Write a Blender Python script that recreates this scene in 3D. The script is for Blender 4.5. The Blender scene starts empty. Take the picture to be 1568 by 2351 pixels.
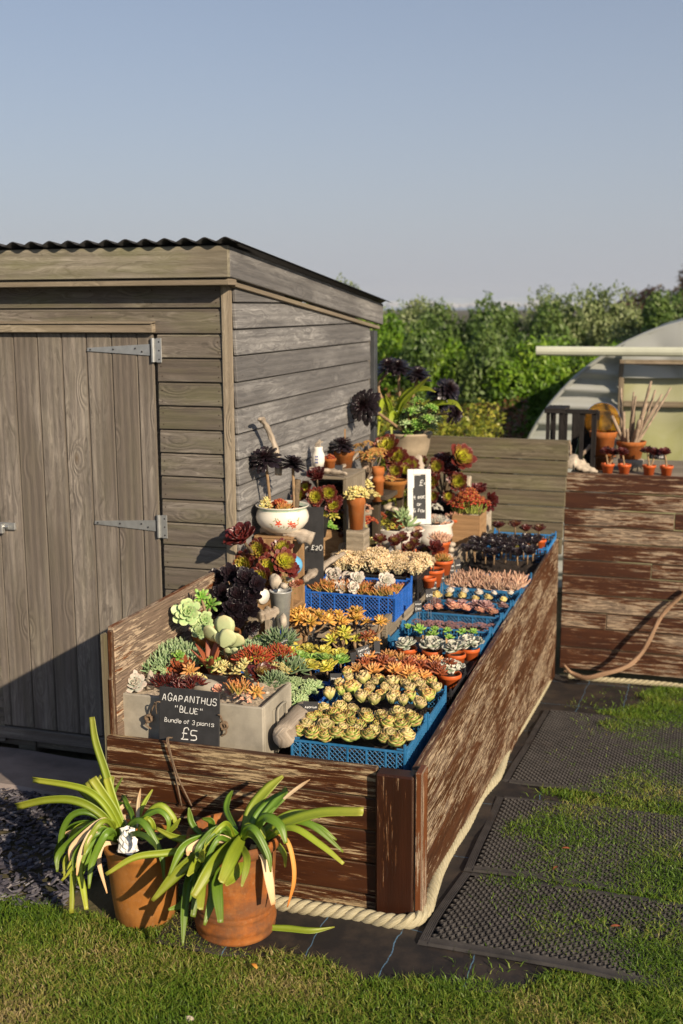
import bpy, math, random
import numpy as np
from mathutils import Vector, Matrix
R_=math.radians
sc=bpy.context.scene
COL=sc.collection
random.seed(7); RNG=np.random.default_rng(7)
# ---------------------------------------------------------------- camera
F,YAW,PITCH,ROLL,CH=2593.4,0.3031612,0.1791014,-0.0043973,1.85
cy,sy,cp,sp=math.cos(YAW),math.sin(YAW),math.cos(PITCH),math.sin(PITCH)
FW=Vector((-sy*cp,cy*cp,-sp)); RT=Vector((cy,sy,0)); UP=RT.cross(FW)
cr,sr=math.cos(ROLL),math.sin(ROLL)
RT,UP=cr*RT+sr*UP,-sr*RT+cr*UP
cam=bpy.data.cameras.new('camera'); camo=bpy.data.objects.new('camera',cam); COL.objects.link(camo)
camo.matrix_world=Matrix(((RT.x,UP.x,-FW.x,0),(RT.y,UP.y,-FW.y,0),(RT.z,UP.z,-FW.z,CH),(0,0,0,1)))
cam.sensor_fit='VERTICAL'; cam.sensor_height=36; cam.sensor_width=24
cam.lens=F/2350.8*36; cam.clip_start=.05; cam.clip_end=20000
cam.dof.use_dof=True; cam.dof.focus_distance=3.75; cam.dof.aperture_fstop=3.2
sc.camera=camo
# ---------------------------------------------------------------- light
SD=Vector((1.3,-1.0,.75)).normalized()           # towards the sun
el=math.asin(SD.z); az=math.atan2(SD.x,SD.y)
w=bpy.data.worlds.new('World'); sc.world=w; w.use_nodes=True
nt=w.node_tree; bg=nt.nodes['Background']
sky=nt.nodes.new('ShaderNodeTexSky'); sky.sky_type='NISHITA'; sky.sun_disc=False
sky.sun_elevation=el; sky.sun_rotation=az; sky.air_density=1.0; sky.dust_density=.6; sky.ozone_density=3.2
# thin sea haze: the sky pales to a grey blue towards the horizon
gm=nt.nodes.new('ShaderNodeNewGeometry'); sxyz=nt.nodes.new('ShaderNodeSeparateXYZ'); nt.links.new(gm.outputs['Incoming'],sxyz.inputs[0])
ab=nt.nodes.new('ShaderNodeMath'); ab.operation='ABSOLUTE'; nt.links.new(sxyz.outputs[2],ab.inputs[0])
mu=nt.nodes.new('ShaderNodeMath'); mu.operation='MULTIPLY'; mu.inputs[1].default_value=-3.3; nt.links.new(ab.outputs[0],mu.inputs[0])
ex_=nt.nodes.new('ShaderNodeMath'); ex_.operation='EXPONENT'; nt.links.new(mu.outputs[0],ex_.inputs[0])
mx_=nt.nodes.new('ShaderNodeMix'); mx_.data_type='RGBA'; nt.links.new(ex_.outputs[0],mx_.inputs[0]); nt.links.new(sky.outputs[0],mx_.inputs[6]); mx_.inputs[7].default_value=(3.6,4.2,5.0,1)
tn=nt.nodes.new('ShaderNodeMix'); tn.data_type='RGBA'; tn.blend_type='MULTIPLY'; tn.inputs[0].default_value=1; nt.links.new(mx_.outputs[2],tn.inputs[6]); tn.inputs[7].default_value=(1.06,.96,.93,1)
nt.links.new(tn.outputs[2],bg.inputs[0]); bg.inputs[1].default_value=.084
sl=bpy.data.lights.new('sun','SUN'); sl.energy=5.0; sl.angle=R_(.6); sl.color=(1,.83,.62)
so=bpy.data.objects.new('sun',sl); COL.objects.link(so); so.rotation_euler=SD.to_track_quat('Z','Y').to_euler()
sc.view_settings.view_transform='Standard'; sc.view_settings.look='None'; sc.view_settings.exposure=0.38; sc.view_settings.gamma=1
sc.render.engine='CYCLES'
# ---------------------------------------------------------------- helpers
def ray(x,y): return FW+RT*((x-784)/F)-UP*((y-1175.4)/F)
CLAMP=None
def at(x,y,Y=None,X=None,Z=None):
    d=ray(x,y)
    t=X/d.x if X is not None else Y/d.y if Y is not None else (Z-CH)/d.z
    if CLAMP and Y and 4.25<Y<6.3 and d.x*t<CLAMP: t=CLAMP/d.x      # keep clear of the shed side wall
    return Vector((0,0,CH))+d*t
def ground(x,y):
    if y<3.1: z=0.
    elif y<7: z=-.11*(y-3.1)
    else: z=-.43-.02*min(y-7,6)
    return z
def atG(x,y):
    p=at(x,y,Z=0)
    for _ in range(12): p=at(x,y,Z=ground(p.x,p.y))
    return p
def tag(o,label=None,cat=None,group=None,kind=None):
    if label:
        o['label']=label
        if len(label.split())>16: print('LONG',label)
    if cat: o['category']=cat
    if group: o['group']=group
    if kind: o['kind']=kind
    return o
def empty(name,loc,label,cat,group=None,rz=0):
    o=bpy.data.objects.new(name,None); COL.objects.link(o); o.location=loc; o.rotation_euler=(0,0,rz); o.empty_display_size=.02
    return tag(o,label,cat,group)
class MB:
    def __init__(s): s.v=[];s.uv=[];s.lv=[];s.ft=[];s.n=0
    def add(s,v,f,uv=None):
        v=np.asarray(v,float).reshape(-1,3); s.v.append(v)
        s.uv.append(np.zeros((len(v),2)) if uv is None else np.asarray(uv,float).reshape(-1,2))
        if isinstance(f,np.ndarray): s.lv.append((f+s.n).ravel()); s.ft.append(np.full(len(f),f.shape[1]))
        else:
            s.lv.append(np.array([i+s.n for q in f for i in q],int)); s.ft.append(np.array([len(q) for q in f],int))
        s.n+=len(v); return s
    def mesh(s,name,m,smooth=False):
        me=bpy.data.meshes.new(name)
        v=np.concatenate(s.v);lv=np.concatenate(s.lv).astype(np.int32);ft=np.concatenate(s.ft).astype(np.int32)
        me.vertices.add(len(v)); me.vertices.foreach_set('co',v.ravel())
        me.loops.add(len(lv)); me.loops.foreach_set('vertex_index',lv)
        me.polygons.add(len(ft)); me.polygons.foreach_set('loop_start',np.r_[0,np.cumsum(ft)[:-1]].astype(np.int32)); me.polygons.foreach_set('loop_total',ft)
        u=me.uv_layers.new(name='UVMap'); u.data.foreach_set('uv',np.concatenate(s.uv)[lv].ravel())
        me.polygons.foreach_set('use_smooth',np.full(len(ft),smooth))
        if m: me.materials.append(m)
        me.update(calc_edges=True); me.validate(); return me
    def build(s,name,m,parent=None,smooth=False,loc=None):
        return link(name,s.mesh(name,m,smooth),parent,loc)
def link(name,me,parent=None,loc=None,rot=None,scale=None):
    o=bpy.data.objects.new(name,me); COL.objects.link(o)
    if parent: o.parent=parent
    if loc is not None: o.location=loc
    if rot is not None:
        o.rotation_mode='QUATERNION' if hasattr(rot,'w') else 'XYZ'
        if hasattr(rot,'w'): o.rotation_quaternion=rot
        else: o.rotation_euler=rot
    if scale is not None: o.scale=(scale,)*3 if isinstance(scale,(int,float)) else scale
    return o
def cbox(mb,o,a,b,c,bev=.002,wear=0):
    """box with chamfered edges: corner o, edge vectors a (grain), b (width), c (thickness)"""
    o,a,b,c=(np.array(q,float) for q in (o,a,b,c)); L=[np.linalg.norm(q) for q in (a,b,c)]; ax=[a,b,c]
    bev=min(bev,min(L)*.3); ru,rv=random.random()*40,random.random()*40
    V=[];UV=[];idx={}
    for i in (0,1):
        for j in (0,1):
            for k in (0,1):
                s=(i,j,k)
                for m in range(3):   # vertex lying on face normal to axis m
                    p=o.copy(); q=[0,0,0]
                    for n in range(3):
                        t=float(s[n]) if n==m else (bev/L[n] if s[n]==0 else 1-bev/L[n])
                        p=p+ax[n]*t; q[n]=t*L[n]
                    idx[(i,j,k,m)]=len(V); V.append(p)
                    if m==2: UV.append((ru+q[0],rv+q[1]))
                    elif m==1: UV.append((ru+q[0],rv+q[2]+.5))
                    else: UV.append((ru+q[2]*.3,rv+q[1]))
    Fc=[]
    def fl(q,flip): Fc.append(q[::-1] if flip else q)
    for s in (0,1):
        g=lambda m,x,y:idx[tuple([s if n==m else (x if n==(m+1)%3 else y) for n in range(3)]+[m])]
        for m in range(3): fl([g(m,0,0),g(m,1,0),g(m,1,1),g(m,0,1)],s==0)
    for m in range(3):  # edges parallel to axis m
        p,q=(m+1)%3,(m+2)%3
        for x in (0,1):
            for y in (0,1):
                def g(e,t):
                    k=[0,0,0];k[m]=t;k[p]=x;k[q]=y;return idx[(k[0],k[1],k[2],e)]
                fl([g(p,0),g(p,1),g(q,1),g(q,0)],(x+y)%2==1)
    for i in (0,1):
        for j in (0,1):
            for k in (0,1): fl([idx[(i,j,k,0)],idx[(i,j,k,1)],idx[(i,j,k,2)]],(i+j+k)%2==0)
    if np.dot(np.cross(a,b),c)<0: Fc=[q[::-1] for q in Fc]
    mb.add(V,Fc,UV)
def abox(mb,x0,x1,y0,y1,z0,z1,bev=.002,grain='x'):
    o=(x0,y0,z0); X=(x1-x0,0,0);Y=(0,y1-y0,0);Z=(0,0,z1-z0)
    if grain=='x': cbox(mb,o,X,Z,Y,bev)
    elif grain=='y': cbox(mb,o,Y,Z,X,bev)
    elif grain=='z': cbox(mb,o,Z,X,Y,bev)
    elif grain=='xf': cbox(mb,o,X,Y,Z,bev)
    else: cbox(mb,o,Y,X,Z,bev)
def tube(mb,pts,rad,seg=8,cap=True,uvs=1,jit=0,ell=None):
    pts=[Vector(p) for p in pts]; n=len(pts)
    if not hasattr(rad,'__len__'): rad=[rad]*n
    V=[];UV=[];prev=None;ln=0
    for i,p in enumerate(pts):
        t=(pts[min(i+1,n-1)]-pts[max(i-1,0)]).normalized()
        if prev is None: s=t.orthogonal().normalized()
        else: s=(prev-t*prev.dot(t)).normalized()
        prev=s; q=t.cross(s)
        if i: ln+=(p-pts[i-1]).length
        for k in range(seg+1):
            a=2*math.pi*k/seg; r=rad[i]*(1+(jit*math.sin(a*3+i*1.7)+jit*math.sin(a*2+i*.9+2) if jit else 0))
            V.append(p+s*(math.cos(a)*r)+q*(math.sin(a)*r*(ell or 1))); UV.append((ln*uvs,k/seg*.12))
    Fc=[]
    for i in range(n-1):
        for k in range(seg):
            a=i*(seg+1)+k; Fc.append((a,a+1,a+seg+2,a+seg+1))
    if cap: Fc.append(tuple(range(seg-1,-1,-1))); Fc.append(tuple((n-1)*(seg+1)+k for k in range(seg)))
    mb.add(V,Fc,UV)
def lathe(mb,prof,c=(0,0,0),seg=40,sq=1):
    V=[];UV=[];n=len(prof);ln=0
    for i,(r,z) in enumerate(prof):
        if i: ln+=math.hypot(r-prof[i-1][0],z-prof[i-1][1])
        for k in range(seg+1):
            a=2*math.pi*k/seg; V.append((c[0]+r*math.cos(a),c[1]+r*math.sin(a)*sq,c[2]+z)); UV.append((k/seg,z))
    Fc=[(i*(seg+1)+k,i*(seg+1)+k+1,(i+1)*(seg+1)+k+1,(i+1)*(seg+1)+k) for i in range(n-1) for k in range(seg)]
    mb.add(V,Fc,UV)
def smoothpath(pts,n):
    pts=[Vector(p) for p in pts]; P=[2*pts[0]-pts[1]]+pts+[2*pts[-1]-pts[-2]]; out=[]
    m=len(pts)-1
    for k in range(n+1):
        t=k/n*m; i=min(int(t),m-1); u=t-i; a,b,c,d=P[i:i+4]
        out.append(.5*((2*b)+(c-a)*u+(2*a-5*b+4*c-d)*u*u+(3*b-a-3*c+d)*u**3))
    return out
# ---------------------------------------------------------------- materials
class NT:
    def __init__(s,name):
        s.m=bpy.data.materials.new(name); s.m.use_nodes=True; s.t=s.m.node_tree; s.b=s.t.nodes['Principled BSDF']; s.tc=None
    def n(s,typ,ins=None,**k):
        nd=s.t.nodes.new('ShaderNode'+typ)
        for a,v in k.items(): setattr(nd,a,v)
        if ins:
            for a,v in ins.items():
                i=nd.inputs[a]
                if isinstance(v,bpy.types.NodeSocket): s.t.links.new(v,i)
                else: i.default_value=v
        return nd
    def co(s,kind='UV'):
        if not s.tc: s.tc=s.n('TexCoord')
        return s.tc.outputs[kind]
    def map(s,kind='UV',scale=(1,1,1),loc=(0,0,0)): return s.n('Mapping',{'Vector':s.co(kind),'Scale':scale,'Location':loc}).outputs[0]
    def noise(s,vec,scale,det=4,rough=.6,dist=0): return s.n('TexNoise',{'Vector':vec,'Scale':scale,'Detail':det,'Roughness':rough,'Distortion':dist}).outputs[0]
    def ramp(s,fac,stops,interp='LINEAR'):
        r=s.n('ValToRGB',{'Fac':fac}); r.color_ramp.interpolation=interp; e=r.color_ramp.elements
        while len(e)<len(stops): e.new(.5)
        for q,(p,c) in zip(e,stops): q.position=p; q.color=(*c,1) if hasattr(c,'__len__') else (c,c,c,1)
        return r.outputs[0]
    def mix(s,f,a,b,mode='MIX'):
        g=s.n('Mix',data_type='RGBA',blend_type=mode)
        for i,v in ((0,f),(6,a),(7,b)):
            if isinstance(v,bpy.types.NodeSocket): s.t.links.new(v,g.inputs[i])
            else: g.inputs[i].default_value=v if i==0 else ((*v,1) if len(v)==3 else v)
        return g.outputs[2]
    def math(s,op,a,b=0,c=0,clamp=False):
        g=s.n('Math',operation=op,use_clamp=clamp)
        for i,v in enumerate((a,b,c)):
            if isinstance(v,bpy.types.NodeSocket): s.t.links.new(v,g.inputs[i])
            else: g.inputs[i].default_value=v
        return g.outputs[0]
    def out(s,col,rough=.6,bump=None,bs=.3,bd=.003,spec=None,**k):
        for key,v in (('Base Color',col),('Roughness',rough),*k.items()):
            if key=='Base Color' and not isinstance(v,bpy.types.NodeSocket): v=(*v,1) if len(v)==3 else v
            if isinstance(v,bpy.types.NodeSocket): s.t.links.new(v,s.b.inputs[key])
            else: s.b.inputs[key].default_value=v
        if spec is not None: s.b.inputs['Specular IOR Level'].default_value=spec
        if bump is not None:
            b=s.n('Bump',{'Height':bump,'Strength':bs,'Distance':bd}); s.t.links.new(b.outputs[0],s.b.inputs['Normal'])
        return s.m
def weathered(name,base,dark,lite,green=0,knot=1,warm=None,wav=1.):
    t=NT(name); g=t.map(scale=(1.6,34,1)); d=t.map(scale=(1,6,1))
    warp=t.noise(d,3.5,3,.5,.6)
    gv=t.n('VectorMath',{0:g,1:t.n('CombineXYZ',{'Y':t.math('MULTIPLY',warp,9)}).outputs[0]},operation='ADD').outputs[0]
    grain=t.noise(gv,1.3,6,.72); fine=t.noise(t.map(scale=(7,320,1)),1,3,.7); big=t.noise(t.map(scale=(.7,3,1)),1.2,3,.5)
    c=t.ramp(grain,[(.34,tuple(q*.8 for q in dark)),(.5,base),(.66,lite)])
    c=t.mix(t.ramp(big,[(.42,0.),(.56,.9)]),c,t.mix(t.ramp(fine,[(.3,0.),(.7,.5)]),tuple(q*.85 for q in dark),warm or dark))
    c=t.mix(.3,c,t.ramp(fine,[(.3,tuple(q*.62 for q in base)),(.7,tuple(min(q*1.35,1) for q in base))]),'MIX')
    vo=t.n('TexVoronoi',{'Vector':t.map(scale=(3.2,7.4,1)),'Scale':1.,'Randomness':.9}); dist=vo.outputs['Distance']
    wvv=t.n('VectorMath',{0:t.map(scale=(.9,22,1)),1:t.n('CombineXYZ',{'Y':t.math('MULTIPLY',t.ramp(dist,[(.0,1.),(.35,0.)],'EASE'),2.2)}).outputs[0]},operation='ADD').outputs[0]
    wv=t.n('TexWave',{'Vector':wvv,'Scale':.42,'Distortion':8.,'Detail':3.,'Detail Scale':.5,'Detail Roughness':.6},wave_type='BANDS',bands_direction='Y').outputs[1]
    c=t.mix(t.math('MULTIPLY',t.ramp(wv,[(.0,1.),(.3,.35),(.6,0.)]),.26*wav),c,tuple(q*.62 for q in dark))
    ring=t.math('SINE',t.math('MULTIPLY',dist,90.))
    kn=t.ramp(dist,[(.035,1.),(.11,0.)])
    if knot:
        c=t.mix(t.math('MULTIPLY',t.ramp(dist,[(.04,1.),(.16,0.)]),.5*knot),c,t.mix(t.ramp(ring,[(0,0.),(1,1.)]),lite,base))
        c=t.mix(t.math('MULTIPLY',kn,.8*knot),c,tuple(q*.75 for q in warm or dark))
    if green:
        gn=t.noise(t.map(scale=(1,5,1)),2.5,4,.6)
        c=t.mix(t.math('MULTIPLY',t.ramp(gn,[(.45,0.),(.7,1.)]),green),c,(.14,.15,.05))
    nail=t.math('GREATER_THAN',t.n('SeparateXYZ',{0:t.co('UV')}).outputs[0],500.); c=t.mix(nail,c,(.035,.02,.014))
    h=t.math('ADD',t.math('MULTIPLY',grain,.8),t.math('ADD',t.math('MULTIPLY',fine,.5),t.math('MULTIPLY',wv,.6)))
    return t.out(c,.82,h,.55,.004,spec=.25)
def peeled(name,paint,paint2,amount=.5,flake=(.46,.37,.26),bare=(.17,.125,.09),fs=1.,bw=.75):
    t=NT(name); v=t.map(scale=(.85,13.,1))
    a=t.noise(v,4.2*fs,9,.74,.2); b=t.noise(t.map(scale=(1.8,17,1),loc=(7,3,0)),6,5,.7,.2); fine=t.noise(t.map(scale=(6,130,1)),1.5,4,.7)
    big=t.noise(t.map(scale=(.7,2.2,1),loc=(2,9,0)),1.7,2,.5)
    pc=t.mix(t.ramp(t.noise(t.map(scale=(1.2,9,1)),2.,4,.6),[(.35,0.),(.65,1.)]),paint,paint2)
    pc=t.mix(t.math('MULTIPLY',fine,.5),pc,tuple(q*.45 for q in paint))
    wood=t.mix(t.ramp(fine,[(.35,0.),(.65,1.)]),tuple(q*.5 for q in bare),tuple(q*1.5 for q in bare))
    s=t.math('ADD',a,t.math('MULTIPLY',t.math('SUBTRACT',big,.5),bw))
    m1=t.ramp(s,[(amount,0.),(amount+.006,1.)])           # paint gone -> flaking cream primer
    m2=t.ramp(t.math('ADD',b,t.math('MULTIPLY',t.math('SUBTRACT',s,amount),.9)),[(.56,0.),(.575,1.)])
    fl=t.mix(t.ramp(fine,[(.5,0.),(.75,.6)]),flake,tuple(q*.55 for q in flake))
    under=t.mix(m2,fl,wood)
    edge=t.ramp(s,[(amount-.03,0.),(amount-.004,.75),(amount+.003,0.)])
    c=t.mix(m1,pc,under); c=t.mix(edge,c,tuple(min(1,q*1.2) for q in (.2,.08,.025)))
    h=t.math('ADD',t.math('MULTIPLY',m1,-.7),t.math('ADD',t.math('MULTIPLY',m2,-.4),t.math('MULTIPLY',fine,.35)))
    rg=t.mix(m1,(.42,.42,.42),(.85,.85,.85))
    return t.out(c,rg,h,.7,.004,spec=.35)
def plain(name,col,rough=.6,var=.25,scale=18,bump=.15,kind='Object',spec=.4,**k):
    t=NT(name); a=t.noise(t.co(kind),scale,5,.65); b=t.noise(t.co(kind),scale*7,3,.6)
    c=t.mix(t.ramp(a,[(.3,0.),(.7,1.)]),tuple(q*(1-var) for q in col),tuple(min(1,q*(1+var)) for q in col))
    return t.out(c,rough,t.math('ADD',a,t.math('MULTIPLY',b,.4)),bump,.004,spec=spec,**k)
def terracotta(name,base,stain=(.62,.5,.4),st=.5,dark=0):
    t=NT(name); o=t.co('Object'); a=t.noise(o,11,5,.65,.4); b=t.noise(t.map('Object',(1,1,.3)),30,4,.6); f=t.noise(o,160,3,.6)
    c=t.mix(t.ramp(b,[(.3,0.),(.7,1.)]),tuple(q*.75 for q in base),tuple(min(1,q*1.2) for q in base))
    c=t.mix(t.math('MULTIPLY',t.ramp(a,[(.46,0.),(.62,1.)]),st),c,stain); c=t.mix(t.math('MULTIPLY',t.ramp(t.noise(o,55,5,.75),[(.54,0.),(.7,1.)]),.3),c,(.4,.24,.13))
    if dark: c=t.mix(t.math('MULTIPLY',t.ramp(t.noise(t.map('Object',(1,1,1.6),(3,0,1)),9,5,.7),[(.42,0.),(.6,1.)]),dark),c,(.09,.05,.03))
    return t.out(c,.8,t.math('ADD',f,a),.2,.003,spec=.3)
def leafm(name,inner,outer,tip,tipk=4,mid=.45,rough=.45,var=.27,spec=.5,sss=0,spot=0):
    t=NT(name); sx=t.n('SeparateXYZ',{0:t.co('UV')}); u=sx.outputs[0]; v=sx.outputs[1]
    rnd=t.n('ObjectInfo').outputs['Random']; nz=t.noise(t.co('Object'),45,3,.6)
    c=t.mix(t.ramp(t.math('ADD',u,t.math('MULTIPLY',t.math('SUBTRACT',nz,.5),.25)),[(max(mid-.2,0),0.),(mid+.2,1.)]),inner,outer)
    c=t.mix(t.math('POWER',v,tipk),c,tip)
    f=t.math('ADD',t.math('MULTIPLY',rnd,var*2),t.math('MULTIPLY',nz,var)); f=t.math('ADD',f,1-1.5*var)
    c=t.mix(1.,c,t.n('CombineColor',{0:f,1:f,2:f}).outputs[0],'MULTIPLY')
    if 'strap' in name:
        st_=t.noise(t.map('UV',(26,1.2,1)),1.,3,.6); c=t.mix(t.math('MULTIPLY',t.ramp(st_,[(.35,1.),(.6,0.)]),.45),c,tuple(q*.5 for q in outer)); c=t.mix(t.math('MULTIPLY',t.ramp(t.math('ADD',v,t.math('MULTIPLY',t.noise(t.co('Object'),20,3),.3)),[(1.12,0.),(1.2,1.)]),.8),c,(.4,.25,.09))
    if spot: c=t.mix(t.math('MULTIPLY',t.ramp(t.noise(t.co('Object'),300,2),[(.6,0.),(.7,1.)]),spot),c,(.3,.1,.03))
    k={}
    if sss: k={'Subsurface Weight':sss,'Subsurface Radius':(.01,.008,.003),'Subsurface Scale':.3}
    return t.out(c,rough,nz,.1,.002,spec=spec,**k)
M={}
M['shed_front']=weathered('weathered_boards',(.17,.148,.124),(.072,.063,.054),(.32,.285,.24),.3,1,(.16,.115,.08))
M['shed_door']=weathered('door_boards',(.215,.188,.16),(.105,.091,.078),(.37,.33,.28),.12,1.2,(.17,.125,.09))
M['shed_side']=weathered('silvered_boards',(.205,.2,.195),(.075,.073,.076),(.42,.41,.39),.0,1.,(.15,.14,.13))
M['trim']=weathered('trim_wood',(.3,.25,.185),(.2,.16,.115),(.42,.36,.28),.15,.5)
M['fascia']=weathered('fascia_wood',(.25,.225,.175),(.13,.115,.085),(.38,.35,.29),.5,1,(.26,.21,.13))
M['green_boards']=weathered('mossy_boards',(.165,.14,.095),(.075,.06,.042),(.3,.26,.185),.35,1.,(.19,.13,.085))
M['greywood']=weathered('grey_driftwood_board',(.32,.27,.2),(.17,.14,.1),(.47,.41,.33),.05,.3)
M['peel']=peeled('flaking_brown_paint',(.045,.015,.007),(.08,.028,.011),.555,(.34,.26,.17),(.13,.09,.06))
M['peel_right']=peeled('flaking_right_paint',(.055,.019,.007),(.115,.04,.013),.53,(.42,.32,.21),(.15,.1,.065),1.7,.5)  # right wall's own paint: lighter brown, finer flakes
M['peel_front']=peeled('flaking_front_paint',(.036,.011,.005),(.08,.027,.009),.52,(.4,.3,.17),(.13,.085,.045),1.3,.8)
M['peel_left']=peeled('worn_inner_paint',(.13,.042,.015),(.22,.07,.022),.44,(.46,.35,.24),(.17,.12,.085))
M['peel_fence']=peeled('flaking_fence_paint',(.045,.017,.01),(.085,.032,.015),.515,(.38,.29,.2),(.15,.11,.08),1.2,.75)
M['post']=peeled('brown_post_paint',(.028,.009,.004),(.045,.014,.006),.6,(.36,.26,.16),(.2,.14,.09))
M['cratewood']=weathered('pine_crate_wood',(.42,.26,.13),(.28,.16,.075),(.56,.38,.21),0,.5)
M['drift']=weathered('bleached_driftwood',(.42,.35,.27),(.19,.145,.105),(.6,.53,.44),0,.35)
M['steel']=plain('galvanised_steel',(.45,.46,.45),.38,.15,30,.08,Metallic=.7)
M['black']=plain('black_plastic',(.018,.018,.02),.45,.3)
M['roof']=plain('dark_bitumen_sheet',(.035,.035,.037),.55,.2)
def blueplast(name,c):
    t=NT(name); a=t.noise(t.co('Object'),14,4,.7); 
    s=t.ramp(t.noise(t.map('Object',(1,1,.35)),70,5,.75),[(.58,0.),(.68,.55)])
    return t.out(t.mix(s,t.mix(t.ramp(a,[(.35,0.),(.75,1.)]),c,tuple(min(1,q*1.5+.03) for q in c)),tuple(q*.6+.1 for q in c)),.48,a,.05,spec=.45)
M['blue']=blueplast('royal_blue_plastic',(.008,.1,.42)); M['teal']=blueplast('teal_blue_plastic',(.01,.115,.26)); M['sky']=blueplast('bright_blue_plastic',(.01,.16,.42))
M['soil']=plain('dark_compost',(.03,.02,.014),.95,.6,60,.8)
M['slate']=plain('black_slate',(.03,.03,.032),.55,.25,25,.1)
M['chalk']=plain('white_chalk',(.75,.75,.72),.9,.1,200,.1)
M['white']=plain('white_paint',(.78,.76,.72),.4,.05)
M['ceramic']=plain('white_glazed_ceramic',(.78,.74,.66),.16,.04,5,.0,spec=.6)
M['conc']=plain('weathered_concrete',(.33,.3,.24),.85,.3,7,.3)
M['pot_orange']=plain('orange_plastic_pot',(.55,.11,.025),.42,.08,8,.03)
M['terra']=terracotta('terracotta',(.38,.115,.024),(.42,.2,.08),.3); M['terra2']=terracotta('aged_terracotta',(.29,.09,.016),(.36,.17,.055),.4,.6)
M['terra1']=terracotta('clean_terracotta',(.34,.13,.022),(.38,.18,.05),.3,.15)
M['stone']=plain('pale_pebbles',(.42,.36,.28),.85,.5,26,.5); M['grit']=plain('cream_grit',(.5,.42,.32),.9,.55,90,.6)
def glass(name,col,rough=.05):
    t=NT(name); return t.out(col,rough,**{'Transmission Weight':.9,'IOR':1.45})
M['brown_glass']=glass('brown_bottle_glass',(.25,.08,.02)); M['green_glass']=glass('green_bottle_glass',(.3,.45,.12)); M['amber_glass']=glass('amber_glass',(.75,.4,.05),.1)
M['stem']=plain('pale_brown_stem',(.3,.2,.11),.8,.35,60,.4); M['darkstem']=plain('grey_brown_stem',(.14,.1,.06),.8,.4,60,.5)
M['stick']=plain('stick_wood',(.33,.25,.18),.85,.35,30,.4)
M['hemp']=plain('twine',(.16,.11,.07),.9,.4,120,.5)
LM=dict(
 semp=leafm('green_houseleek_leaf',(.3,.43,.07),(.36,.44,.1),(.6,.2,.11),9,sss=.08),
 bud=leafm('pale_green_houseleek_leaf',(.36,.45,.1),(.48,.48,.15),(.62,.4,.22),5,sss=.08),
 orange=leafm('orange_stonecrop_leaf',(.64,.48,.15),(.6,.33,.09),(.5,.18,.06),2,sss=.1),
 rust=leafm('rust_red_leaf',(.3,.1,.04),(.34,.1,.035),(.22,.05,.02),2),
 grey=leafm('grey_green_leaf',(.4,.46,.34),(.42,.48,.38),(.6,.55,.47),5,rough=.6,spec=.3),
 silver=leafm('silver_leaf',(.5,.53,.44),(.5,.52,.45),(.66,.5,.42),6,rough=.65,spec=.3),
 aeo=leafm('red_aeonium_leaf',(.5,.55,.035),(.075,.012,.01),(.15,.03,.022),4,.56,rough=.35),
 aeor=leafm('deep_red_leaf',(.12,.02,.013),(.085,.012,.01),(.07,.01,.01),3,rough=.35),
 aeob=leafm('bronze_red_leaf',(.36,.34,.05),(.1,.02,.012),(.08,.014,.012),2,.4,rough=.35),
 black=leafm('black_aeonium_leaf',(.03,.01,.011),(.012,.009,.012),(.016,.01,.014),2,rough=.32,spec=.6),
 cream=leafm('cream_stonecrop_leaf',(.72,.64,.4),(.74,.6,.36),(.72,.5,.3),3,sss=.1),
 lime=leafm('lime_rosette_leaf',(.45,.5,.07),(.5,.48,.07),(.5,.34,.06),5,sss=.08),
 yel=leafm('golden_rosette_leaf',(.5,.42,.07),(.62,.36,.07),(.6,.28,.07),2,sss=.08),
 green=leafm('bright_green_leaf',(.2,.42,.06),(.16,.36,.06),(.3,.34,.08),5,sss=.05),
 bgreen=leafm('blue_green_leaf',(.34,.48,.22),(.3,.44,.2),(.42,.46,.22),5,rough=.5),
 spike=leafm('orange_green_spike',(.26,.34,.08),(.4,.33,.1),(.6,.17,.05),2.2),
 pink=leafm('pale_pink_spike',(.62,.48,.34),(.6,.42,.3),(.5,.27,.18),2,sss=.1),
 purple=leafm('dusky_purple_leaf',(.28,.12,.13),(.22,.1,.12),(.4,.25,.22),3),
 pinkro=leafm('pink_rosette_leaf',(.6,.5,.32),(.6,.38,.26),(.62,.2,.14),4,sss=.08),
 redj=leafm('red_green_jade_leaf',(.24,.3,.06),(.32,.05,.025),(.42,.05,.02),1.2),
 finger=leafm('grey_green_finger_leaf',(.16,.27,.11),(.2,.3,.15),(.3,.36,.2),4,rough=.55),
 pgreen=leafm('pale_yellow_green_leaf',(.55,.56,.25),(.58,.52,.22),(.65,.45,.15),4,sss=.1),
 flap=leafm('flapjack_leaf',(.4,.46,.24),(.42,.48,.26),(.55,.48,.25),6,rough=.6,spot=.3),
 strap=leafm('strap_leaf',(.25,.32,.022),(.19,.28,.014),(.32,.32,.04),4,rough=.48),
 strapd=leafm('dark_strap_leaf',(.11,.21,.015),(.09,.18,.012),(.15,.2,.02),4,rough=.45),
 dry=leafm('dry_cream_leaf',(.65,.5,.3),(.66,.5,.32),(.5,.3,.14),3,rough=.7), dryo=leafm('dry_orange_leaf',(.55,.4,.08),(.6,.27,.04),(.6,.2,.03),1,rough=.6),
 fern=leafm('fern_leaf',(.12,.25,.03),(.12,.25,.03),(.2,.3,.04),2))
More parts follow.
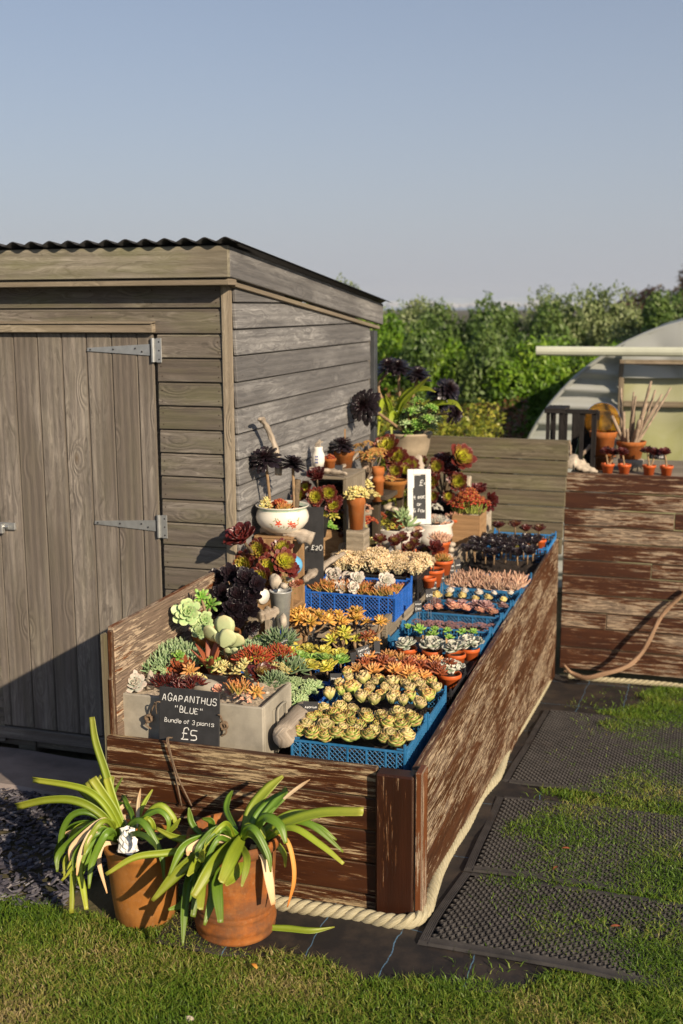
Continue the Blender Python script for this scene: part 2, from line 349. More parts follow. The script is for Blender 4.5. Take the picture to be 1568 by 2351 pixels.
# ---------------------------------------------------------------- rosettes
TS=np.array([0,.14,.34,.58,.78,.92,1.])
PROF=dict(cab=[.55,.75,.98,1.,.85,.5,.05],spoon=[.28,.34,.55,.88,1.,.72,.12],ovate=[.5,.7,.95,1.,.75,.38,.04],lance=[.8,1.,.95,.75,.5,.25,.03],round=[.3,.55,.88,1.,.92,.62,.1],
 needle=[.9,1.,1.,.9,.7,.45,.05],trunc=[.25,.45,.75,.98,1.,.8,.25],fing=[.55,.7,.9,1.,1.,.8,.15])
def petal(mb,base,phi,L,W,T,a0,a1,prof,cup,uf,wav=0,tw=0):
    w=np.array(PROF[prof])*W/2; n=len(TS); ang=a0+(a1-a0)*TS
    seg=np.diff(TS)*L; am=(ang[1:]+ang[:-1])/2
    x=np.r_[0,np.cumsum(np.sin(am)*seg)]; z=np.r_[0,np.cumsum(np.cos(am)*seg)]
    nx=-np.cos(ang); nz=np.sin(ang)   # upper-surface normal
    th=T/2*np.array([.7,.9,1,1,.85,.6,.15])
    ys=np.array([-1,-.55,.55,1,.55,-.55]); hs=np.array([0,-1,-1,0,1,1.])
    V=np.zeros((n,6,3))
    for j in range(6):
        off=hs[j]*th+cup*w*(ys[j]**2-.3)+ (wav*W*math.sin(j*2.1+phi*3)*TS if wav else 0)
        V[:,j,0]=x+nx*off; V[:,j,1]=ys[j]*w; V[:,j,2]=z+nz*off
    c,s=math.cos(phi),math.sin(phi)
    X=V[...,0]*c-V[...,1]*s; Y=V[...,0]*s+V[...,1]*c
    P=np.stack([X+base[0],Y+base[1],V[...,2]+base[2]],-1).reshape(-1,3)
    UV=np.stack([np.full((n,6),uf),np.repeat(TS[:,None],6,1)],-1).reshape(-1,2)
    f=[]
    for i in range(n-1):
        for j in range(6): f.append((i*6+j,i*6+(j+1)%6,(i+1)*6+(j+1)%6,(i+1)*6+j))
    mb.add(P,np.array(f)[:,::-1],UV)
# n, Lin, Lout, W/L, T/L, ain, aout (deg from vertical), curl, prof, cup, height
SP=dict(
 semp=(24,.42,.62,.98,.13,4,66,-46,'cab',.55,.35),bud=(20,.6,.72,.8,.14,1,34,-44,'cab',.7,.3),
 star=(22,.42,.85,.4,.22,12,74,-16,'lance',.15,.25),ech=(26,.4,.9,.58,.12,10,74,-20,'trunc',.35,.3),
 ruff=(20,.55,.95,.75,.07,12,66,14,'trunc',.7,.25),aeo=(56,.26,.98,.5,.05,12,74,-20,'spoon',.3,.22),
 aeoc=(34,.3,.95,.5,.08,10,60,-14,'spoon',.5,.4),black=(76,.3,.98,.36,.05,14,112,8,'spoon',.2,.25),
 lime=(26,.25,.95,.62,.09,20,82,-18,'round',.3,.2),flow=(16,.5,.95,.34,.12,20,85,10,'spoon',.2,.2),
 jade=(14,.5,.85,.55,.2,15,85,-10,'round',.1,.6),spk=(14,.8,1.,.1,.08,4,38,8,'needle',.0,.05),
 spk2=(12,.7,1.,.17,.12,8,55,-25,'lance',.2,.05),mini=(16,.35,.8,.5,.25,15,80,-20,'ovate',.2,.25),fing=(12,.7,1.,.12,.1,5,50,-20,'fing',0,.3))
_mc={}
def rosette(mb,spec,c=(0,0,0),R=1.,rng=random,tilt=None,dn=1.):
    n,l0,l1,wr,tr,a0,a1,cu,prof,cup,hh=SP[spec]; n=int(n*dn); ph=rng.random()*6.28
    sub=MB() if tilt is not None else mb
    for i in range(n):
        f=i/(n-1); L=R*(l0+(l1-l0)*f**.8)*rng.uniform(.9,1.08); a=R_(a0+(a1-a0)*f**.85+rng.uniform(-5,5))
        sub_c=(0,0,0) if tilt is not None else c
        petal(sub,(sub_c[0],sub_c[1],sub_c[2]+R*hh*(1-f)*.5),ph+i*2.39996+rng.uniform(-.12,.12),L,L*wr*rng.uniform(.9,1.1) if l0/l1>.45 or prof!='spoon' else R*(l0+(l1-l0)*f)*wr,L*tr,a-R_(cu)*.5,a+R_(cu)*.5,prof,cup,f,.12 if spec=='ruff' else 0)
    if tilt is not None:
        q=Vector((0,0,1)).rotation_difference(Vector(tilt)).to_matrix(); A=np.array(q)
        v=np.concatenate(sub.v)@A.T+np.array(c)
        mb.v.append(v); mb.uv.append(np.concatenate(sub.uv)); mb.lv.append(np.concatenate(sub.lv)+mb.n); mb.ft.append(np.concatenate(sub.ft)); mb.n+=len(v)
def rmesh(spec,mat,var=0,dn=1.):
    k=(spec,mat,var)
    if k not in _mc:
        mb=MB(); rosette(mb,spec,rng=random.Random(len(spec)*7+var*13),dn=dn); _mc[k]=mb.mesh(spec+'_rosette',LM[mat],True)
    return _mc[k]
def head(name,parent,spec,mat,pos,R,dirv=(0,0,1),var=None):
    d=Vector(dirv).normalized(); q=Vector((0,0,1)).rotation_difference(d)@Matrix.Rotation(random.random()*6.28,3,'Z').to_quaternion()
    return link(name,rmesh(spec,mat,random.randrange(3) if var is None else var),parent,pos,q,R)
def clumpmesh(key,spec,mat,n,rad,R,zs=.0,tilt=.5,seed=1,dn=.6,stemh=0,flat=1.):
    """many small heads of one plant in one mesh"""
    k=('c',key)
    if k not in _mc:
        rg=random.Random(seed); mb=MB()
        for i in range(n):
            a=i*2.4+rg.random()*.5; r=rad*math.sqrt((i+.5)/n); x,y=r*math.cos(a),r*math.sin(a)*flat
            z=zs*(1-(r/rad)**2)+stemh*rg.uniform(.7,1.1)
            rosette(mb,spec,(x,y,z),R*rg.uniform(.75,1.2),rg,(x/rad*tilt+rg.uniform(-.2,.2),y/rad*tilt+rg.uniform(-.2,.2),1),dn)
            if stemh: tube(mb,[(x*.4,y*.4,0),(x*.9,y*.9,z*.6),(x,y,z)],R*.12,5,False)
        _mc[k]=mb.mesh(key,LM[mat],True)
    return _mc[k]
ORD=['first','second','third','fourth','fifth','sixth','seventh','eighth','ninth','tenth']
def ordl(i,n):
    if i==0: return 'leftmost'
    if i==n-1: return 'rightmost'
    return ORD[i]+' from left'
# ================================================================ GROUND
def gridmesh(xs,ys,zf,uvf=None):
    V=[];UV=[]
    for y in ys:
        for x in xs: V.append((x,y,zf(x,y))); UV.append((x,y))
    nx=len(xs); f=[(j*nx+i,j*nx+i+1,(j+1)*nx+i+1,(j+1)*nx+i) for j in range(len(ys)-1) for i in range(nx-1)]
    return V,f,UV
t=NT('soil_and_thatch'); o=t.co('Object')
t.out(t.mix(t.ramp(t.noise(o,5,5,.6),[(.4,0.),(.65,1.)]),(.05,.05,.018),(.12,.095,.045)),.95,t.noise(o,60,4),.6,.01); M['ground']=t.m
mb=MB(); xs=[-3000,-300,-40,-15]+list(np.arange(-6,6.01,.5))+[15,40,300,3000]; ys=[-30,-5,0,1,2,3.1,4,5,6,7,8,10,13,20,40,120,500,3500]
mb.add(*gridmesh(xs,ys,lambda x,y:ground(x,y)-.012)); tag(mb.build('ground',M['ground']),kind='structure')
# distant water, hills and a pale town, with distance haze mixed into their colours
t=NT('hazy_water'); t.out((.26,.33,.42),.6,spec=.2); M['water']=t.m
mb=MB(); mb.add(*gridmesh([-2500,2500],[900,3400],lambda x,y:-.45)); tag(mb.build('water',M['water']),kind='structure')
mb=MB(); V=[];xs=np.linspace(-3000,2200,90)
for i,x in enumerate(xs):
    hgt=26+8*math.sin(i*.31)+5*math.sin(i*.83+1)
    V+=[(x,3150,-2),(x,3150+hgt*2,hgt),(x,3500,-2)]
f=[]
for i in range(len(xs)-1):
    a=i*3; f+=[(a,a+3,a+4,a+1),(a+1,a+4,a+5,a+2)]
M['hill']=plain('distant_hillside',(.3,.36,.42),.9,.2,.01,0); mb.add(V,f); tag(mb.build('hills',M['hill']),kind='structure')
M['farwall']=plain('far_house_walls',(.42,.42,.43),.9,.1,.02,0)
mb=MB(); rg=random.Random(3)
for i in range(160):
    x=rg.uniform(-2300,300); y=3110+rg.uniform(-20,30); ww,hh=rg.uniform(8,30),rg.uniform(5,12)+ (12 if rg.random()<.06 else 0)
    z=rg.uniform(-1,8); abox(mb,x,x+ww,y,y+14,z-2,z+hh,.1)
tag(mb.build('town',M['farwall']),'pale hazy cluster of houses on the far shore','town',kind='stuff')
# slate chippings, concrete path
pathm=plain('worn_concrete_strip',(.24,.2,.18),.9,.35,4,.3)
mb=MB(); V,f,UV=gridmesh(np.linspace(-5,-1.86,30),[3.66,3.7,3.9,4.14],lambda x,y:ground(x,y)+(.02 if y>3.68 else -.02)+.006*math.sin(x*9+y*5)); mb.add(V,f,UV)
tag(mb.build('path',pathm),kind='structure')
SLY=at(0,2065,Z=0).y
t=NT('purple_grey_slate'); ri=t.n('SeparateXYZ',{0:t.co('UV')}).outputs[0]
t.out(t.ramp(ri,[(0,(.04,.037,.048)),(.5,(.07,.065,.082)),(.88,(.12,.115,.13)),(1,(.26,.23,.22))]),.55,t.noise(t.co('Object'),80,3),.2,.003); M['chips']=t.m  # slate greys deepened to include the shade lying over the chippings
def chips(n,x0,x1,y0,y1,smin,smax,rg):
    mb=MB(); u=np.array
    for i in range(n):
        x=rg.uniform(x0,x1);y=rg.uniform(y0,y1);s=rg.uniform(smin,smax);k=rg.randint(4,6);a0=rg.random()*6.28
        q=Vector((rg.gauss(0,.35),rg.gauss(0,.35),1)).normalized(); s1=q.orthogonal().normalized(); s2=q.cross(s1)
        c=Vector((x,y,ground(x,y)+rg.uniform(0,.012))); th=s*.16; P=[];
        for h in (-1,1):
            for j in range(k):
                a=a0+6.28*j/k; r=s*(.8+.4*math.sin(j*2.3+i)); P.append(c+s1*(r*math.cos(a))+s2*(r*.62*math.sin(a))+q*(h*th))
        F_=[tuple(range(k-1,-1,-1)),tuple(range(k,2*k))]+[(j,(j+1)%k,k+(j+1)%k,k+j) for j in range(k)]
        mb.add(P,F_,[(rg.random()**1.5,0)]*(2*k)) if False else mb.add(P,F_,np.tile([[rg.random()**1.5,0]],(2*k,1)))
    return mb
tag(chips(5200,-3.6,-1.82,SLY-.02,3.7,.008,.02,random.Random(5)).build('slate_chippings',M['chips']),'purple grey slate chippings between the shed path and the lawn','gravel',kind='stuff')
# ---- weed membrane with blue grid lines
t=NT('woven_membrane'); sx=t.n('SeparateXYZ',{0:t.co('UV')}); wv=t.noise(t.co('Object'),9,3,.5)
def stripe(c,off,per,wd):
    q=t.math('ADD',c,t.math('MULTIPLY',wv,.035)); q=t.math('FRACT',t.math('DIVIDE',t.math('ADD',q,off),per))
    return t.math('LESS_THAN',t.math('ABSOLUTE',t.math('SUBTRACT',q,.5)),wd)
ln=t.math('MAXIMUM',stripe(sx.outputs[0],10.03,.235,.007),stripe(sx.outputs[1],9.835,.6,.003))
ln=t.math('MULTIPLY',ln,t.ramp(t.noise(t.co('Object'),55,3,.7),[(.35,0.),(.5,.9)]))
dirt=t.ramp(t.noise(t.co('Object'),7,5,.65),[(.45,0.),(.7,.6)])
c=t.mix(dirt,(.02,.018,.018),(.085,.062,.045)); c=t.mix(ln,c,(.1,.2,.3))
t.out(c,.7,t.n('TexWave',{'Vector':t.co('UV'),'Scale':160.}).outputs[1],.15,.001,spec=.3); M['membrane']=t.m
E1=[atG(*p) for p in ((520,2185),(610,2185),(700,2200),(820,2240),(900,2255),(1000,2262),(1100,2270),(1180,2272),(1238,2250),(1300,2225),(1400,2220),(1568,2228))]
ex=np.array([p.x for p in E1]);ey=np.array([p.y for p in E1])
mb=MB(); nx,ny=70,60
def memz(x,y): return ground(x,y)+.006+.006*math.sin(x*11+y*7)*math.sin(y*9-x*3)
V,f,UV=gridmesh(np.linspace(-1.45,.7,nx),np.concatenate([np.linspace(2.56,3.6,24),np.linspace(3.65,6.82,40)]),memz); V=[(x,max(y,float(np.interp(x,ex,ey))-.03),z) for x,y,z in V]; mb.add(V,f,UV)
tag(mb.build('weed_membrane',M['membrane'],smooth=True),'black woven weed membrane with faint blue grid lines under the mats','membrane')
# ---- rubber ring mats
M['rubber']=plain('dusty_black_rubber',(.04,.036,.034),.7,.35,14,.15)
def mat(name,label,p0,ux,uy,nx,ny):
    """p0 near-left corner; ux along near edge, uy going away (unit dirs); cell .0235"""
    px,py=.0268,.0205; bw=.035; mb=MB(); W=nx*px+2*bw;D=ny*py+2*bw
    def Z(a,b):
        x=p0[0]+ux[0]*a+uy[0]*b; y=p0[1]+ux[1]*a+uy[1]*b
        return (x,y,ground(x,y)+.014+.006*math.sin(a*5+b*3+p0[0]*9)*math.sin(b*6+1)+(.008*max(0,1-abs(a-.5)*3) if b<.05 and p0[1]<3 else 0))
    # border strips with ridges
    def strip(a0,a1,b0,b1,n,m):
        A=np.linspace(a0,a1,n+1);B=np.linspace(b0,b1,m+1);V=[];
        for h in (0,1):
            for b in B:
                for a in A:
                    x,y,z=Z(a,b); rr=min(a,b,W-a,D-b); V.append((x,y,z+(-.012 if h==0 else .0015*math.sin(rr*1100))-(.008 if rr<.003 and h else 0)))
        q=(n+1)*(m+1); F_=[(q+j*(n+1)+i,q+j*(n+1)+i+1,q+(j+1)*(n+1)+i+1,q+(j+1)*(n+1)+i) for j in range(m) for i in range(n)]
        mb.add(V,F_)
    strip(0,bw,0,D,12,50); strip(W-bw,W,0,D,12,50); strip(bw,W-bw,0,bw,60,12); strip(bw,W-bw,D-bw,D,60,12)
    ox=np.cos(np.arange(8)*math.pi/4+math.pi/8); oy=np.sin(np.arange(8)*math.pi/4+math.pi/8)
    for j in range(ny):
        for i in range(nx):
            a=bw+(i+.5+(.5 if j%2 else 0))*px; b=bw+(j+.5)*py
            if a>W-bw-px*.4: continue
            x,y,z=Z(a,b); V=[];UV=[]
            # raised knob ring and web around a hole
            for rr,zz in ((.0092,-.012),(.0068,-.001),(.0088,.0035),(.0118,.002),(.0138,-.004),(.0145,-.012)):
                for k in range(8):
                    da,db=ox[k]*rr,oy[k]*rr*.78
                    V.append((x+ux[0]*da+uy[0]*db,y+ux[1]*da+uy[1]*db,z+zz))
            fa=[(r*8+k,r*8+(k+1)%8,(r+1)*8+(k+1)%8,(r+1)*8+k) for r in range(5) for k in range(8)]
            mb.add(V,np.array(fa))
            # small solid bead in front
            mb.n+=0
    return tag(mb.build(name,M['rubber'],smooth=False),label,'rubber mat','rubber ring mats laid along the planter')
def G2(x,y): p=atG(x,y); return (p.x,p.y)
def mdir(a,b):
    v=np.array(b)-np.array(a); l=np.linalg.norm(v); return v/l,l
A0=G2(955,2172);A1=G2(1064,2000);B0=G2(1062,2004);B1=G2(1140,1830);C0=G2(1149,1800);C1=G2(1250,1630)

for nm,lab,p,q in (('rubber_mat','black rubber ring mat nearest the camera at the front corner of the planter',A0,A1),('rubber_mat','black rubber ring mat in the middle of the row, half hidden under grass',B0,B1),('rubber_mat','black rubber ring mat farthest along the planter beside the rope',C0,C1)):
    uy,l=mdir(p,q); ux=(uy[1],-uy[0]); mat(nm,lab,p,ux,uy,46,max(4,int((l-.07)/.0205)))
MATS=[(A0,A1),(B0,B1),(C0,C1)]
# ---- grass
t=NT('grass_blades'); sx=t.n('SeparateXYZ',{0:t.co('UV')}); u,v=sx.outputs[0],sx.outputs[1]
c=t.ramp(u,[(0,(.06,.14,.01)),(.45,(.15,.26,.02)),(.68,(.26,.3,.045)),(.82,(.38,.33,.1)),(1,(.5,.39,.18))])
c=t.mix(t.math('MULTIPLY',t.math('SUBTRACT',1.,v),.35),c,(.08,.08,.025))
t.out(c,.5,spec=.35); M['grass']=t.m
tr=t.n('BsdfTranslucent',{'Color':c}); mx=t.n('MixShader',{0:.3,1:t.b.outputs[0],2:tr.outputs[0]}); t.t.links.new(mx.outputs[0],t.t.nodes['Material Output'].inputs[0])
def vnoise(x,y,s,seed=0):
    r=np.random.default_rng(seed); T=r.random((64,64)); X=x*s+100;Y=y*s+100; i=np.floor(X).astype(int);j=np.floor(Y).astype(int);fx=X-i;fy=Y-j; fx=fx*fx*(3-2*fx);fy=fy*fy*(3-2*fy)
    g=lambda a,b:T[a%64,b%64]
    return (g(i,j)*(1-fx)+g(i+1,j)*fx)*(1-fy)+(g(i,j+1)*(1-fx)+g(i+1,j+1)*fx)*fy
def gz(x,y): return np.where(y<3.1,0,np.where(y<7,-.11*(y-3.1),-.43-.02*np.minimum(y-7,6)))
def grass(name,n,box,dens,h,wd,seed,label):
    r=np.random.default_rng(seed); x=r.uniform(box[0],box[1],n);y=r.uniform(box[2],box[3],n)
    keep=r.random(n)<dens(x,y); x,y=x[keep],y[keep]; n=len(x)
    dry=vnoise(x,y,3.,1)*.55+vnoise(x,y,9.,2)*.3+r.random(n)*.55-.17-.08*(x>-.6)*(y>2.6)+.08*(x<-1.3)*(y<2.75)
    hh=h*r.uniform(.45,1.25,n)*(0.65+.8*vnoise(x,y,5,3)); a=r.random(n)*6.283; lean=r.uniform(.2,1.5,n); la=r.random(n)*6.283
    dx,dy=np.cos(a)*wd*r.uniform(.7,1.4,n),np.sin(a)*wd*r.uniform(.7,1.4,n); lx,ly=np.cos(la)*lean*hh,np.sin(la)*lean*hh; z=gz(x,y)-.006+np.where((x>-1)&(y>2.7),.006,0)
    V=np.zeros((n,5,3)); 
    V[:,0]=np.c_[x-dx,y-dy,z];V[:,1]=np.c_[x+dx,y+dy,z]
    V[:,2]=np.c_[x+dx*.8+lx*.35,y+dy*.8+ly*.35,z+hh*.6];V[:,3]=np.c_[x-dx*.8+lx*.35,y-dy*.8+ly*.35,z+hh*.6];V[:,4]=np.c_[x+lx,y+ly,z+hh*(1-.25*lean)]
    mb=MB(); b=np.arange(n)*5; UV=np.zeros((n,5,2)); UV[:,:,0]=np.clip(dry,0,1)[:,None]; UV[:,:,1]=[0,0,.6,.6,1]
    mb.add(V,np.c_[b,b+1,b+2,b+3],UV); mb.n-=0
    mb.lv.append(np.c_[b+3,b+2,b+4].ravel()); mb.ft.append(np.full(n,3))
    return tag(mb.build(name,M['grass']),label,'grass',kind='stuff')
GB=[atG(*p) for p in ((1260,2215),(1235,2190),(1195,2130),(1225,2060),(1150,2000),(1105,1968),(1165,1930),(1230,1890),(1345,1850),(1260,1825),(1385,1790),(1440,1730),(1470,1690),(1400,1640),(1500,1600),(1540,1560))]
GB.sort(key=lambda p:p.y); gx_=np.array([p.x for p in GB]); gy_=np.array([p.y for p in GB])
def dens(x,y):
    edge=np.interp(x,ex,ey)+.05*(vnoise(x,y,14,5)-.5)
    front=(y<edge)
    left=(x<-1.22)&(y<np.where(x<-1.62,SLY+.03*(vnoise(x,y,12,8)-.5)*3,3.02))
    # right lawn creeping over mats
    w=x-(-.66)-0*y
    px=vnoise(x,y,3.2,6)+.45*vnoise(x,y,11,7)
    b=np.interp(y,gy_,gx_)
    rb=np.clip((x-b+.1+(px-.72)*.35)*6.5,0,1)
    rb=np.where(np.abs(x-b)>.35,rb,np.maximum(rb,.04*(x>b-.3)))
    return np.where(front|left,1,np.where((x>-.6)&(y>2.5)&(y<6.8),rb*.95,0))
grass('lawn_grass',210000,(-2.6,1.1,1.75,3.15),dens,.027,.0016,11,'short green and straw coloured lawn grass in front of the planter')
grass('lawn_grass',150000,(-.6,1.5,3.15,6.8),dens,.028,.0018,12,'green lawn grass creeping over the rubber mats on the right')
# ================================================================ SHED
shed=empty('garden_shed',(-2.6,5.2,-.1),'silver grey timber shed with corrugated roof and closed plank door','shed')
def kid(mb,name,m,parent,smooth=False):
    o=mb.build(name,m,None,smooth); o.parent=parent
    if parent: o.matrix_parent_inverse=Matrix.Translation(-parent.location) if parent.type=='EMPTY' and parent.parent is None else Matrix()
    return o
SY=4.2; SX=-1.765
cpt=at(527,563,Y=4.09); cbt=at(527,637,Y=4.09); FT,FB,FX=cpt.z,cbt.z,cpt.x
rgt=at(883,697,X=FX+.01); RY=rgt.y; slope=(rgt.z-FT)/(RY-4.09)

rs=random.Random(2)
def nailf(mb,x,y,z,r=.0028,side=False):
    V=[(x+(0 if side else r*math.cos(k)),y+(r*math.cos(k) if side else 0),z+r*math.sin(k)) for k in np.linspace(0,5.24,6)]
    mb.add(V,[(0,1,2,3,4,5)],[(900,0)]*6)
# front cladding
mb=MB(); z=-.05; k=0; pitch=.0962; zt=1.651
rows=[zt-pitch*i for i in range(19)]+[]
def clad(mb,x0,x1,zb,zt,y,tilt=.007):
    cbox(mb,(x0,y-.018-tilt,zb+.003),(x1-x0,0,0),(0,tilt*.55,(zt-zb)*.86),(0,.016,0),.002)
    cbox(mb,(x0+.0005,y-.018-tilt*.45,zb+.003+(zt-zb)*.86),(x1-x0-.001,0,0),(0,tilt*1.1,(zt-zb)*.14-.004),(0,.01,0),.001)
    for xx in ((x0+.018,x1-.02) if x1-x0<1 else np.arange(x1-.02,x0,-.28)):
        for dz in (.22,.68): nailf(mb,xx+rs.uniform(-.003,.003),y-.0185-tilt*(1-dz*.55),zb+(zt-zb)*dz+rs.uniform(-.003,.003))
for i in range(18):
    zb=zt-pitch*(i+1); clad(mb,-2.085,-1.799,zb,zt-pitch*i,SY)
    clad(mb,-4.2,-2.905,zb,zt-pitch*i,SY)
for a,b in ((1.651,1.748),(1.748,1.849),(1.849,1.955)): clad(mb,-4.2 if a>1.7 else -2.085,-1.799,a,b,SY)
kid(mb,'front_cladding',M['shed_front'],shed)
# side cladding: boards clipped under sloping roof
mb=MB(); zt=1.765+.0; pitch=.1045
for i in range(-2,18):
    top=zt-pitch*i; bot=top-pitch
    ylim=min(RY-.17,(4.09+(bot-(FB-.03))/slope)) if slope<0 else 6.2
    if ylim<4.3: continue
    cbox(mb,(SX+.014+.006,SY-.0,bot+.003),(0,ylim-SY,0),(-.007,0,pitch-.005),(-.016,0,0),.003)
    for yy in (4.26,4.86,5.46,6.1):
        if yy<ylim-.05: nailf(mb,SX+.0205-.002,yy+rs.uniform(-.01,.01),bot+.026,.0028,True); nailf(mb,SX+.0205-.0055,yy+rs.uniform(-.01,.01),bot+.075,.0028,True)
kid(mb,'side_cladding',M['shed_side'],shed)
mb=MB(); abox(mb,-4.2,SX-.003,SY+.003,SY+.02,1.701,1.96,.002); abox(mb,-4.2,SX-.001,SY+.002,6.25,-.1,1.70,.002); kid(mb,'inner_wall',M['shed_front'],shed)
mb=MB(); za=FB+slope*.11; zb_=FB+slope*(6.2-4.09); x_=SX-.004; mb.add([(x_+d_,y_,z_) for d_ in (0,-.012) for y_,z_ in ((4.225,1.69),(6.19,1.69),(6.19,zb_),(4.225,za))],[(0,1,2,3),(7,6,5,4),(0,4,5,1),(1,5,6,2),(2,6,7,3),(3,7,4,0)]); kid(mb,'gable_lining',M['shed_side'],shed)
mb=MB(); abox(mb,-1.798,SX+.003,SY-.032,SY+.0,-.06,1.952,.003,'z'); kid(mb,'corner_trim',M['trim'],shed)
mb=MB(); abox(mb,SX-.01,SX+.026,6.2,6.26,-.3,1.72,.003,'z'); kid(mb,'corner_trim',plain('dark_downpipe',(.05,.055,.06),.5),shed)
# fascias and soffit strips
mb=MB(); abox(mb,-4.3,FX,4.07,4.092,FB,FT,.003); kid(mb,'front_fascia',M['fascia'],shed)
mb=MB(); cbox(mb,(FX-.02,4.092,FB+.002),(0,RY-4.092,slope*(RY-4.092)),(0,0,FT-FB-.004),(.02+.002,0,0),.003); kid(mb,'side_fascia',M['shed_side'],shed)
mb=MB(); abox(mb,-4.3,FX-.005,4.084,4.165,FB-.028,FB-.004,.002,'x'); kid(mb,'soffit_strip',M['trim'],shed)
mb=MB(); cbox(mb,(FX-.045,4.17,FB-.022-.004+slope*.08),(0,RY-4.2,slope*(RY-4.2)),(0,0,.018),(.035,0,0),.002); kid(mb,'soffit_strip',M['trim'],shed)
# corrugated roof
mb=MB(); V=[];UV=[];nx=560;x0,x1=-4.35,FX+.045
for k,th in ((0,0),(1,.004)):
    for yy in (4.035,RY+.06):
        for i in range(nx):
            x=x0+(x1-x0)*i/(nx-1); V.append((x,yy,FT+.006+slope*(yy-4.09)+.0078*math.sin((x-FX)/.0835*2*math.pi+1.2)+.006+th)); UV.append((yy,x))
F_=[]
for i in range(nx-1):
    F_+=[(2*nx+i,2*nx+i+1,3*nx+i+1,3*nx+i),(i+1,i,nx+i,nx+i+1),(i,i+1,2*nx+i+1,2*nx+i)]
mb.add(V,F_,UV); kid(mb,'corrugated_roof',M['roof'],shed,True)
# door
mb=MB(); x=-2.103; ws=[.073]+[.1155]*7; first=True
for wdt in ws: abox(mb,x-wdt+.0015,x-.0015,SY-.022,SY-.004,-.0,1.752,.004,'z'); x-=wdt
mb2=mb; door=mb2.build('door',M['shed_door']); door.parent=shed; door.matrix_parent_inverse=Matrix.Translation(-shed.location)
DX=x
mb=MB(); abox(mb,-4.2,-2.088,SY-.052,SY-.02,1.753,1.788,.003); cbox(mb,(-4.2,SY-.06,1.789),(4.2-2.088,0,0),(0,.04,.006),(0,0,.004),.001); kid(mb,'door_lintel',M['trim'],shed)
mb=MB(); abox(mb,-4.2,-1.8,SY-.03,SY+.01,-.06,-.006,.003); kid(mb,'base_rail',M['shed_door'],shed)
for xx in (-2.85,-2.35,-1.9): mb=MB(); abox(mb,xx,xx+.09,SY-.01,SY+.09,-.16,-.06,.004); kid(mb,'base_block',M['shed_front'],shed)
def prism(mb,pts,y0,y1,plane='y'):
    n=len(pts); V=[(p[0],y0,p[1]) for p in pts]+[(p[0],y1,p[1]) for p in pts]
    mb.add(V,[tuple(range(n)),tuple(range(2*n-1,n-1,-1))]+[(i,(i+1)%n,n+(i+1)%n,n+i)[::-1] for i in range(n)])
for zc in (1.682,.957):
    mb=MB(); y=SY-.0225
    prism(mb,[(-2.402,zc-.004),(-2.398,zc+.009),(-2.115,zc+.026),(-2.115,zc-.02)],y-.005,y)
    abox(mb,-2.085,-2.062,y-.007,y-.003,zc-.048,zc+.05,.001); tube(mb,[(-2.1,y-.008,zc-.046),(-2.1,y-.008,zc+.05)],.0075,10)
    abox(mb,-2.1,-2.07,y-.006,y-.0035,zc-.046,zc+.048,.001)
    h=mb.build('hinge',M['steel']); h.parent=door
    for dx,dz in ((-2.385,.002),(-2.28,.004),(-2.18,.008),(-2.15,-.005),(-2.073,.035),(-2.073,-.035),(-2.073,.0)): mb=MB(); lathe(mb,[(0,.0),(.004,.0),(.003,.003),(0,.004)],(0,0,0),8); v=mb.v[-1]; mb.v[-1]=np.c_[v[:,0]+dx,-v[:,2]+y-.0055,v[:,1]+zc+dz]; s_=mb.build('screw',M['black']); s_.parent=door
mb=MB(); lp=at(15,1207,Y=SY-.03); abox(mb,lp.x-.06,lp.x+.045,SY-.036,SY-.022,lp.z-.016,lp.z+.014,.002); tube(mb,[(lp.x-.08,SY-.045,lp.z),(lp.x+.02,SY-.045,lp.z)],.007,8)
abox(mb,lp.x-.02,lp.x-.003,SY-.06,SY-.036,lp.z-.03,lp.z+.012,.002)
h=mb.build('latch',M['steel']); h.parent=door
# ================================================================ PLANTER
PX0,PX1,PY0,PY1,PT=-1.79,-.742,3.12,6.8,.472
M['darkshelf']=weathered('dark_shelf_wood',(.09,.07,.05),(.05,.035,.025),(.14,.11,.08),.1,.2)  # dark brown wood for the shelf and bench
planter=empty('raised_planter',(-1.26,3.12,0),'long raised wooden planter of reclaimed boards with flaking brown paint','planter')
mb=MB(); zs=[PT,.372,.262,.155,.05,-.04]
for i in range(5): cbox(mb,(PX0,PY0+(.001*i%.003),zs[i+1]+.003),(-.868-PX0,0,0),(0,.003,zs[i]-zs[i+1]-.005),(0,.028,0),.004)
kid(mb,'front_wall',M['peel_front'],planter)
mb=MB(); abox(mb,-.864,PX1-.003,PY0-.03,PY0+.03,-.02,PT-.004,.006,'z'); kid(mb,'corner_post',M['post'],planter)
mb=MB(); abox(mb,PX1-.001,PX1+.024,PY0-.026,PY0+.045,-.01,PT+.012,.005,'z'); kid(mb,'corner_board',M['peel_left'],planter)
mb=MB(); zz=PT; hts=[.175,.165,.17,.18,.2]
for i,hh in enumerate(hts):
    b0=zz-hh; cuts=[PY0+.046,6.78] if i!=2 else [PY0+.046,5.1,6.78]
    for a,b in zip(cuts[:-1],cuts[1:]): cbox(mb,(PX1-.028+.002*(i%2),a+.001,b0+.002),(0,b-a-.002,0),(0,0,hh-.004),(.026,0,0),.004)
    zz=b0
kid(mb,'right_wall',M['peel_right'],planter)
mb=MB()
for (b0,t0) in ((.665,.832),(.5,.662),(.3,.497)): cbox(mb,(PX0+.0,3.16,b0),(0,1.02,-.006),(0,0,t0-b0),(.024,0,0),.004)
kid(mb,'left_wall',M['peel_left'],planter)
mb=MB(); abox(mb,-1.799,-1.786,3.125,3.155,.05,.815,.004,'z'); kid(mb,'upright_batten',M['green_boards'],planter)
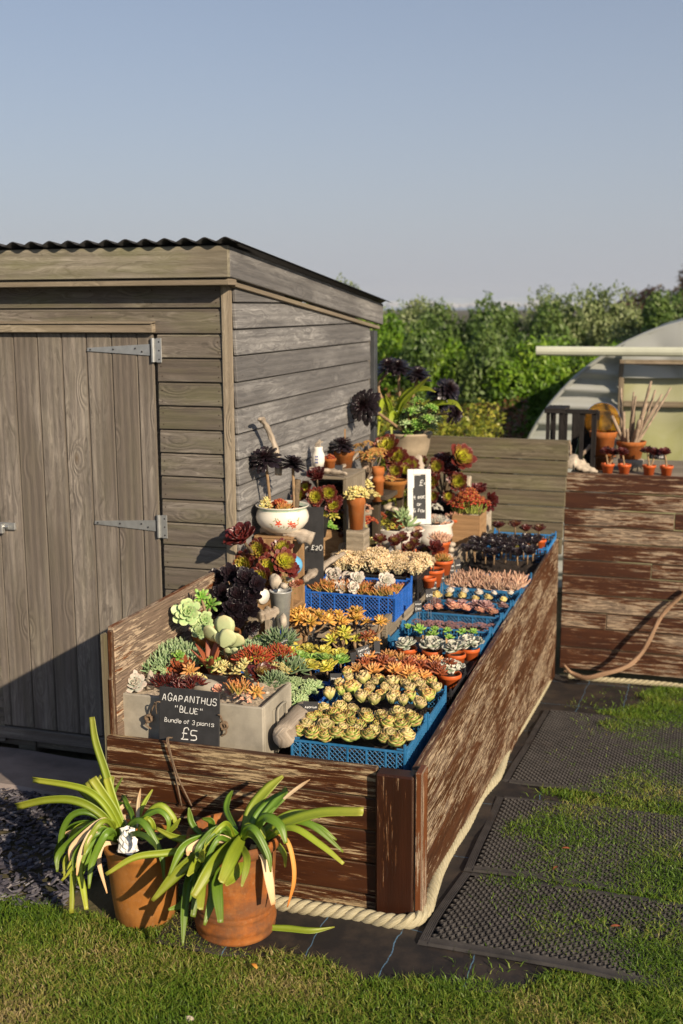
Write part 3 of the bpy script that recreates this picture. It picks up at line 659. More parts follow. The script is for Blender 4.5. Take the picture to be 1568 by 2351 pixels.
mb=MB(); abox(mb,-1.786,-1.765,3.15,3.16,.3,.822,.003,'z'); abox(mb,-1.783,-1.77,3.14,3.15,.3,.66,.002,'z'); kid(mb,'upright_batten',M['peel'],planter)
# back wall
mb=MB(); zs=[1.072,.945,.852,.757,.662,.567,.47,.37]
for i in range(7): cbox(mb,(-1.64,PY1+.002*(i%2),zs[i+1]+.002),(-.705-.004*i+1.64,0,-.006),(0,.001,zs[i]-zs[i+1]-.005),(0,.03,0),.004)
kid(mb,'back_wall',M['green_boards'],planter)
mb=MB(); abox(mb,-1.765,PX1-.03,3.16,PY1-.002,.36,.385,.002,'yf'); kid(mb,'floor',M['soil'],planter)
mb=MB(); abox(mb,-1.765,-1.215,4.45,PY1-.002,.386,.53,.003,'yf'); kid(mb,'raised_shelf',M['darkshelf'],planter)
mb=MB(); 
for a,b,zt_ in ((4.42,5.05,.568),(5.053,6.79,.553)): cbox(mb,(-1.212,a,.386),(0,b-a,0),(0,0,zt_-.386),(.028,0,0),.004)
kid(mb,'divider',M['greywood'],planter)
mb=MB(); cbox(mb,(-1.62,4.408,.40),(.405,0,.0),(0,.0,.135),(0,.026,0),.004); kid(mb,'cross_board',M['drift'],planter)
# rope
def roped(name,pts,rad,n,label,turn,loc_jit=.002,flat=0):
    P=smoothpath(pts,n); mb=MB(); L=[0]
    for a,b in zip(P[:-1],P[1:]): L.append(L[-1]+(b-a).length)
    for s in range(3):
        q=[]
        for i,p in enumerate(P):
            tn=(P[min(i+1,n)]-P[max(i-1,0)]).normalized(); sd=tn.cross(Vector((0,0,1))).normalized(); up=sd.cross(tn)
            a=L[i]*turn+s*2.094
            q.append(p+sd*(math.cos(a)*rad*.52)+up*(math.sin(a)*rad*.52))
        tube(mb,q,rad*.62,8,True,1)
    return mb.build(name,M['rope'],smooth=True)
t=NT('frayed_manila_rope'); o=t.co('Object'); f=t.noise(t.map('UV',(40,260,1)),1,4,.7)
t.out(t.mix(t.ramp(f,[(.3,0.),(.7,1.)]),(.26,.22,.12),(.55,.5,.34)),.95,f,.8,.003); M['rope']=t.m
rp=[(612,2082),(690,2095),(734,2102),(815,2113),(890,2128),(945,2127),(975,2104),(987,2068),(1006,2010),(1032,1960),(1070,1900),(1101,1838),(1142,1788),(1165,1722),(1197,1672),(1228,1620),(1255,1572),(1262,1545)]
pts=[atG(x,y)+Vector((0,0,.019)) for x,y in rp]
tag(roped('mooring_rope',pts,.0215,420,'',62),'thick pale manila rope lying on the ground around the foot of the planter','rope')
pts=[Vector((x,6.74-.01*math.sin(x*9),ground(x,6.72)+.02)) for x in np.linspace(-.66,.6,8)]
tag(roped('rope_length',pts,.016,110,'',62),'thinner far length of rope along the foot of the right hand box','rope')
# ================================================================ RIGHT BOX
fence=empty('display_box',(0,6.83,-.35),'tall box of maroon flaking boards on the right with pots on its top','planter')
mb=MB(); z=.868; i=0; rs=random.Random(4)
hs=[.118,.105,.102,.1,.112,.095,.12,.11,.1,.13,.14]
for i,hh in enumerate(hs):
    cuts=[-.725]+({2:[-.08],3:[.3],5:[-.2],7:[.1],8:[-.45]}.get(i,[]))+[1.6]
    for a,b in zip(cuts[:-1],cuts[1:]): cbox(mb,(a+.001,6.837+.004*(i%2)+.002*rs.random(),z-hh+.003),(b-a-.002,0,-.004),(0,.002,hh-.006),(0,.028,0),.004)
    z-=hh
kid(mb,'front_wall',M['peel_fence'],fence)
mb=MB(); abox(mb,-.7,1.6,6.872,7.6,.80,.862,.003); kid(mb,'top_board',M['greywood'],fence)
mb=MB(); abox(mb,-.7,-.67,6.872,7.6,-.4,.799,.003,'yf'); kid(mb,'side_wall',M['peel_fence'],fence)
# ================================================================ POLYTUNNEL
TY=9.2; CX,CZ,TR=.262,.07,1.71
t=NT('milky_polythene'); o=t.co('Object'); a=t.noise(o,1.6,4,.6)
c=t.mix(t.ramp(a,[(.45,0.),(.7,.5)]),(.5,.52,.5),(.36,.4,.28)); t.out(c,.35,spec=.5)
tl=t.n('BsdfTranslucent',{'Color':c}); mx=t.n('MixShader',{0:.35,1:t.b.outputs[0],2:tl.outputs[0]}); t.t.links.new(mx.outputs[0],t.t.nodes['Material Output'].inputs[0]); M['poly']=t.m
t=NT('algae_polythene'); o=t.co('Object'); a=t.noise(o,2.2,5,.6,.5)
c=t.mix(t.ramp(a,[(.35,0.),(.7,1.)]),(.42,.42,.28),(.3,.31,.13)); t.out(c,.4,spec=.5); M['algae']=t.m
tun=empty('polytunnel',(CX,TY,-.5),'milky plastic polytunnel with wooden door frame behind the right hand box','polytunnel')
mb=MB(); V=[];na=60;ys=np.linspace(TY,TY+6,14)
for yy in ys:
    for i in range(na+1):
        a=math.pi*(-.02+1.04*i/na); rr=TR+.01*math.sin(i*1.9+yy*3)-.03*abs(math.sin((yy-TY)*math.pi/1.2))
        V.append((CX-rr*math.cos(a),yy,CZ+rr*math.sin(a)))
V2=[(x,y,-.55) for x,y,z in V[0::na+1]]
F_=[(j*(na+1)+i,j*(na+1)+i+1,(j+1)*(na+1)+i+1,(j+1)*(na+1)+i) for j in range(13) for i in range(na)]
mb.add(V,F_); mb.add([(CX-TR,TY,CZ-.1),(CX-TR,TY+6,CZ-.1),(CX-TR,TY+6,-.6),(CX-TR,TY,-.6)],[(0,1,2,3)]); kid(mb,'cover',M['poly'],tun,True)
mb=MB(); tube(mb,[(CX-(TR-.012)*math.cos(a),TY-.01,CZ+(TR-.012)*math.sin(a)) for a in np.linspace(-.3,math.pi+.3,60)],.017,8); kid(mb,'hoop',M['poly'],tun,True)
PXW=at(1428,850,Y=TY).x
mb=MB(); nu,nv=40,110; V=[];zs=np.linspace(-.55,CZ+TR-.02,nv)
for z in zs:
    half=math.sqrt(max(0,(TR-.015)**2-(z-CZ)**2)) if z>CZ else TR-.015
    xl=CX-half; xr=max(xl+.001,PXW)
    for i in range(nu):
        s=i/(nu-1); x=xl+(xr-xl)*s; amp=.048*(1-.3*s)
        V.append((x,TY+.02+amp*math.sin(z*2*math.pi/.135+1.2*math.sin(x*2.1)+s)+.01*math.sin(x*7),z))
F_=[(j*nu+i,j*nu+i+1,(j+1)*nu+i+1,(j+1)*nu+i) for j in range(nv-1) for i in range(nu-1)]
mb.add(V,F_); kid(mb,'end_panel',M['poly'],tun,True)
mb=MB(); V=[]
for z in np.linspace(1.3,CZ+TR-.02,20):
    half=math.sqrt(max(0,(TR-.015)**2-(z-CZ)**2))
    for i in range(60):
        x=max(CX-half,PXW)+ (CX+half-max(CX-half,PXW))*i/59; V.append((x,TY-.02-.05*abs(math.sin(x*5.3+z*3))*max(0,(1.78-z))*2,z))
F_=[(j*60+i,j*60+i+1,(j+1)*60+i+1,(j+1)*60+i) for j in range(19) for i in range(59)]
mb.add(V,F_); kid(mb,'gable_panel',M['poly'],tun,True)
M['frame']=weathered('greenhouse_frame_wood',(.3,.24,.17),(.17,.13,.09),(.4,.34,.26),.3,.3)
mb=MB(); abox(mb,PXW-.02,PXW+.02,TY-.06,TY-.01,-.5,1.44,.004,'z'); kid(mb,'door_post',M['frame'],tun)
mb=MB(); zr=at(1490,1005-80+2,Y=TY).z; abox(mb,PXW+.021,1.6,TY-.05,TY-.015,zr-.022,zr+.022,.004); kid(mb,'cross_rail',M['frame'],tun)
mb=MB(); xq=at(1538,900,Y=TY).x; abox(mb,xq-.025,xq+.025,TY+.06,TY+.09,-.5,1.44,.004,'z'); kid(mb,'door_post',M['frame'],tun)
mb=MB(); abox(mb,PXW+.021,1.6,TY-.058,TY-.02,1.4,1.44,.004); kid(mb,'head_rail',M['frame'],tun)
mb=MB(); V=[]
for z in np.linspace(-.5,1.41,40):
    for i in range(40):
        x=PXW+.02+(1.6-PXW)*i/39; V.append((x,TY+.01+.008*math.sin(x*13+z*4)+.006*math.sin(z*17+x*5),z))
mb.add(V,[(j*40+i,j*40+i+1,(j+1)*40+i+1,(j+1)*40+i) for j in range(39) for i in range(39)]); kid(mb,'door_sheet',M['algae'],tun,True)
b0=at(1231,795,Y=8.9);b1=at(1231,816,Y=8.9)
mb=MB(); V=[];UV=[]
prof=[(0,-1),(.35,-1.02),(.8,-.7),(1,-.1),(.95,.5),(.6,.95),(0,1)]
hh=(b0.z-b1.z)/2; zc=(b0.z+b1.z)/2
for xx in (b0.x,1.7):
    for y,z in prof: V.append((xx,8.93-y*.045,zc+z*hh))
    for y,z in prof[::-1]: V.append((xx,8.93+y*.045+.004,zc+z*hh))
n=14; mb.add(V,[(i,(i+1)%n,n+(i+1)%n,n+i) for i in range(n)]+[tuple(range(n))[::-1],tuple(range(n,2*n))])
M['gutter']=plain('algae_stained_white_plastic',(.55,.57,.45),.4,.12,3,.02)
g_=mb.build('roller_rail',M['gutter'],smooth=False); tag(g_,'long pale green tinged roller rail across the front of the polytunnel','rail')
# ================================================================ HEDGE
def leafmat(name,c1,c2,c3):
    t=NT(name); sx=t.n('SeparateXYZ',{0:t.co('UV')}); u=sx.outputs[0]
    c=t.ramp(u,[(0,c1),(.5,c2),(1,c3)]); t.out(c,.45,spec=.45)
    tl=t.n('BsdfTranslucent',{'Color':c}); mx=t.n('MixShader',{0:.3,1:t.b.outputs[0],2:tl.outputs[0]}); t.t.links.new(mx.outputs[0],t.t.nodes['Material Output'].inputs[0]); return t.m
HB=leafmat('bright_hedge_leaves',(.05,.11,.008),(.14,.27,.015),(.3,.42,.04)); HG=leafmat('grey_green_hedge_leaves',(.08,.12,.035),(.19,.25,.085),(.34,.38,.18)); HBR=leafmat('brown_tree_leaves',(.05,.03,.02),(.1,.06,.04),(.12,.09,.04)); HD=leafmat('dark_hedge_leaves',(.05,.1,.02),(.1,.17,.035),(.17,.24,.06))
M['bark']=plain('hedge_bark',(.1,.07,.045),.9)
def crown(n,seed,w,h,d,ls,lobes):
    r=np.random.default_rng(seed); L=[]
    for k in range(lobes):
        a=r.random()*6.28; q=r.random()**.5; L.append((w*.8*r.uniform(-1,1),d*.6*q*math.sin(a),h*(.12+.70*r.random()),r.uniform(.16,.33)*w))
    L=np.array(L); i=r.integers(0,lobes,n); g=r.normal(size=(n,3)); g/=np.linalg.norm(g,axis=1)[:,None]
    rad=L[i,3]*(.5+.5*r.random(n)**.4)*(1+.16*np.sin(g[:,0]*9+i)*np.sin(g[:,2]*8+i*2)); P=L[i,:3]+g*rad[:,None]
    # twiggy shoots on the outline
    sh=r.random(n)<.10; P[sh]+=g[sh]*r.uniform(0,.12,(sh.sum(),1))*w*.5
    keep=(P[:,2]>0)&(P[:,2]<h*1.05); P=P[keep];g=g[keep]; n=len(P)
    nn=g*.6+r.normal(size=(n,3))*.6+np.array([0,0,.4]); nn/=np.linalg.norm(nn,axis=1)[:,None]
    s=np.cross(nn,r.normal(size=(n,3))); s/=np.linalg.norm(s,axis=1)[:,None]; q=np.cross(nn,s); sz=ls*r.uniform(.6,1.4,n)[:,None]
    V=np.stack([P-s*sz,P-q*sz*.45+nn*sz*.1,P+s*sz,P+q*sz*.45+nn*sz*.1],1)
    rr=np.clip(r.random(n)*.45+.75*vnoise(P[:,0],P[:,2],4./w,seed)-.1,0,1); UV=np.zeros((n,4,2)); UV[:,:,0]=rr[:,None]
    mb=MB(); mb.add(V,np.arange(n*4).reshape(-1,4),UV)
    # inner mass of big dark leaves to stop light coming through
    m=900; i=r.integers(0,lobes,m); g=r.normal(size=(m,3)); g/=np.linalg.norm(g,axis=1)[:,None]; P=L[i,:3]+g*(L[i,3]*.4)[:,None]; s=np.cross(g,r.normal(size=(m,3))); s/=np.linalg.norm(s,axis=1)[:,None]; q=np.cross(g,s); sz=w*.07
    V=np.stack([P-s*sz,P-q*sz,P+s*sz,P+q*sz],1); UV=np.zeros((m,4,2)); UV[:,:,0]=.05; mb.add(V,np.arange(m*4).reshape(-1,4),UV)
    return mb
def trunkm(h,w,seed):
    rg=random.Random(seed); mb=MB()
    for k in range(5):
        a=rg.random()*6.28; tube(mb,[(rg.uniform(-.1,.1)*w,rg.uniform(-.1,.1)*w,0),(.15*w*math.cos(a),.15*w*math.sin(a),h*.35),(.4*w*math.cos(a),.4*w*math.sin(a),h*.8)],[.05*w,.035*w,.012*w],6)
    return mb
cm={}
for nm,mt,n,ls in (('b',HB,24000,.031),('g',HG,24000,.027),('d',HD,22000,.03),('r',HBR,9000,.05)):
    for s in range(2 if nm!='r' else 1):
        cm[nm+str(s)]=(crown(n,40+s+len(nm)*3+ord(nm),1.,2.,.9,ls,34).mesh('crown',mt),)
tmesh=trunkm(1.6,1.,3).mesh('trunk',M['bark'])
def shrub(kind,x,y,w,h,rz,label,cat='shrub',group='shrubs of the hedge behind the display'):
    e=empty('hedge_shrub',(x,y,ground(x,y)-.02),label,cat,group,rz); e.scale=(w,w,h/2.0)
    link('crown',cm[kind][0],e); link('trunk',tmesh,e); return e
hb=[(-3.95,'b0',2.12),(-3.2,'b1',1.85),(-2.55,'d0',2.02),(-1.9,'b1',1.72),(-1.15,'b0',1.72),(-.4,'b1',1.66),(.4,'b0',1.68),(1.2,'b1',1.7)]
for i,(x,k,top) in enumerate(hb):
    shrub(k,x,13.2+.3*math.sin(i*2.1),.9,top+.5,i*1.7,'bright green glossy hedge shrub, %s in the front row'%ordl(i,len(hb)) if i<7 else 'bright green glossy hedge shrub at the right end of the front row')
gb=[(-5.1,'g0',2.25),(-4.2,'g1',2.42),(-3.5,'g0',2.2),(-2.85,'d1',2.22),(-2.1,'d0',2.3),(-1.4,'g0',2.4),(-.7,'g1',2.3),(0.05,'d1',2.38),(.9,'g0',2.2),(1.8,'d0',2.25)]
for i,(x,k,top) in enumerate(gb):
    shrub(k,x,15.0+.3*math.sin(i*1.3+1),1.,top+.5,i*2.3+.4,('grey green' if k[0]=='g' else 'dark green')+' taller shrub, %s in the row behind the front hedge'%ordl(i,len(gb)))
for i,(x,y,h) in enumerate([(-1.3,44,3.2),(.3,45,3.8),(2.3,46,4.2)]):
    e=shrub('r0',x,y,1.9,h+.4,i*2.,['small brown leaved tree at the left of the far trees on the right','taller brown leaved tree between two others above the hedge on the right','brown leaved tree at the right frame edge above the hedge'][i],'tree','brown trees beyond the hedge'); e.name='brown_tree'
# low planting between the tunnel and the display
LOWG=leafmat('yellow_green_low_leaves',(.1,.14,.015),(.25,.28,.03),(.45,.4,.06)); LOWR=leafmat('reddish_low_leaves',(.1,.04,.02),(.17,.075,.03),(.25,.14,.05))
def low(name,mt,n,box,hf,ls,seed,label):
    r=np.random.default_rng(seed); x=r.uniform(box[0],box[1],n);y=r.uniform(box[2],box[3],n); z=gz(x,y)+hf(x,y)*(r.random(n)**.35)
    P=np.c_[x,y,z]; nn=r.normal(size=(n,3))*.6+np.array([0,0,.8]); nn/=np.linalg.norm(nn,axis=1)[:,None]; s=np.cross(nn,r.normal(size=(n,3))); s/=np.linalg.norm(s,axis=1)[:,None]; q=np.cross(nn,s); sz=ls*r.uniform(.6,1.4,n)[:,None]
    V=np.stack([P-s*sz,P-q*sz*.6,P+s*sz,P+q*sz*.6],1); UV=np.zeros((n,4,2)); UV[:,:,0]=r.random(n)[:,None]
    mb=MB(); mb.add(V,np.arange(n*4).reshape(-1,4),UV); return tag(mb.build(name,mt),label,'ground cover',kind='stuff')
low('low_foliage',LOWG,16000,(-3.2,-1.5,8.2,9.6),lambda x,y:1.46+.16*(vnoise(x,y,3,9)-.5)*2,.02,21,'yellow green low planting behind the mossy back board')
low('low_foliage',LOWR,14000,(-3.6,-1.6,9.6,11.5),lambda x,y:1.38+.2*(vnoise(x,y,2,4)-.5)*2,.022,22,'reddish brown low planting at the foot of the hedge')
# ================================================================ WRITING
CLAMP=-1.685
G_={'A':['02 28 42','14 34'],'G':['46 38 18 05 12 32 44 34 24'],'P':['02 08 38 46 35 05'],'N':['02 08 42 48'],'T':['08 48','28 22'],'H':['02 08','42 48','05 45'],'U':['08 03 12 32 43 48'],'S':['47 38 18 06 15 35 43 32 12 03'],
'B':['02 08 28 36 25 05','25 44 43 32 02'],'L':['08 02 42'],'E':['48 08 02 42','05 35'],'C':['47 38 18 06 04 12 32 43'],'R':['02 08 38 46 35 05','25 42'],'V':['08 22 48'],'I':['28 22'],'F':['48 08 02','05 35'],'M':['02 08 24 48 42'],'O':['18 06 04 12 32 44 46 38 18'],
'a':['46 16 05 03 12 32 43','46 42'],'b':['08 02','05 26 45 43 32 12 03'],'c':['45 36 16 05 03 12 32 43'],'d':['48 42','45 26 05 03 12 32 43'],'e':['04 44 45 36 16 05 03 12 42'],'f':['38 28 17 12','06 36'],'h':['08 02','05 26 45 42'],'i':['26 22','27 28'],'l':['28 23 32'],
'm':['02 06','05 16 25 22','25 36 45 42'],'n':['02 06','05 26 45 42'],'o':['16 05 03 12 32 43 45 36 16'],'p':['00 06','05 26 45 43 32 12 03'],'r':['02 06','05 26 36'],'s':['45 36 16 05 34 43 32 02'],'t':['28 23 32','16 36'],'u':['06 03 12 32 43','46 42'],'v':['06 22 46'],'w':['06 12 25 32 46'],'k':['08 02','46 04 42'],'g':['46 16 05 03 12 32 43','46 41 30 10'],'y':['06 22','46 22 10'],'x':['06 42','46 02'],
'3':['07 18 38 46 35 25','35 43 32 12 03'],'5':['48 08 05 35 44 43 32 02'],'4':['38 04 44','35 30'],'2':['07 18 38 46 02 42'],'0':['18 06 04 12 32 44 46 38 18'],'6':['37 18 05 03 12 32 43 34 05'],'£':['47 38 28 17 13 02 42','05 35'],'"':['08 06','28 26'],'.':['22 23'],' ':[],
'/':['02 48']}
def write(name,parent,text,o,ex,ey,nrm,h,wd,seed=0,center=True,mat='chalk'):
    """chalk strokes; o = baseline centre, ex/ey plane axes"""
    rg=random.Random(seed); mb=MB(); o,ex,ey,nrm=(Vector(q) for q in (o,ex,ey,nrm)); u=h/6.; adv=[(2.6 if c in 'il.' else 3 if c==' ' else 5.6 if c.isupper() or c in '£' else 5.2) for c in text]
    x=-(sum(adv)-1.4)/2 if center else 0
    for c,a in zip(text,adv):
        jy=rg.uniform(-.35,.35); sc_=rg.uniform(.86,1.12)
        for s in G_[c]:
            pts=[((int(q[0])-(1.2 if c in 'il.' else 0))*sc_*.92+x+rg.uniform(-.14,.14)+int(q[1])*.11,(int(q[1])-2)*sc_+jy+rg.uniform(-.14,.14)) for q in s.split()]
            P=smoothpath([Vector((px,py,0)) for px,py in pts],max(4,len(pts)*3)) if len(pts)>2 else [Vector((*p,0)) for p in pts]
            V=[]
            for i,p in enumerate(P):
                t_=(P[min(i+1,len(P)-1)]-P[max(i-1,0)]); t_.normalize(); n_=Vector((-t_.y,t_.x,0)); w2=wd/2*rg.uniform(.7,1.25)
                for sg in (-1,1):
                    V.append(o+ex*(p.x*u)+ey*(p.y*u)+(ex*n_.x+ey*n_.y)*(sg*w2)+nrm*.0009)
            mb.add(V,[(2*i,2*i+1,2*i+3,2*i+2) for i in range(len(P)-1)])
        x+=a
    ob=mb.build(name,M[mat]); ob.parent=parent
    if parent and parent.type=='EMPTY': ob.matrix_parent_inverse=Matrix.Translation(-parent.location)
    return ob
def K(mb,name,m,e,smooth=False):
    o=mb.build(name,m,None,smooth); o.parent=e; o.matrix_parent_inverse=Matrix.Translation(-e.location); return o
def HD(name,e,spec,mat,pos,R,dirv=(0,0,1),var=None):
    o=head(name,None,spec,mat,pos,R,dirv,var); o.parent=e; o.matrix_parent_inverse=Matrix.Translation(-e.location) if e.type=='EMPTY' else Matrix(); return o
def LK(name,me,e,pos,rz=0,s=1.):
    o=link(name,me,None,pos,(0,0,rz),s); o.parent=e; o.matrix_parent_inverse=Matrix.Translation(-e.location); return o
TOCAM=lambda p:(Vector((0,0,CH))-Vector(p)).normalized()
# ================================================================ CRATES
def lattice(mb,o,u,L,H,out,diag=True):
    """side panel in plane u x z"""
    u=Vector(u);out=Vector(out);o=Vector(o); th=.0028
    def bar(a0,z0,a1,z1,w,t=th):
        p=o+u*a0+Vector((0,0,z0)); q=o+u*a1+Vector((0,0,z1)); d=(q-p); n=out; s=d.cross(n).normalized()*w
        cbox(mb,p-s*.5-n*(t*.5),d,s,n*t,.0006)
    bar(0,.004,L,.004,.007,.006); bar(0,H-.014,L,H-.014,.007,.007); bar(.03,H*.55,L-.03,H*.55,.003) if not diag else None
    nb=max(2,int(round(L/.062)))
    for i in range(nb+1): bar(L*i/nb,.004,L*i/nb,H-.014,.006,.005)
    if diag:
        p=.0165; h0,h1=.006,H-.016; hh=h1-h0; k=0
        a=-hh
        while a<L:
            for s in (0,1):
                x0,x1=(a,a+hh) if s==0 else (a+hh,a)
                z0,z1=h0,h1
                lo,hi=0.,L
                def clip(xa,za,xb,zb):
                    if xa<lo: za+=(lo-xa)/(xb-xa)*(zb-za); xa=lo
                    if xb<lo: zb+=(lo-xb)/(xa-xb)*(za-zb); xb=lo
                    if xa>hi: za+=(hi-xa)/(xb-xa)*(zb-za); xa=hi
                    if xb>hi: zb+=(hi-xb)/(xa-xb)*(za-zb); xb=hi
                    return xa,za,xb,zb
                q=clip(x0,z0,x1,z1)
                if abs(q[2]-q[0])>.004: bar(*q,.0022)
            a+=p
    else:
        p=.0135; n=int(L/p)
        for i in range(n): bar(i*p,.006,i*p,H-.016,.0035)
        for z in (.02,.034,.048,.062): 
            if z<H-.02: bar(0,z,L,z,.0035)
_cr={}
def cratemesh(W,D,H,mat,diag):
    k=(W,D,H,mat,diag)
    if k in _cr: return _cr[k]
    m=M[mat]; P=[]
    for (o,u,L,out) in (((0,0,0),(1,0,0),W,(0,-1,0)),((0,D,0),(1,0,0),W,(0,1,0)),((0,0,0),(0,1,0),D,(-1,0,0)),((W,0,0),(0,1,0),D,(1,0,0))):
        mb=MB(); lattice(mb,o,u,L,H,out,diag); P.append(('side_panel',mb.mesh('side_panel',m)))
    for x in (0,W):
        for y in (0,D):
            mb=MB(); sx_=1 if x==0 else -1; sy_=1 if y==0 else -1
            xx=x-.003*sx_; yy=y-.003*sy_
            def bx(a,b,c,d,e,f): abox(mb,min(a,b),max(a,b),min(c,d),max(c,d),e,f,.001)
            bx(xx,xx+.008*sx_,yy,yy+.008*sy_,0,H+.012); bx(xx+.028*sx_,xx+.033*sx_,yy+.0005*sy_,yy+.006*sy_,0,H-.0105); bx(xx+.0005*sx_,xx+.006*sx_,yy+.028*sy_,yy+.033*sy_,0,H-.0105)
            bx(xx+.0085*sx_,xx+.03*sx_,yy+.001*sy_,yy+.005*sy_,H-.008,H-.002); bx(xx+.001*sx_,xx+.005*sx_,yy+.0085*sy_,yy+.03*sy_,H-.008,H-.002)
            P.append(('corner_post',mb.mesh('corner_post',m)))
    mb=MB(); abox(mb,.003,W-.003,.003,D-.003,.001,.004,.0005); P.append(('base',mb.mesh('base',m)))
    mb=MB(); 
    nx,ny=18,12; V=[];rg=random.Random(3)
    for j in range(ny+1):
        for i in range(nx+1): V.append((.006+(W-.012)*i/nx,.006+(D-.012)*j/ny,.045+rg.uniform(-.012,.012)))
    mb.add(V,[(j*(nx+1)+i,j*(nx+1)+i+1,(j+1)*(nx+1)+i+1,(j+1)*(nx+1)+i) for j in range(ny) for i in range(nx)]); P.append(('compost',mb.mesh('compost',M['soil'],True)))
    _cr[k]=P; return P
def crate(x,y,z,W,D,H,mat,label,diag=True,rz=0,cat='crate',name='plant_crate'):
    e=empty(name,(x,y,z),label,cat,'plastic crates and trays of plants',rz)
    for n,me in cratemesh(W,D,H,mat,diag): link(n,me,e)
    return e
def mk(d,o,r,c):
    l='%s, %s in %s row of %s'%(d,o,r,c)
    return l if len(l.split())<=16 else '%s, %s, %s row, %s'%(d,o,r,c)
def fill(cr,W,D,z,rows,spec,mats,R,desc,crname,group,name='succulent',jit=.011,stem=0,lean=.12,x0=0,y0=0,rowoff=True,skip=()):
    nrow=len(rows); rn=['front','second','third','fourth','back'] if nrow>4 else ['front','second','third','back'][:nrow-1]+['back'] if nrow>1 else ['only']
    if nrow==3: rn=['front','middle','back']
    if nrow==2: rn=['front','back']
    out=[]
    for j,n in enumerate(rows):
        for i in range(n):
            px=x0+W*(i+.5+(.18 if j%2 else -.1)*(1 if rowoff else 0))/n+random.uniform(-jit,jit); py=y0+D*(j+.5)/nrow+random.uniform(-jit,jit)
            if (j,i) in skip: continue
            p=cr.location+Vector((px,py,z+random.uniform(-.006,.006)+stem)); mt=mats[(i*3+j*5)%len(mats)] if len(mats)>1 else mats[0]
            dd=(random.uniform(-lean,lean)*1.8,random.uniform(-lean,lean)*1.8-.18,1)
            lab=mk(desc,ordl(i,n),rn[j],crname) if nrow>1 else '%s, %s in %s'%(desc,ordl(i,n),crname)
            if stem:
                e=empty(name,p-Vector((0,0,stem)),lab,'plant',group); HD('rosette',e,spec,mt,p,R*random.uniform(.85,1.15),dd)
                mb=MB(); tube(mb,[p-Vector((random.uniform(-.004,.004),0,stem+.02)),p-Vector((.002,0,stem*.5)),p],[.0045,.004,.0035],6); K(mb,'stem',M['stem'],e,True)
            else:
                e=head(name,None,spec,mt,p,R*random.uniform(.72,1.18),dd); tag(e,lab,'plant',group)
            out.append(e)
    return out
random.seed(21)
FZ=.386; CX0=-1.182; CW=.365
# right hand column, near to far
c1=crate(-1.183,3.235,FZ,.375,.285,.112,'teal','front teal plastic crate of green houseleeks, nearest the camera')
fill(c1,.365,.275,.112,[8,7,8,7,7],'semp',['semp','semp','bud'],.06,'pink edged green houseleek','front teal crate','green houseleeks in the front crate','houseleek')
c2=crate(-1.18,3.535,FZ,.375,.285,.112,'teal','second teal plastic crate, holding closed pale green houseleeks')
fill(c2,.365,.275,.128,[7,7,7,7,6],'bud',['bud','bud','semp'],.06,'closed pale green houseleek','second teal crate','closed pale houseleeks in the second crate','houseleek',stem=.0)
c3=crate(-1.175,3.835,FZ,.385,.27,.095,'black','black plastic tray of orange pointed succulents',False)
fill(c3,.32,.25,.12,[5,6,5],'star',['orange','orange','rust'],.055,'orange pointed succulent','the black tray','orange pointed succulents in the black tray','stonecrop',stem=.012,x0=.0)
for i,(x,y) in enumerate(((.325,.09),(.335,.2))): tag(head('stonecrop',None,'star','rust',c3.location+Vector((x,y,.13)),.047,(.1,-.2,1)),['dark rust red succulent at the front right corner of the black tray','dark rust red succulent at the back right corner of the black tray'][i],'plant')
c4=crate(-1.175,4.115,FZ,.385,.275,.07,'black','low black plastic tray holding orange pots of grey succulents',False)
# potted grey echeverias
def potprof(r0,r1,h,rim=.004,th=.0025): return [(0,0),(r0,0),(r1-.001,h-.016),(r1+rim*.3,h-.0155),(r1+rim,h-.013),(r1+rim,h-.0015),(r1+rim-.001,h),(r1-.001,h),(r1-th,h-.006),(r1-th,h-.012)]
def soil(e,c,r,z):
    mb=MB(); V=[(0,0,.003)];rg=random.Random(int(r*1e4))
    for q in (.35,.7,1.):
        for k in range(14): a=6.283*k/14; V.append((r*q*math.cos(a),r*q*math.sin(a),rg.uniform(-.003,.003) if q<1 else -.002))
    F_=[(0,1+k,1+(k+1)%14) for k in range(14)]+[(1+i*14+k,15+i*14+k,15+i*14+(k+1)%14,1+i*14+(k+1)%14) for i in (0,1) for k in range(14)]
    mb.add(np.array(V)+np.array([c[0],c[1],c[2]+z]),F_); K(mb,'soil',M['soil'],e,True)
def pot(name,label,c,r0,r1,h,mat,cat='pot',group=None,rim=.004,seg=32,prof=None):
    e=empty(name,c,label,cat,group); mb=MB(); lathe(mb,prof or potprof(r0,r1,h,rim),c,seg); K(mb,'pot',M[mat] if isinstance(mat,str) else mat,e,True); soil(e,c,r1-.003,h-.012); return e
def woodtag(e,p,d=(.1,0,1),L=.06,mat='drift'):
    d=Vector(d).normalized(); mb=MB(); s=Vector((1,.3,0)).normalized()*.008; cbox(mb,Vector(p)-s*.5,d*L,s,d.cross(s).normalized()*.0018,.0006); return K(mb,'plant_tag',M['cratewood'] if mat=='drift' else M[mat],e)
gp=[(905,1533,'front left'),(968,1540,'front middle'),(1032,1546,'front right, largest'),(935,1487,'back left'),(992,1492,'back middle'),(1046,1500,'middle right'),(1078,1487,'back right')]
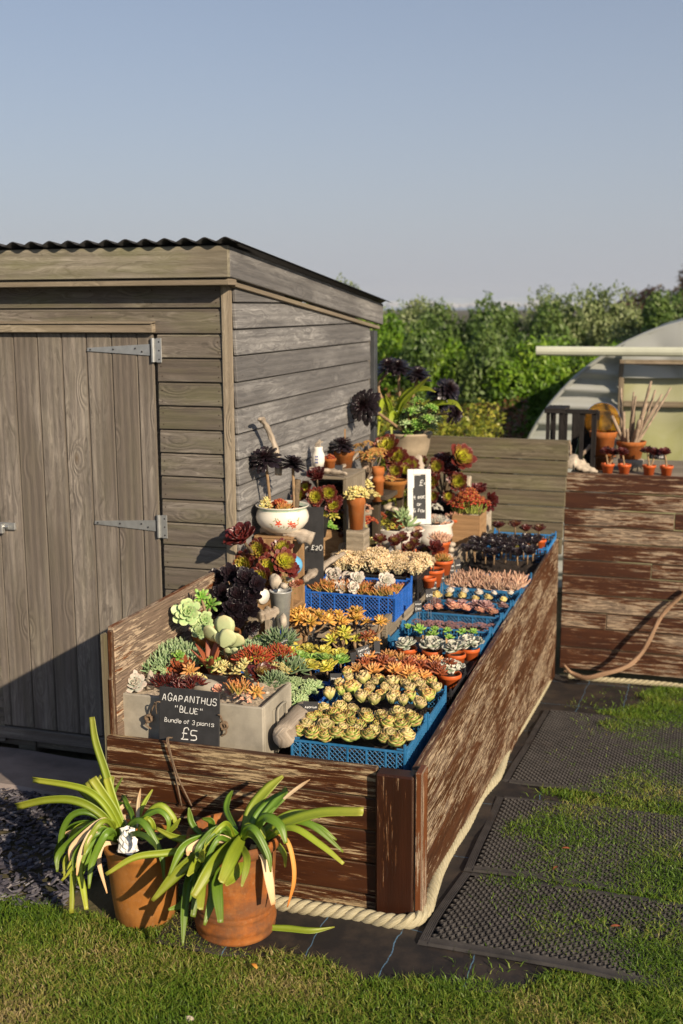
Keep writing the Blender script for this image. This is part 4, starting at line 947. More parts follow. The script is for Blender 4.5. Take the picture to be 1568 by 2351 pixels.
for i,(px,py,wh) in enumerate(gp):
    zr=FZ+.085; p=at(px,py,Z=zr+.012); c=(p.x,p.y,zr-.085+.008); R=.042 if i<3 else .038
    if i==6: c=(min(p.x,-.80),p.y,c[2])
    e=pot('potted_echeveria','grey green ruffled succulent in orange pot, %s of seven in black tray'%wh,c,R*.75,R,.09,'pot_orange','potted plant','potted grey succulents')
    for k in range(2 if i in (2,6,4) else 1):
        HD('rosette',e,'ruff' if i!=3 else 'ech','grey',(c[0]+(.022 if k else -.004),c[1]+(.02 if k else 0),c[2]+.094),.06 if k==0 else .045,(random.uniform(-.2,.2),-.25,1))
    if i in (0,1,2,4,5): woodtag(e,(c[0]-.03,c[1]-.005,c[2]+.085),(-.12,0,1),.065)
# blue crate with little bright green rosettes
c5=crate(-1.172,4.395,FZ,.385,.235,.108,'teal','teal crate of small bright green rosettes behind the grey potted succulents',False)
fill(c5,.36,.2,.112,[5,6],'mini',['green'],.044,'small bright green rosette','crate behind grey pots','bright green rosettes','houseleek',skip=((0,0),(0,1)))
c6=crate(-1.166,4.64,FZ,.385,.24,.105,'teal','teal crate of dusky purple mat forming stonecrop',True)
pm=[clumpmesh('purple_clump%d'%s,'mini','purple',22,.034,.011,.012,.6,s+1,.6) for s in (0,1)]
def clumps(cr,W,D,z,rows,meshes,desc,crname,group,sc_=1.,name='stonecrop_clump',y0=0,jit=.006):
    nrow=len(rows); rn={1:['only'],2:['front','back'],3:['front','middle','back']}[nrow]
    for j,n in enumerate(rows):
        for i in range(n):
            p=cr.location+Vector((W*(i+.5+.1*(j%2))/n+random.uniform(-jit,jit),y0+D*(j+.5)/nrow,z+random.uniform(-.004,.006)))
            o=link(name,meshes[(i+j)%len(meshes)],None,p,(0,0,random.random()*6.28),sc_*random.uniform(.85,1.15))
            tag(o,(mk(desc,ordl(i,n),rn[j],crname)) if nrow>1 else '%s, %s in %s'%(desc,ordl(i,n),crname),'plant',group)
clumps(c6,.375,.19,.072,[8,8],pm,'dusky purple stonecrop clump','its teal crate','purple stonecrop clumps')
c7=crate(-1.158,4.885,FZ,.385,.225,.105,'teal','teal crate of mixed pink and brown rosettes on short stems',True)
fill(c7,.37,.2,.10,[6,6],'ech',['pinkro','pinkro','purple'],.042,'pink tinged rosette','crate behind purple stonecrop','pink tinged rosettes','echeveria',stem=.0)
c8=crate(-1.154,5.12,FZ,.39,.225,.105,'teal','teal crate of pale cream and green rosettes, third teal one from the back',True)
fill(c8,.37,.2,.10,[6,5],'semp',['pgreen','pinkro','silver'],.045,'pale cream green rosette','third teal crate from back','pale rosettes','echeveria')
c9=crate(-1.15,5.37,FZ,.39,.33,.105,'teal','long teal crate of pale pink spiky succulents, second from the back',True)
sm=[clumpmesh('pink_spikes%d'%s,'spk2','pink',4,.016,.05,.0,.35,s+31,.8) for s in (0,1,2)]
clumps(c9,.38,.27,.085,[6,7,6],sm,'pale pink spiky succulent','its teal crate','pale pink spiky succulents',1.25,'spiky_succulent')
c10=crate(-1.142,5.74,FZ,.38,.55,.095,'black','long black tray of dark purple aeonium seedlings',False)
fill(c10,.37,.48,.15,[7,7,7,6],'aeoc',['black'],.054,'dark purple aeonium seedling','long black tray','dark purple aeonium seedlings','aeonium_seedling',stem=.035)
for i,(x,y,nm) in enumerate(((.23,.47,'left'),(.31,.485,'right'))): tag(head('houseleek',None,'mini','lime',c10.location+Vector((x,y,.135)),.036,(0,-.2,1)),'lime green rosette, %s of two at the back of the long black tray'%nm,'plant')
c11=crate(-1.13,6.335,FZ,.37,.42,.12,'sky','bright blue crate of red aeoniums at the far end of the planter',False)
tag(link('red_succulent',clumpmesh('red_low','mini','rust',9,.04,.022,.01,.5,5),None,c11.location+Vector((.07,.08,.11)),(0,0,0),1.1),'low red succulent in the far blue crate, left of two','plant'); tag(link('red_succulent',clumpmesh('red_low','mini','rust',9,.04,.022,.01,.5,5),None,c11.location+Vector((.23,.08,.11)),(0,0,1.),1.1),'low red succulent in the far blue crate, right of two','plant')
for i,(px,py) in enumerate(((1145,1207),(1182,1205),(1207,1215),(1237,1215))):
    yy=6.42+.02*i; p=at(px,py+5,Y=yy); b=Vector((p.x,p.y,FZ+.06))
    e=pot('potted_aeonium','tall stemmed red aeonium in far blue crate, %s of four'%ordl(i,4),tuple(b),.032,.042,.075,'pot_orange' if i==3 else 'black','potted plant','red aeoniums in the far crate')
    mb=MB(); tube(mb,smoothpath([b+Vector((0,0,.05)),b.lerp(p,.6)+Vector((.004,0,0)),p],8),.006,6); K(mb,'stem',M['darkstem'],e,True); HD('rosette',e,'aeoc','aeor' if i%2==0 else 'aeob',p,.058,(0,-.1,1))
# ---- slate plant labels on wire legs
def label(px,py,Y,w,h,text,desc,rot=.0,tilt=.25,legs=.09,black=True,roll=0):
    p=at(px,py,Y=Y); e=empty('plant_label',tuple(p-Vector((0,0,h/2+legs))),desc,'plant label','small black plant labels')
    ex=Vector((math.cos(rot),math.sin(rot),0)); n=Vector((math.sin(rot),-math.cos(rot),0)); ey=(Vector((0,0,1))-n*tilt).normalized(); n=ex.cross(ey)*1
    ex2=(ex*math.cos(roll)+ey*math.sin(roll)); ey2=(ey*math.cos(roll)-ex*math.sin(roll)); ex,ey=ex2,ey2
    mb=MB(); cbox(mb,p-ex*w/2-ey*h/2-n*.0035,ex*w,ey*h,n*.0035,.0008); K(mb,'plate',M['slate'],e)
    for s in (-.2,.2):
        mb=MB(); a=p+ex*(w*s)-ey*(h/2)-n*.0018; tube(mb,[a+ey*.004,a-ey*legs*.5,a-ey*legs+Vector((0,0,-.005))],.0011,5); K(mb,'leg',M['steel'],e)
    L=text.split('/'); th=h*.62/max(len(L),1.6)
    for i,l in enumerate(L):
        hh=min(th,w*.9*6/(sum(5.3 for _ in l)+1)); write('writing',e,l,p+ey*(h*.5-(i+1)*h/(len(L)+.35)+.08*h),ex,ey,n,hh,hh*.17,i+7)
    return e
label(713,1632,3.42,.05,.062,'Aeonium/Lily','small slate label reading Aeonium Lily at the left of the front crate',.25,.2,.08)
label(772,1565,3.72,.045,.06,'Semperv/Calcareum','small slate label beside the second teal crate, left of closed houseleeks',.35,.2,.08)
label(813,1517,3.95,.03,.065,'Sedum','narrow slate label turned sideways, left of the orange succulents',1.,.15,.08)
label(835,1497,4.02,.052,.045,'Aeonium/Cupid','small slate label among lime rosettes, left of the grey potted succulents',.45,.3,.08,roll=.3)
label(866,1492,4.12,.03,.07,'Echeveria','narrow tilted slate label at the left edge of the grey potted succulents',.9,.2,.09,roll=-.1)
label(657,1462,3.98,.075,.05,'Aeonium/Ciliatum','wide slate label reading Aeonium Ciliatum on two wire legs',.25,.3,.085,roll=.42)
label(612,1478,3.85,.04,.05,'Aeo/Tree','small slate label right of the green glass ball',.5,.3,.08,roll=.2)
label(713,1440,4.2,.04,.052,'Sedum','dark slate label on two wire legs in front of the orange aeoniums',.3,.1,.1)
label(825,1430,4.35,.045,.035,'Sedum','little slate label leaning behind the orange aeoniums',.3,.3,.06,roll=-.7)
label(722,1327,4.72,.08,.05,'Haworthia/Fasciata','wide slate label at the left corner of the royal blue crate',.25,.3,.08,roll=.35)
label(778,1301,4.95,.035,.05,'Sedum','slate label in shade behind the left of the cream stonecrops',.9,.2,.08)
label(898,1272,5.3,.05,.06,'Aeonium/Velour','tilted slate label in front of the red aeoniums',.5,.2,.1,roll=.7)
for i,(px,py,Y,tx) in enumerate(((960,1392,4.62,'Sedum/Eddy'),(985,1365,4.86,'Ech'),(995,1345,5.0,'Ech/Pink'),(1013,1325,5.15,'Semp'),(1036,1305,5.38,'Aloe/Pink'),(1051,1295,5.55,'Aloe'),(1100,1232,6.3,'Aeo'),(1112,1222,6.45,'Aeo/Black'))):
    label(px,py,Y,.034,.05,tx,'small black label on the divider, %s counting from the near end'%(ORD[i] if i else 'nearest one'),.75,.1,.075)
# ================================================================ MIDDLE LEFT TRAYS
c12=crate(-1.58,3.50,FZ,.375,.27,.115,'blue','royal blue crate of pale green succulents behind the concrete trough',False)
gm_=[clumpmesh('grey_green_clump%d'%s,'mini','bgreen',12,.03,.026,.01,.5,s+51,.8) for s in (0,1)]
clumps(c12,.34,.24,.115,[5,5,5],gm_,'pale grey green succulent clump','blue crate behind trough','pale green clumps',1.15,'succulent_clump')
c13=crate(-1.60,3.80,FZ,.385,.27,.112,'blue','royal blue crate of lime green rosettes left of the orange succulents',False)
fill(c13,.38,.25,.125,[6,7,6],'lime',['lime','lime','green'],.05,'lime green rosette','lime green crate','lime green rosettes','aeonium',stem=.015)
c14=crate(-1.60,4.10,FZ,.385,.27,.1,'black','black tray of golden branching aeoniums in front of the cross board',False)
# golden branching plants
def branching(x,y,z0,h,n,R,mats,label,spread=.06,spec='flow',seed=1,rm='stem'):
    rg=random.Random(seed); b=Vector((x,y,z0)); e=empty('branching_aeonium',tuple(b),label,'plant','golden branching aeoniums'); 
    mb=MB(); tube(mb,smoothpath([b,b+Vector((rg.uniform(-.01,.01),0,h*.3)),b+Vector((0,0,h*.6))],6),[.007]*7,7)
    T=[]
    for i in range(n):
        a=i*2.4+rg.random(); r=spread*math.sqrt((i+.4)/n); q=b+Vector((r*math.cos(a),r*math.sin(a)*.8,h*(1.02-.22*(r/spread)**2)+rg.uniform(-.01,.01)))
        tube(mb,smoothpath([b+Vector((0,0,h*.5)),b.lerp(q,.7)+Vector((0,0,.01)),q],5),[.005,.0045,.004,.004,.0035,.003],6); T.append(q)
    K(mb,'stem',M[rm],e,True)
    for q in T: HD('rosette',e,spec,mats[rg.randrange(len(mats))],q,R*rg.uniform(.95,1.45),(q-b)*Vector((8,8,0))+Vector((0,-.3,1)))
    return e
branching(*at(705,1500,Y=4.2).xy,.45,.17,15,.038,['yel'],'largest golden branching aeonium on a bare stem, middle of the black tray',.085,seed=3)
branching(*at(655,1480,Y=4.25).xy,.45,.15,9,.036,['yel','lime'],'yellow green branching aeonium at the left of the black tray',.06,seed=4)
branching(*at(770,1480,Y=4.3).xy,.45,.145,7,.034,['yel'],'golden branching aeonium right of the largest one',.05,seed=5)
branching(*at(783,1500,Y=4.12).xy,.45,.13,5,.036,['lime','yel'],'lime and gold branching aeonium with a curved stem, front of the black tray',.05,seed=6)
branching(*at(815,1470,Y=4.35).xy,.45,.15,5,.034,['yel','lime'],'tall thin golden aeonium reaching above the cross board',.035,seed=7)
branching(*at(838,1500,Y=4.2).xy,.45,.1,7,.03,['yel','rust','lime'],'short bronze tinged aeonium near the right of the black tray',.05,seed=8)
branching(*at(862,1495,Y=4.3).xy,.45,.15,4,.026,['yel'],'leaning aeonium with a long bare stem at the right end of the black tray',.06,seed=9)
tag(head('aeonium',None,'lime','green',at(660,1440,Y=4.2),.045,(-.2,-.5,1)),'green rosette at the left end of the golden aeoniums','plant')
# royal crate
c15=crate(-1.575,4.50,.533,.40,.31,.118,'blue','royal blue lattice crate of spiky succulents on the raised shelf')
km=[clumpmesh('aloe_clump%d'%s,'spk','spike',6,.022,.055,.0,.25,s+71,.9) for s in (0,1)]
clumps(c15,.39,.1,.09,[9],km,'orange tipped green spiky tuft','row one, royal blue crate','orange tipped spiky tufts',1.,'spiky_succulent',y0=.015)
clumps(c15,.39,.1,.085,[8],km,'shorter spiky tuft','row two, royal blue crate','shorter spiky tufts',.9,'spiky_succulent',y0=.1)
for i,(px,py,Y,r) in enumerate(((765,1325,4.62,.05),(785,1350,4.56,.04),(800,1335,4.66,.05),(820,1330,4.62,.045),(810,1352,4.55,.035),(885,1335,4.62,.05),(870,1350,4.56,.03))):
    tag(head('silver_echeveria',None,'ech' if i%2 else 'ruff','silver',at(px,py,Y=Y),r,TOCAM((-1.3,4.6,.6))+Vector((0,0,.5))),'silver grey rosette, %s of the silver ones in the royal blue crate'%ordl(i,7),'plant','silver rosettes')
# black crate with cream stonecrop behind
c16=crate(-1.56,4.84,.533,.40,.27,.125,'black','black plastic crate of cream coloured stonecrop behind the royal blue crate',False)
wm=[clumpmesh('cream_clump%d'%s,'flow','cream',16,.045,.026,.028,.8,s+81,.8,.03) for s in (0,1,2)]
clumps(c16,.41,.25,.115,[6,7,6],wm,'cream coloured stonecrop clump','the black crate','cream stonecrop clumps',1.05)
# ================================================================ TROUGH AND SIGN
random.seed(5)
TX0,TX1,TY0,TY1,TZ0,TZ1=-1.775,-1.268,3.205,3.475,.387,.592
tr_=empty('concrete_trough',(-1.52,3.34,TZ0),'weathered grey concrete trough full of mixed succulents behind the black price slate','trough')
def hollow(mb,x0,x1,y0,y1,z0,z1,w,bev=.004):
    abox(mb,x0,x1,y0,y0+w,z0,z1,bev,'x'); abox(mb,x0,x1,y1-w,y1,z0,z1,bev,'x'); abox(mb,x0,x0+w,y0+w,y1-w,z0,z1-.0005,bev,'y'); abox(mb,x1-w,x1,y0+w,y1-w,z0,z1-.0005,bev,'y'); abox(mb,x0+w,x1-w,y0+w,y1-w,z0,z0+.01,.001)
mb=MB(); hollow(mb,TX0,TX1,TY0,TY1,TZ0,TZ1,.014,.005); K(mb,'trough_body',M['conc'],tr_)
mb=MB(); V=[];rg=random.Random(2)
for j in range(13):
    for i in range(25): V.append((TX0+.014+(TX1-TX0-.028)*i/24,TY0+.014+(TY1-TY0-.028)*j/12,TZ1-.018+rg.uniform(-.005,.006)))
mb.add(V,[(j*25+i,j*25+i+1,(j+1)*25+i+1,(j+1)*25+i) for j in range(12) for i in range(24)]); K(mb,'gravel',M['grit'],tr_,True)
mb=MB(); abox(mb,TX1,TX1+.004,3.29,3.39,.455,.555,.002,'y'); K(mb,'side_plate',M['conc'],tr_)
mb=MB(); tube(mb,smoothpath([(TX1+.004,3.3,.47),(TX1+.014,3.3,.48),(TX1+.014,3.3,.545),(TX1+.014,3.315,.558),(TX1+.014,3.365,.558),(TX1+.014,3.38,.545),(TX1+.014,3.38,.48),(TX1+.004,3.38,.47)],30),.0042,8); K(mb,'handle',M['conc'],tr_,True)
def knotrope(px,py,d):
    p=at(px,py,Y=TY0-.012); mb=MB(); rg=random.Random(px)
    for k in range(4):
        a=rg.random()*6.28; tube(mb,smoothpath([p+Vector((math.cos(a+q*1.6)*.012,math.sin(q*2.2)*.006-.004,math.sin(a+q*1.6)*.012)) for q in range(5)],16),.0042,6)
    tube(mb,smoothpath([p,p+Vector((d*.012,-.006,.03)),p+Vector((d*.03,-.01,.062))],8),.003,6)
    tube(mb,smoothpath([p,p+Vector((-d*.01,-.008,-.02)),p+Vector((d*.008,-.006,-.035))],8),.003,6); K(mb,'knotted_rope',M['hemp'],tr_,True)
knotrope(343,1648,1); knotrope(515,1665,-1)
# price slate
e=empty('price_slate',tuple(at(430,1715,Y=3.13)),'black slate sign chalked AGAPANTHUS BLUE Bundle of 3 plants £5 leaning on the trough','sign')
q=[at(359,1575,Y=3.165),at(503,1601-5,Y=3.165),at(503,1713,Y=3.150),at(365,1700,Y=3.150)]
o=q[3]; ex=(q[2]-q[3]); ey=(q[0]-q[3]); ey=Vector((0,ey.y,ey.z)); ex=Vector((ex.x,0,ex.z*.0)); L,H=ex.length,ey.length
n=ex.normalized().cross(ey.normalized()); mb=MB(); cbox(mb,o-n*.006,ex,ey,n*.006,.0015); K(mb,'slate',M['slate'],e)
exn,eyn=ex.normalized(),ey.normalized(); c=o+ex*.5
for tx,fy,h,wd,dx in (('AGAPANTHUS',.76,.021,.003,0),('"BLUE"',.57,.019,.0028,.0),('Bundle of 3 plants',.37,.0128,.0021,0),('£5',.07,.035,.0038,0)):
    write('writing',e,tx,c+exn*dx+eyn*(H*fy),exn,eyn,n,h,wd*.8,len(tx))
for s,px in ((-1,0),(1,0)):
    mb=MB(); a=c+exn*(s*(L/2-.006))+eyn*(H*.72 if s<0 else H*.6)
    tube(mb,smoothpath([a+n*.004,a+exn*s*.012+n*.006,a+exn*s*.018-eyn*.02,a+exn*s*.02-eyn*.045-n*.01],8),.0022,6); K(mb,'string',M['hemp'],e,True)
mb=MB(); b=at(383,1706,Y=3.10); b2=at(417,1850,Y=3.108); b3=at(440,1850,Y=3.108)
tube(mb,smoothpath([b+Vector((0,.03,.008)),b+Vector((0,0,.008)),b.lerp(b2,.4)+Vector((.004,0,0)),b2],12),.0028,6); tube(mb,smoothpath([b+Vector((.005,.03,.008)),b+Vector((.005,0,.007)),b.lerp(b3,.5)+Vector((-.008,0,0)),b3],12),.0028,6)
tag(mb.build('hanging_twine',M['hemp'],smooth=True),'two strands of brown twine hanging over the front board below the slate','twine')
def PL(name,spec,mat,px,py,Y,R,lab,d=None,grp=None,var=None):
    p=at(px,py,Y=Y); return tag(head(name,None,spec,mat,p,R,d or (TOCAM(p)+Vector((0,0,.6))),var),lab,'plant',grp)
def CL(name,key,spec,mat,n,rad,R,px,py,Y,lab,zs=.01,tilt=.5,seed=1,dn=.7,stemh=0,s=1.):
    return tag(link(name,clumpmesh(key,spec,mat,n,rad,R,zs,tilt,seed,dn,stemh),None,at(px,py,Y=Y),(0,0,seed*1.3),s),lab,'plant')
PL('echeveria','ech','silver',306,1573,3.27,.06,'large pale silver echeveria at the left front corner of the concrete trough')
PL('stonecrop','star','orange',333,1527,3.40,.042,'orange yellow pointed succulent against the left wall board')
PL('stonecrop','star','orange',437,1540,3.36,.046,'orange pointed succulent in the trough in front of the terracotta pot')
CL('dark_succulent','darkred_clump','spk2','aeor',9,.035,.04,382,1572,3.3,'dark red pointed succulent behind the top left of the slate',seed=2)
CL('dark_succulent','darkred_clump2','star','aeor',4,.035,.045,417,1580,3.27,'maroon pointed succulent behind the top centre of the slate',seed=3)
PL('aeonium','aeoc','rust',415,1535,3.42,.06,'brown closed rosette between two orange succulents')
# pale rock and shell
def rock(name,px,py,Y,sx_,sy_,sz_,lab,mat='stone',seed=1,cat='stone',rz=0,grp=None):
    rg=random.Random(seed); V=[];n1,n2=9,14; p=at(px,py,Y=Y)
    f=[rg.uniform(.8,1.15) for _ in range(40)]
    for i in range(n1+1):
        th=math.pi*i/n1
        for k in range(n2):
            a=6.283*k/n2; r=1+.13*math.sin(a*2+seed)+.1*math.sin(a*3+th*2+seed*2)+.06*(f[(i*3+k)%40]-1)*2
            V.append((sx_*math.sin(th)*math.cos(a)*r,sy_*math.sin(th)*math.sin(a)*r,sz_*math.cos(th)*(r*.5+.5)))
    F_=[(i*n2+k,(i+1)*n2+k,(i+1)*n2+(k+1)%n2,i*n2+(k+1)%n2) for i in range(n1) for k in range(n2)]
    mb=MB(); mb.add(V,F_); o=mb.build(name,M[mat],smooth=True); o.location=p; o.rotation_euler=(0,0,rz); return tag(o,lab,cat,grp)
rock('rock',474,1578,3.30,.055,.03,.03,'grey swirl patterned rock behind the top right of the slate','conc',3)
rock('shell',345,1567,3.31,.016,.012,.042,'pale upright shell beside the silver echeveria','stone',5,'shell')
for i,(px,py) in enumerate(((525,1598),(545,1610),(596,1600),(613,1590),(640,1570),(513,1592))): rock('pebble',px,py,3.26+.02*i,.009,.008,.006,'small cream pebble on the trough gravel, %s of six'%ordl(i,6),'stone',i+2,'pebble',0,'pebbles on the trough gravel')
CL('succulent','pgreen_cl','jade','pgreen',7,.03,.03,512,1540,3.36,'pale yellow green plump succulent with a tall spike, left in the trough centre',.02,.6,4)
CL('succulent','pgreen_cl2','jade','pgreen',6,.022,.03,556,1552,3.33,'pale green plump succulent in the trough, right of the taller one',.04,.5,5)
CL('jade_plant','redj','spk2','redj',26,.055,.034,583,1520,3.42,'bushy red and green pointed jade plant in the middle of the trough',.035,.9,6,.9)
CL('jade_plant','redj2','spk2','redj',14,.04,.034,636,1512,3.47,'smaller bushy red jade plant at the right end of the trough',.03,.9,7,.9)
CL('succulent','spk_tr','spk','spike',9,.028,.045,549,1590,3.25,'tuft of thin green and orange spikes at the trough front edge',0,.3,8)
PL('stonecrop','star','spike',589,1590,3.25,.045,'upright orange brown pointed rosette at the trough front right')
PL('aeonium','aeo','aeob',602,1555,3.32,.062,'wide drooping bronze green rosette near the right end of the trough',(.3,-.3,1))
PL('echeveria','ech','pinkro',528,1585,3.27,.025,'small pink rosette beside the thin spikes')
PL('echeveria','ech','pinkro',500,1582,3.28,.022,'tiny pink rosette right of the swirl rock')
fm=clumpmesh('finger_a','fing','finger',120,.14,.042,.03,.5,9,.7)
tag(link('blue_chalksticks',fm,None,at(382,1515,Y=3.50),(0,0,.3),1.),'dense mat of grey green finger leaves against the left wall','plant')
tag(link('blue_chalksticks',clumpmesh('finger_b','fing','finger',20,.06,.045,.02,1.1,10,.8),None,at(655,1540,Y=3.46),(0,0,.3),1.),'trailing grey green finger leaves over the right end of the trough','plant')
tag(link('blue_chalksticks',clumpmesh('finger_c','fing','finger',12,.05,.045,.02,1.1,11,.8),None,at(640,1478,Y=3.62),(0,0,.3),1.),'upright grey green finger leaves behind the red jade plant','plant')
PL('seedling','jade','green',410,1508,3.42,.035,'bright green broad leaved seedling in front of the finger leaved mat')
# round driftwood log
mb=MB(); a=at(650,1692,Y=3.225); b=at(703,1632,Y=3.50); P=[a.lerp(b,k/14) for k in range(15)]; tube(mb,P,[.036,.04]+[.041]*12+[.036],20,True,1,.012)
tag(mb.build('driftwood_log',M['drift'],smooth=True),'short round pale driftwood log between the trough and the front crate','driftwood')
# ================================================================ LEFT CORNER GROUP
pc=at(497,1450,Y=3.66)
tp=[(0,0),(.062,0),(.072,.11),(.077,.128),(.085,.13),(.09,.17),(.089,.175),(.083,.175),(.078,.165)]
e=pot('terracotta_pot','old orange terracotta pot of green aeoniums in the left corner',(pc.x,pc.y,pc.z-.175),.062,.086,.175,'terra2','potted plant',None,prof=tp)
for px,py,Y,R,s_ in ((430,1408,3.58,.068,'ech'),(468,1425,3.62,.05,'ech'),(456,1452,3.56,.036,'ech'),(462,1372,3.7,.042,'flow'),(483,1388,3.72,.045,'flow'),(447,1438,3.58,.03,'jade')):
    p=at(px,py,Y=Y); HD('rosette',e,s_,'green' if s_=='flow' else 'bgreen',p,R,TOCAM(p)+Vector((0,-.0,.25)))
    mb=MB(); tube(mb,smoothpath([Vector((pc.x-.01,pc.y,pc.z-.02)),Vector((p.x*.6+pc.x*.4,pc.y,p.z-.03)),p-TOCAM(p)*.01],7),.005,6); K(mb,'stem',M['stem'],e,True)
# flapjack plant
e=empty('flapjack_plant',tuple(at(505,1560,Y=3.5)),'flapjack succulent with large round pale green leaves before the terracotta pot','plant')
mb=MB(); 
for px,py,Y,r,dx,dz in ((515,1442,3.5,.042,0,1),(487,1458,3.48,.036,-.8,.6),(520,1468,3.46,.036,.3,.5),(537,1473,3.49,.036,.9,.5),(500,1467,3.47,.02,-.3,.9),(512,1464,3.47,.016,.2,.9),(537,1496,3.47,.018,.6,.1),(524,1494,3.47,.014,-.4,.1)):
    p=at(px,py,Y=Y); sub=MB(); petal(sub,(0,0,-r*.9),0,r*2,r*1.9,r*.14,R_(4),R_(-6),'round',.08,.3)
    A=Matrix.Rotation(math.atan2(dx,dz),3,'Y')@Matrix.Rotation(R_(-90)+dx*.5,3,'Z'); v=np.concatenate(sub.v)@np.array(A).T+np.array(p)
    mb.v.append(v);mb.uv+=sub.uv;mb.lv.append(np.concatenate(sub.lv)+mb.n);mb.ft+=sub.ft;mb.n+=len(v)
K(mb,'leaf_cluster',LM['flap'],e,True)
mb=MB(); a=at(512,1470,Y=3.49); tube(mb,smoothpath([a,at(520,1520,Y=3.5),at(500,1560,Y=3.5)],8),.007,8,jit=.1); K(mb,'stem',M['stem'],e,True)
# big brown leaved rosette in front of the pot
mb=MB(); p=at(487,1545,Y=3.47); e=empty('bronze_aloe',tuple(p),'tall bronze brown strap leaved succulent in front of the terracotta pot','plant')
for k in range(9): petal(mb,tuple(p),k*.7+.2,.12,.035,.006,R_(12+k*4),R_(20+k*5),'lance',.5,.5)
K(mb,'leaf_cluster',LM['rust'],e,True)
# black aeonium bush
def bush(name,label,base,heads,spec,mat,stem='darkstem',cat='plant',r=.006,group=None,tocam=.8):
    e=empty(name,tuple(base),label,cat,group)
    mb=MB()
    for h in heads:
        px,py,Y,R=h[:4]; p=at(px,py,Y=Y); d=h[4] if len(h)>4 else TOCAM(p)*tocam+Vector((random.uniform(-.25,.25),0,random.uniform(.2,.6)))
        HD('rosette',e,h[5] if len(h)>5 else spec,h[6] if len(h)>6 else mat,p,R*(1.28 if mat=='aeo' else 1.1),d)
        d=Vector(d).normalized(); m=Vector(base).lerp(p,.55)+Vector((0,0,.02))
        tube(mb,smoothpath([Vector(base),m,p-d*.03,p-d*.002],10),r,7)
    K(mb,'stem',M[stem],e,True); return e
base=at(540,1470,Y=4.0)
hd=[(500,1335,4.0,.06),(530,1320,3.98,.055),(565,1335,3.92,.06),(590,1345,3.9,.045),(512,1365,3.92,.055),(548,1370,3.88,.055),(580,1372,3.9,.05),(505,1395,3.9,.055),(535,1402,3.85,.06),(570,1405,3.88,.055),(545,1430,3.84,.05),(575,1435,3.88,.045,(.6,-.5,-.2)),(485,1345,4.0,.045)]
bush('black_aeonium','large bush of glossy black purple aeonium heads in the left corner',base,hd,'aeoc','black',r=.008)
# slatted stand with driftwood slab
e=empty('slatted_stand',tuple(at(600,1505,Y=4.0)),'small grey slatted wooden stand beside the black aeonium','stand')
for px in (583,622): 
    a=at(px,1500,Y=3.93); mb=MB(); abox(mb,a.x-.02,a.x+.02,3.92,3.935,FZ+.001,.668,.002,'z'); K(mb,'slat',M['greywood'],e)
a=at(603,1500,Y=4.); mb=MB(); abox(mb,a.x-.052,a.x+.05,3.936,4.04,.655,.668,.002); K(mb,'top_board',M['greywood'],e)
def slab(name,pts,rads,lab,ell=.35,mat='drift',seg=14,jit=.12,n=16,cat='driftwood'):
    P=smoothpath(pts,n); m=len(rads)-1; rr=[]
    for i in range(n+1):
        t=i/n*m; k=min(int(t),m-1); rr.append((rads[k]*(1-(t-k))+rads[k+1]*(t-k))*(1+.16*math.sin(i*2.3+len(lab))+.08*math.sin(i*5.1)))
    mb=MB(); tube(mb,P,rr,seg,True,1,jit,ell); return tag(mb.build(name,M[mat],smooth=True),lab,cat)
slab('driftwood_slab',[at(595,1418,Y=3.93),at(615,1412,Y=3.96),at(638,1400,Y=4.0)],[.02,.03,.014],'bleached driftwood slab lying on the slatted stand',1.)
# alarm clock like tin
e=empty('brass_jar',tuple(at(607,1400,Y=3.97)),'small brass rimmed glass jar lying on its side on the driftwood slab','jar')
p=at(600,1368,Y=3.97); mb=MB(); tube(mb,[p+Vector((-.03,0,-.008)),p+Vector((0,0,0)),p+Vector((.004,-.002,0)),p+Vector((.008,-.004,0)),p+Vector((.012,-.006,0))],[.026,.026,.033,.034,.032],24); M['brass']=plain('dull_brass',(.42,.33,.2),.35,.2,30,.1,Metallic=.8); K(mb,'jar_body',M['brass'],e,True)
mb=MB(); tube(mb,[p+Vector((.0125,-.0065,0)),p+Vector((.0145,-.0075,0))],.029,24); K(mb,'lid',M['ceramic'],e,True)
# galvanised bucket, stones
c=at(645,1437,Y=4.06); e=empty('galvanised_bucket',tuple(c),'tall narrow galvanised bucket holding stones, left of the little wooden box','bucket')
M['zinc']=plain('dull_zinc',(.42,.43,.42),.5,.2,25,.1,Metallic=.4)
mb=MB(); lathe(mb,[(0,0),(.03,0),(.043,.17),(.046,.172),(.046,.176),(.042,.176),(.04,.16)],(c.x,c.y,c.z-.03),32); K(mb,'bucket_body',M['zinc'],e,True)
rock('rock',632,1335,4.06,.024,.018,.03,'rough pinkish grey rock standing in the galvanised bucket','stone',8); rock('rock',651,1345,4.05,.015,.013,.013,'smooth oval pebble on the bucket rim','stone',9,'stone')
rock('float',650,1425,3.9,.018,.018,.028,'pinkish cork float standing before the bucket','stone',4,'float')
mb=MB(); p=at(650,1457,Y=3.9); V=[]; lathe(mb,[(0,-.022),(.014,-.018),(.022,0),(.014,.018),(0,.022)],tuple(p),20); M['cobalt']=plain('cobalt_glass',(.01,.03,.35),.08); tag(mb.build('glass_ball',M['cobalt'],smooth=True),'small cobalt blue glass ball under the cork float','ball')
mb=MB(); p=at(598,1478,Y=3.85); lathe(mb,[(0,-.037)]+[(.037*math.sin(a),-.037*math.cos(a)) for a in np.linspace(.2,2.9,12)]+[(0,.037)],tuple(p),28); tag(mb.build('glass_float',M['green_glass'],smooth=True),'green glass fishing float between the two slats','ball')
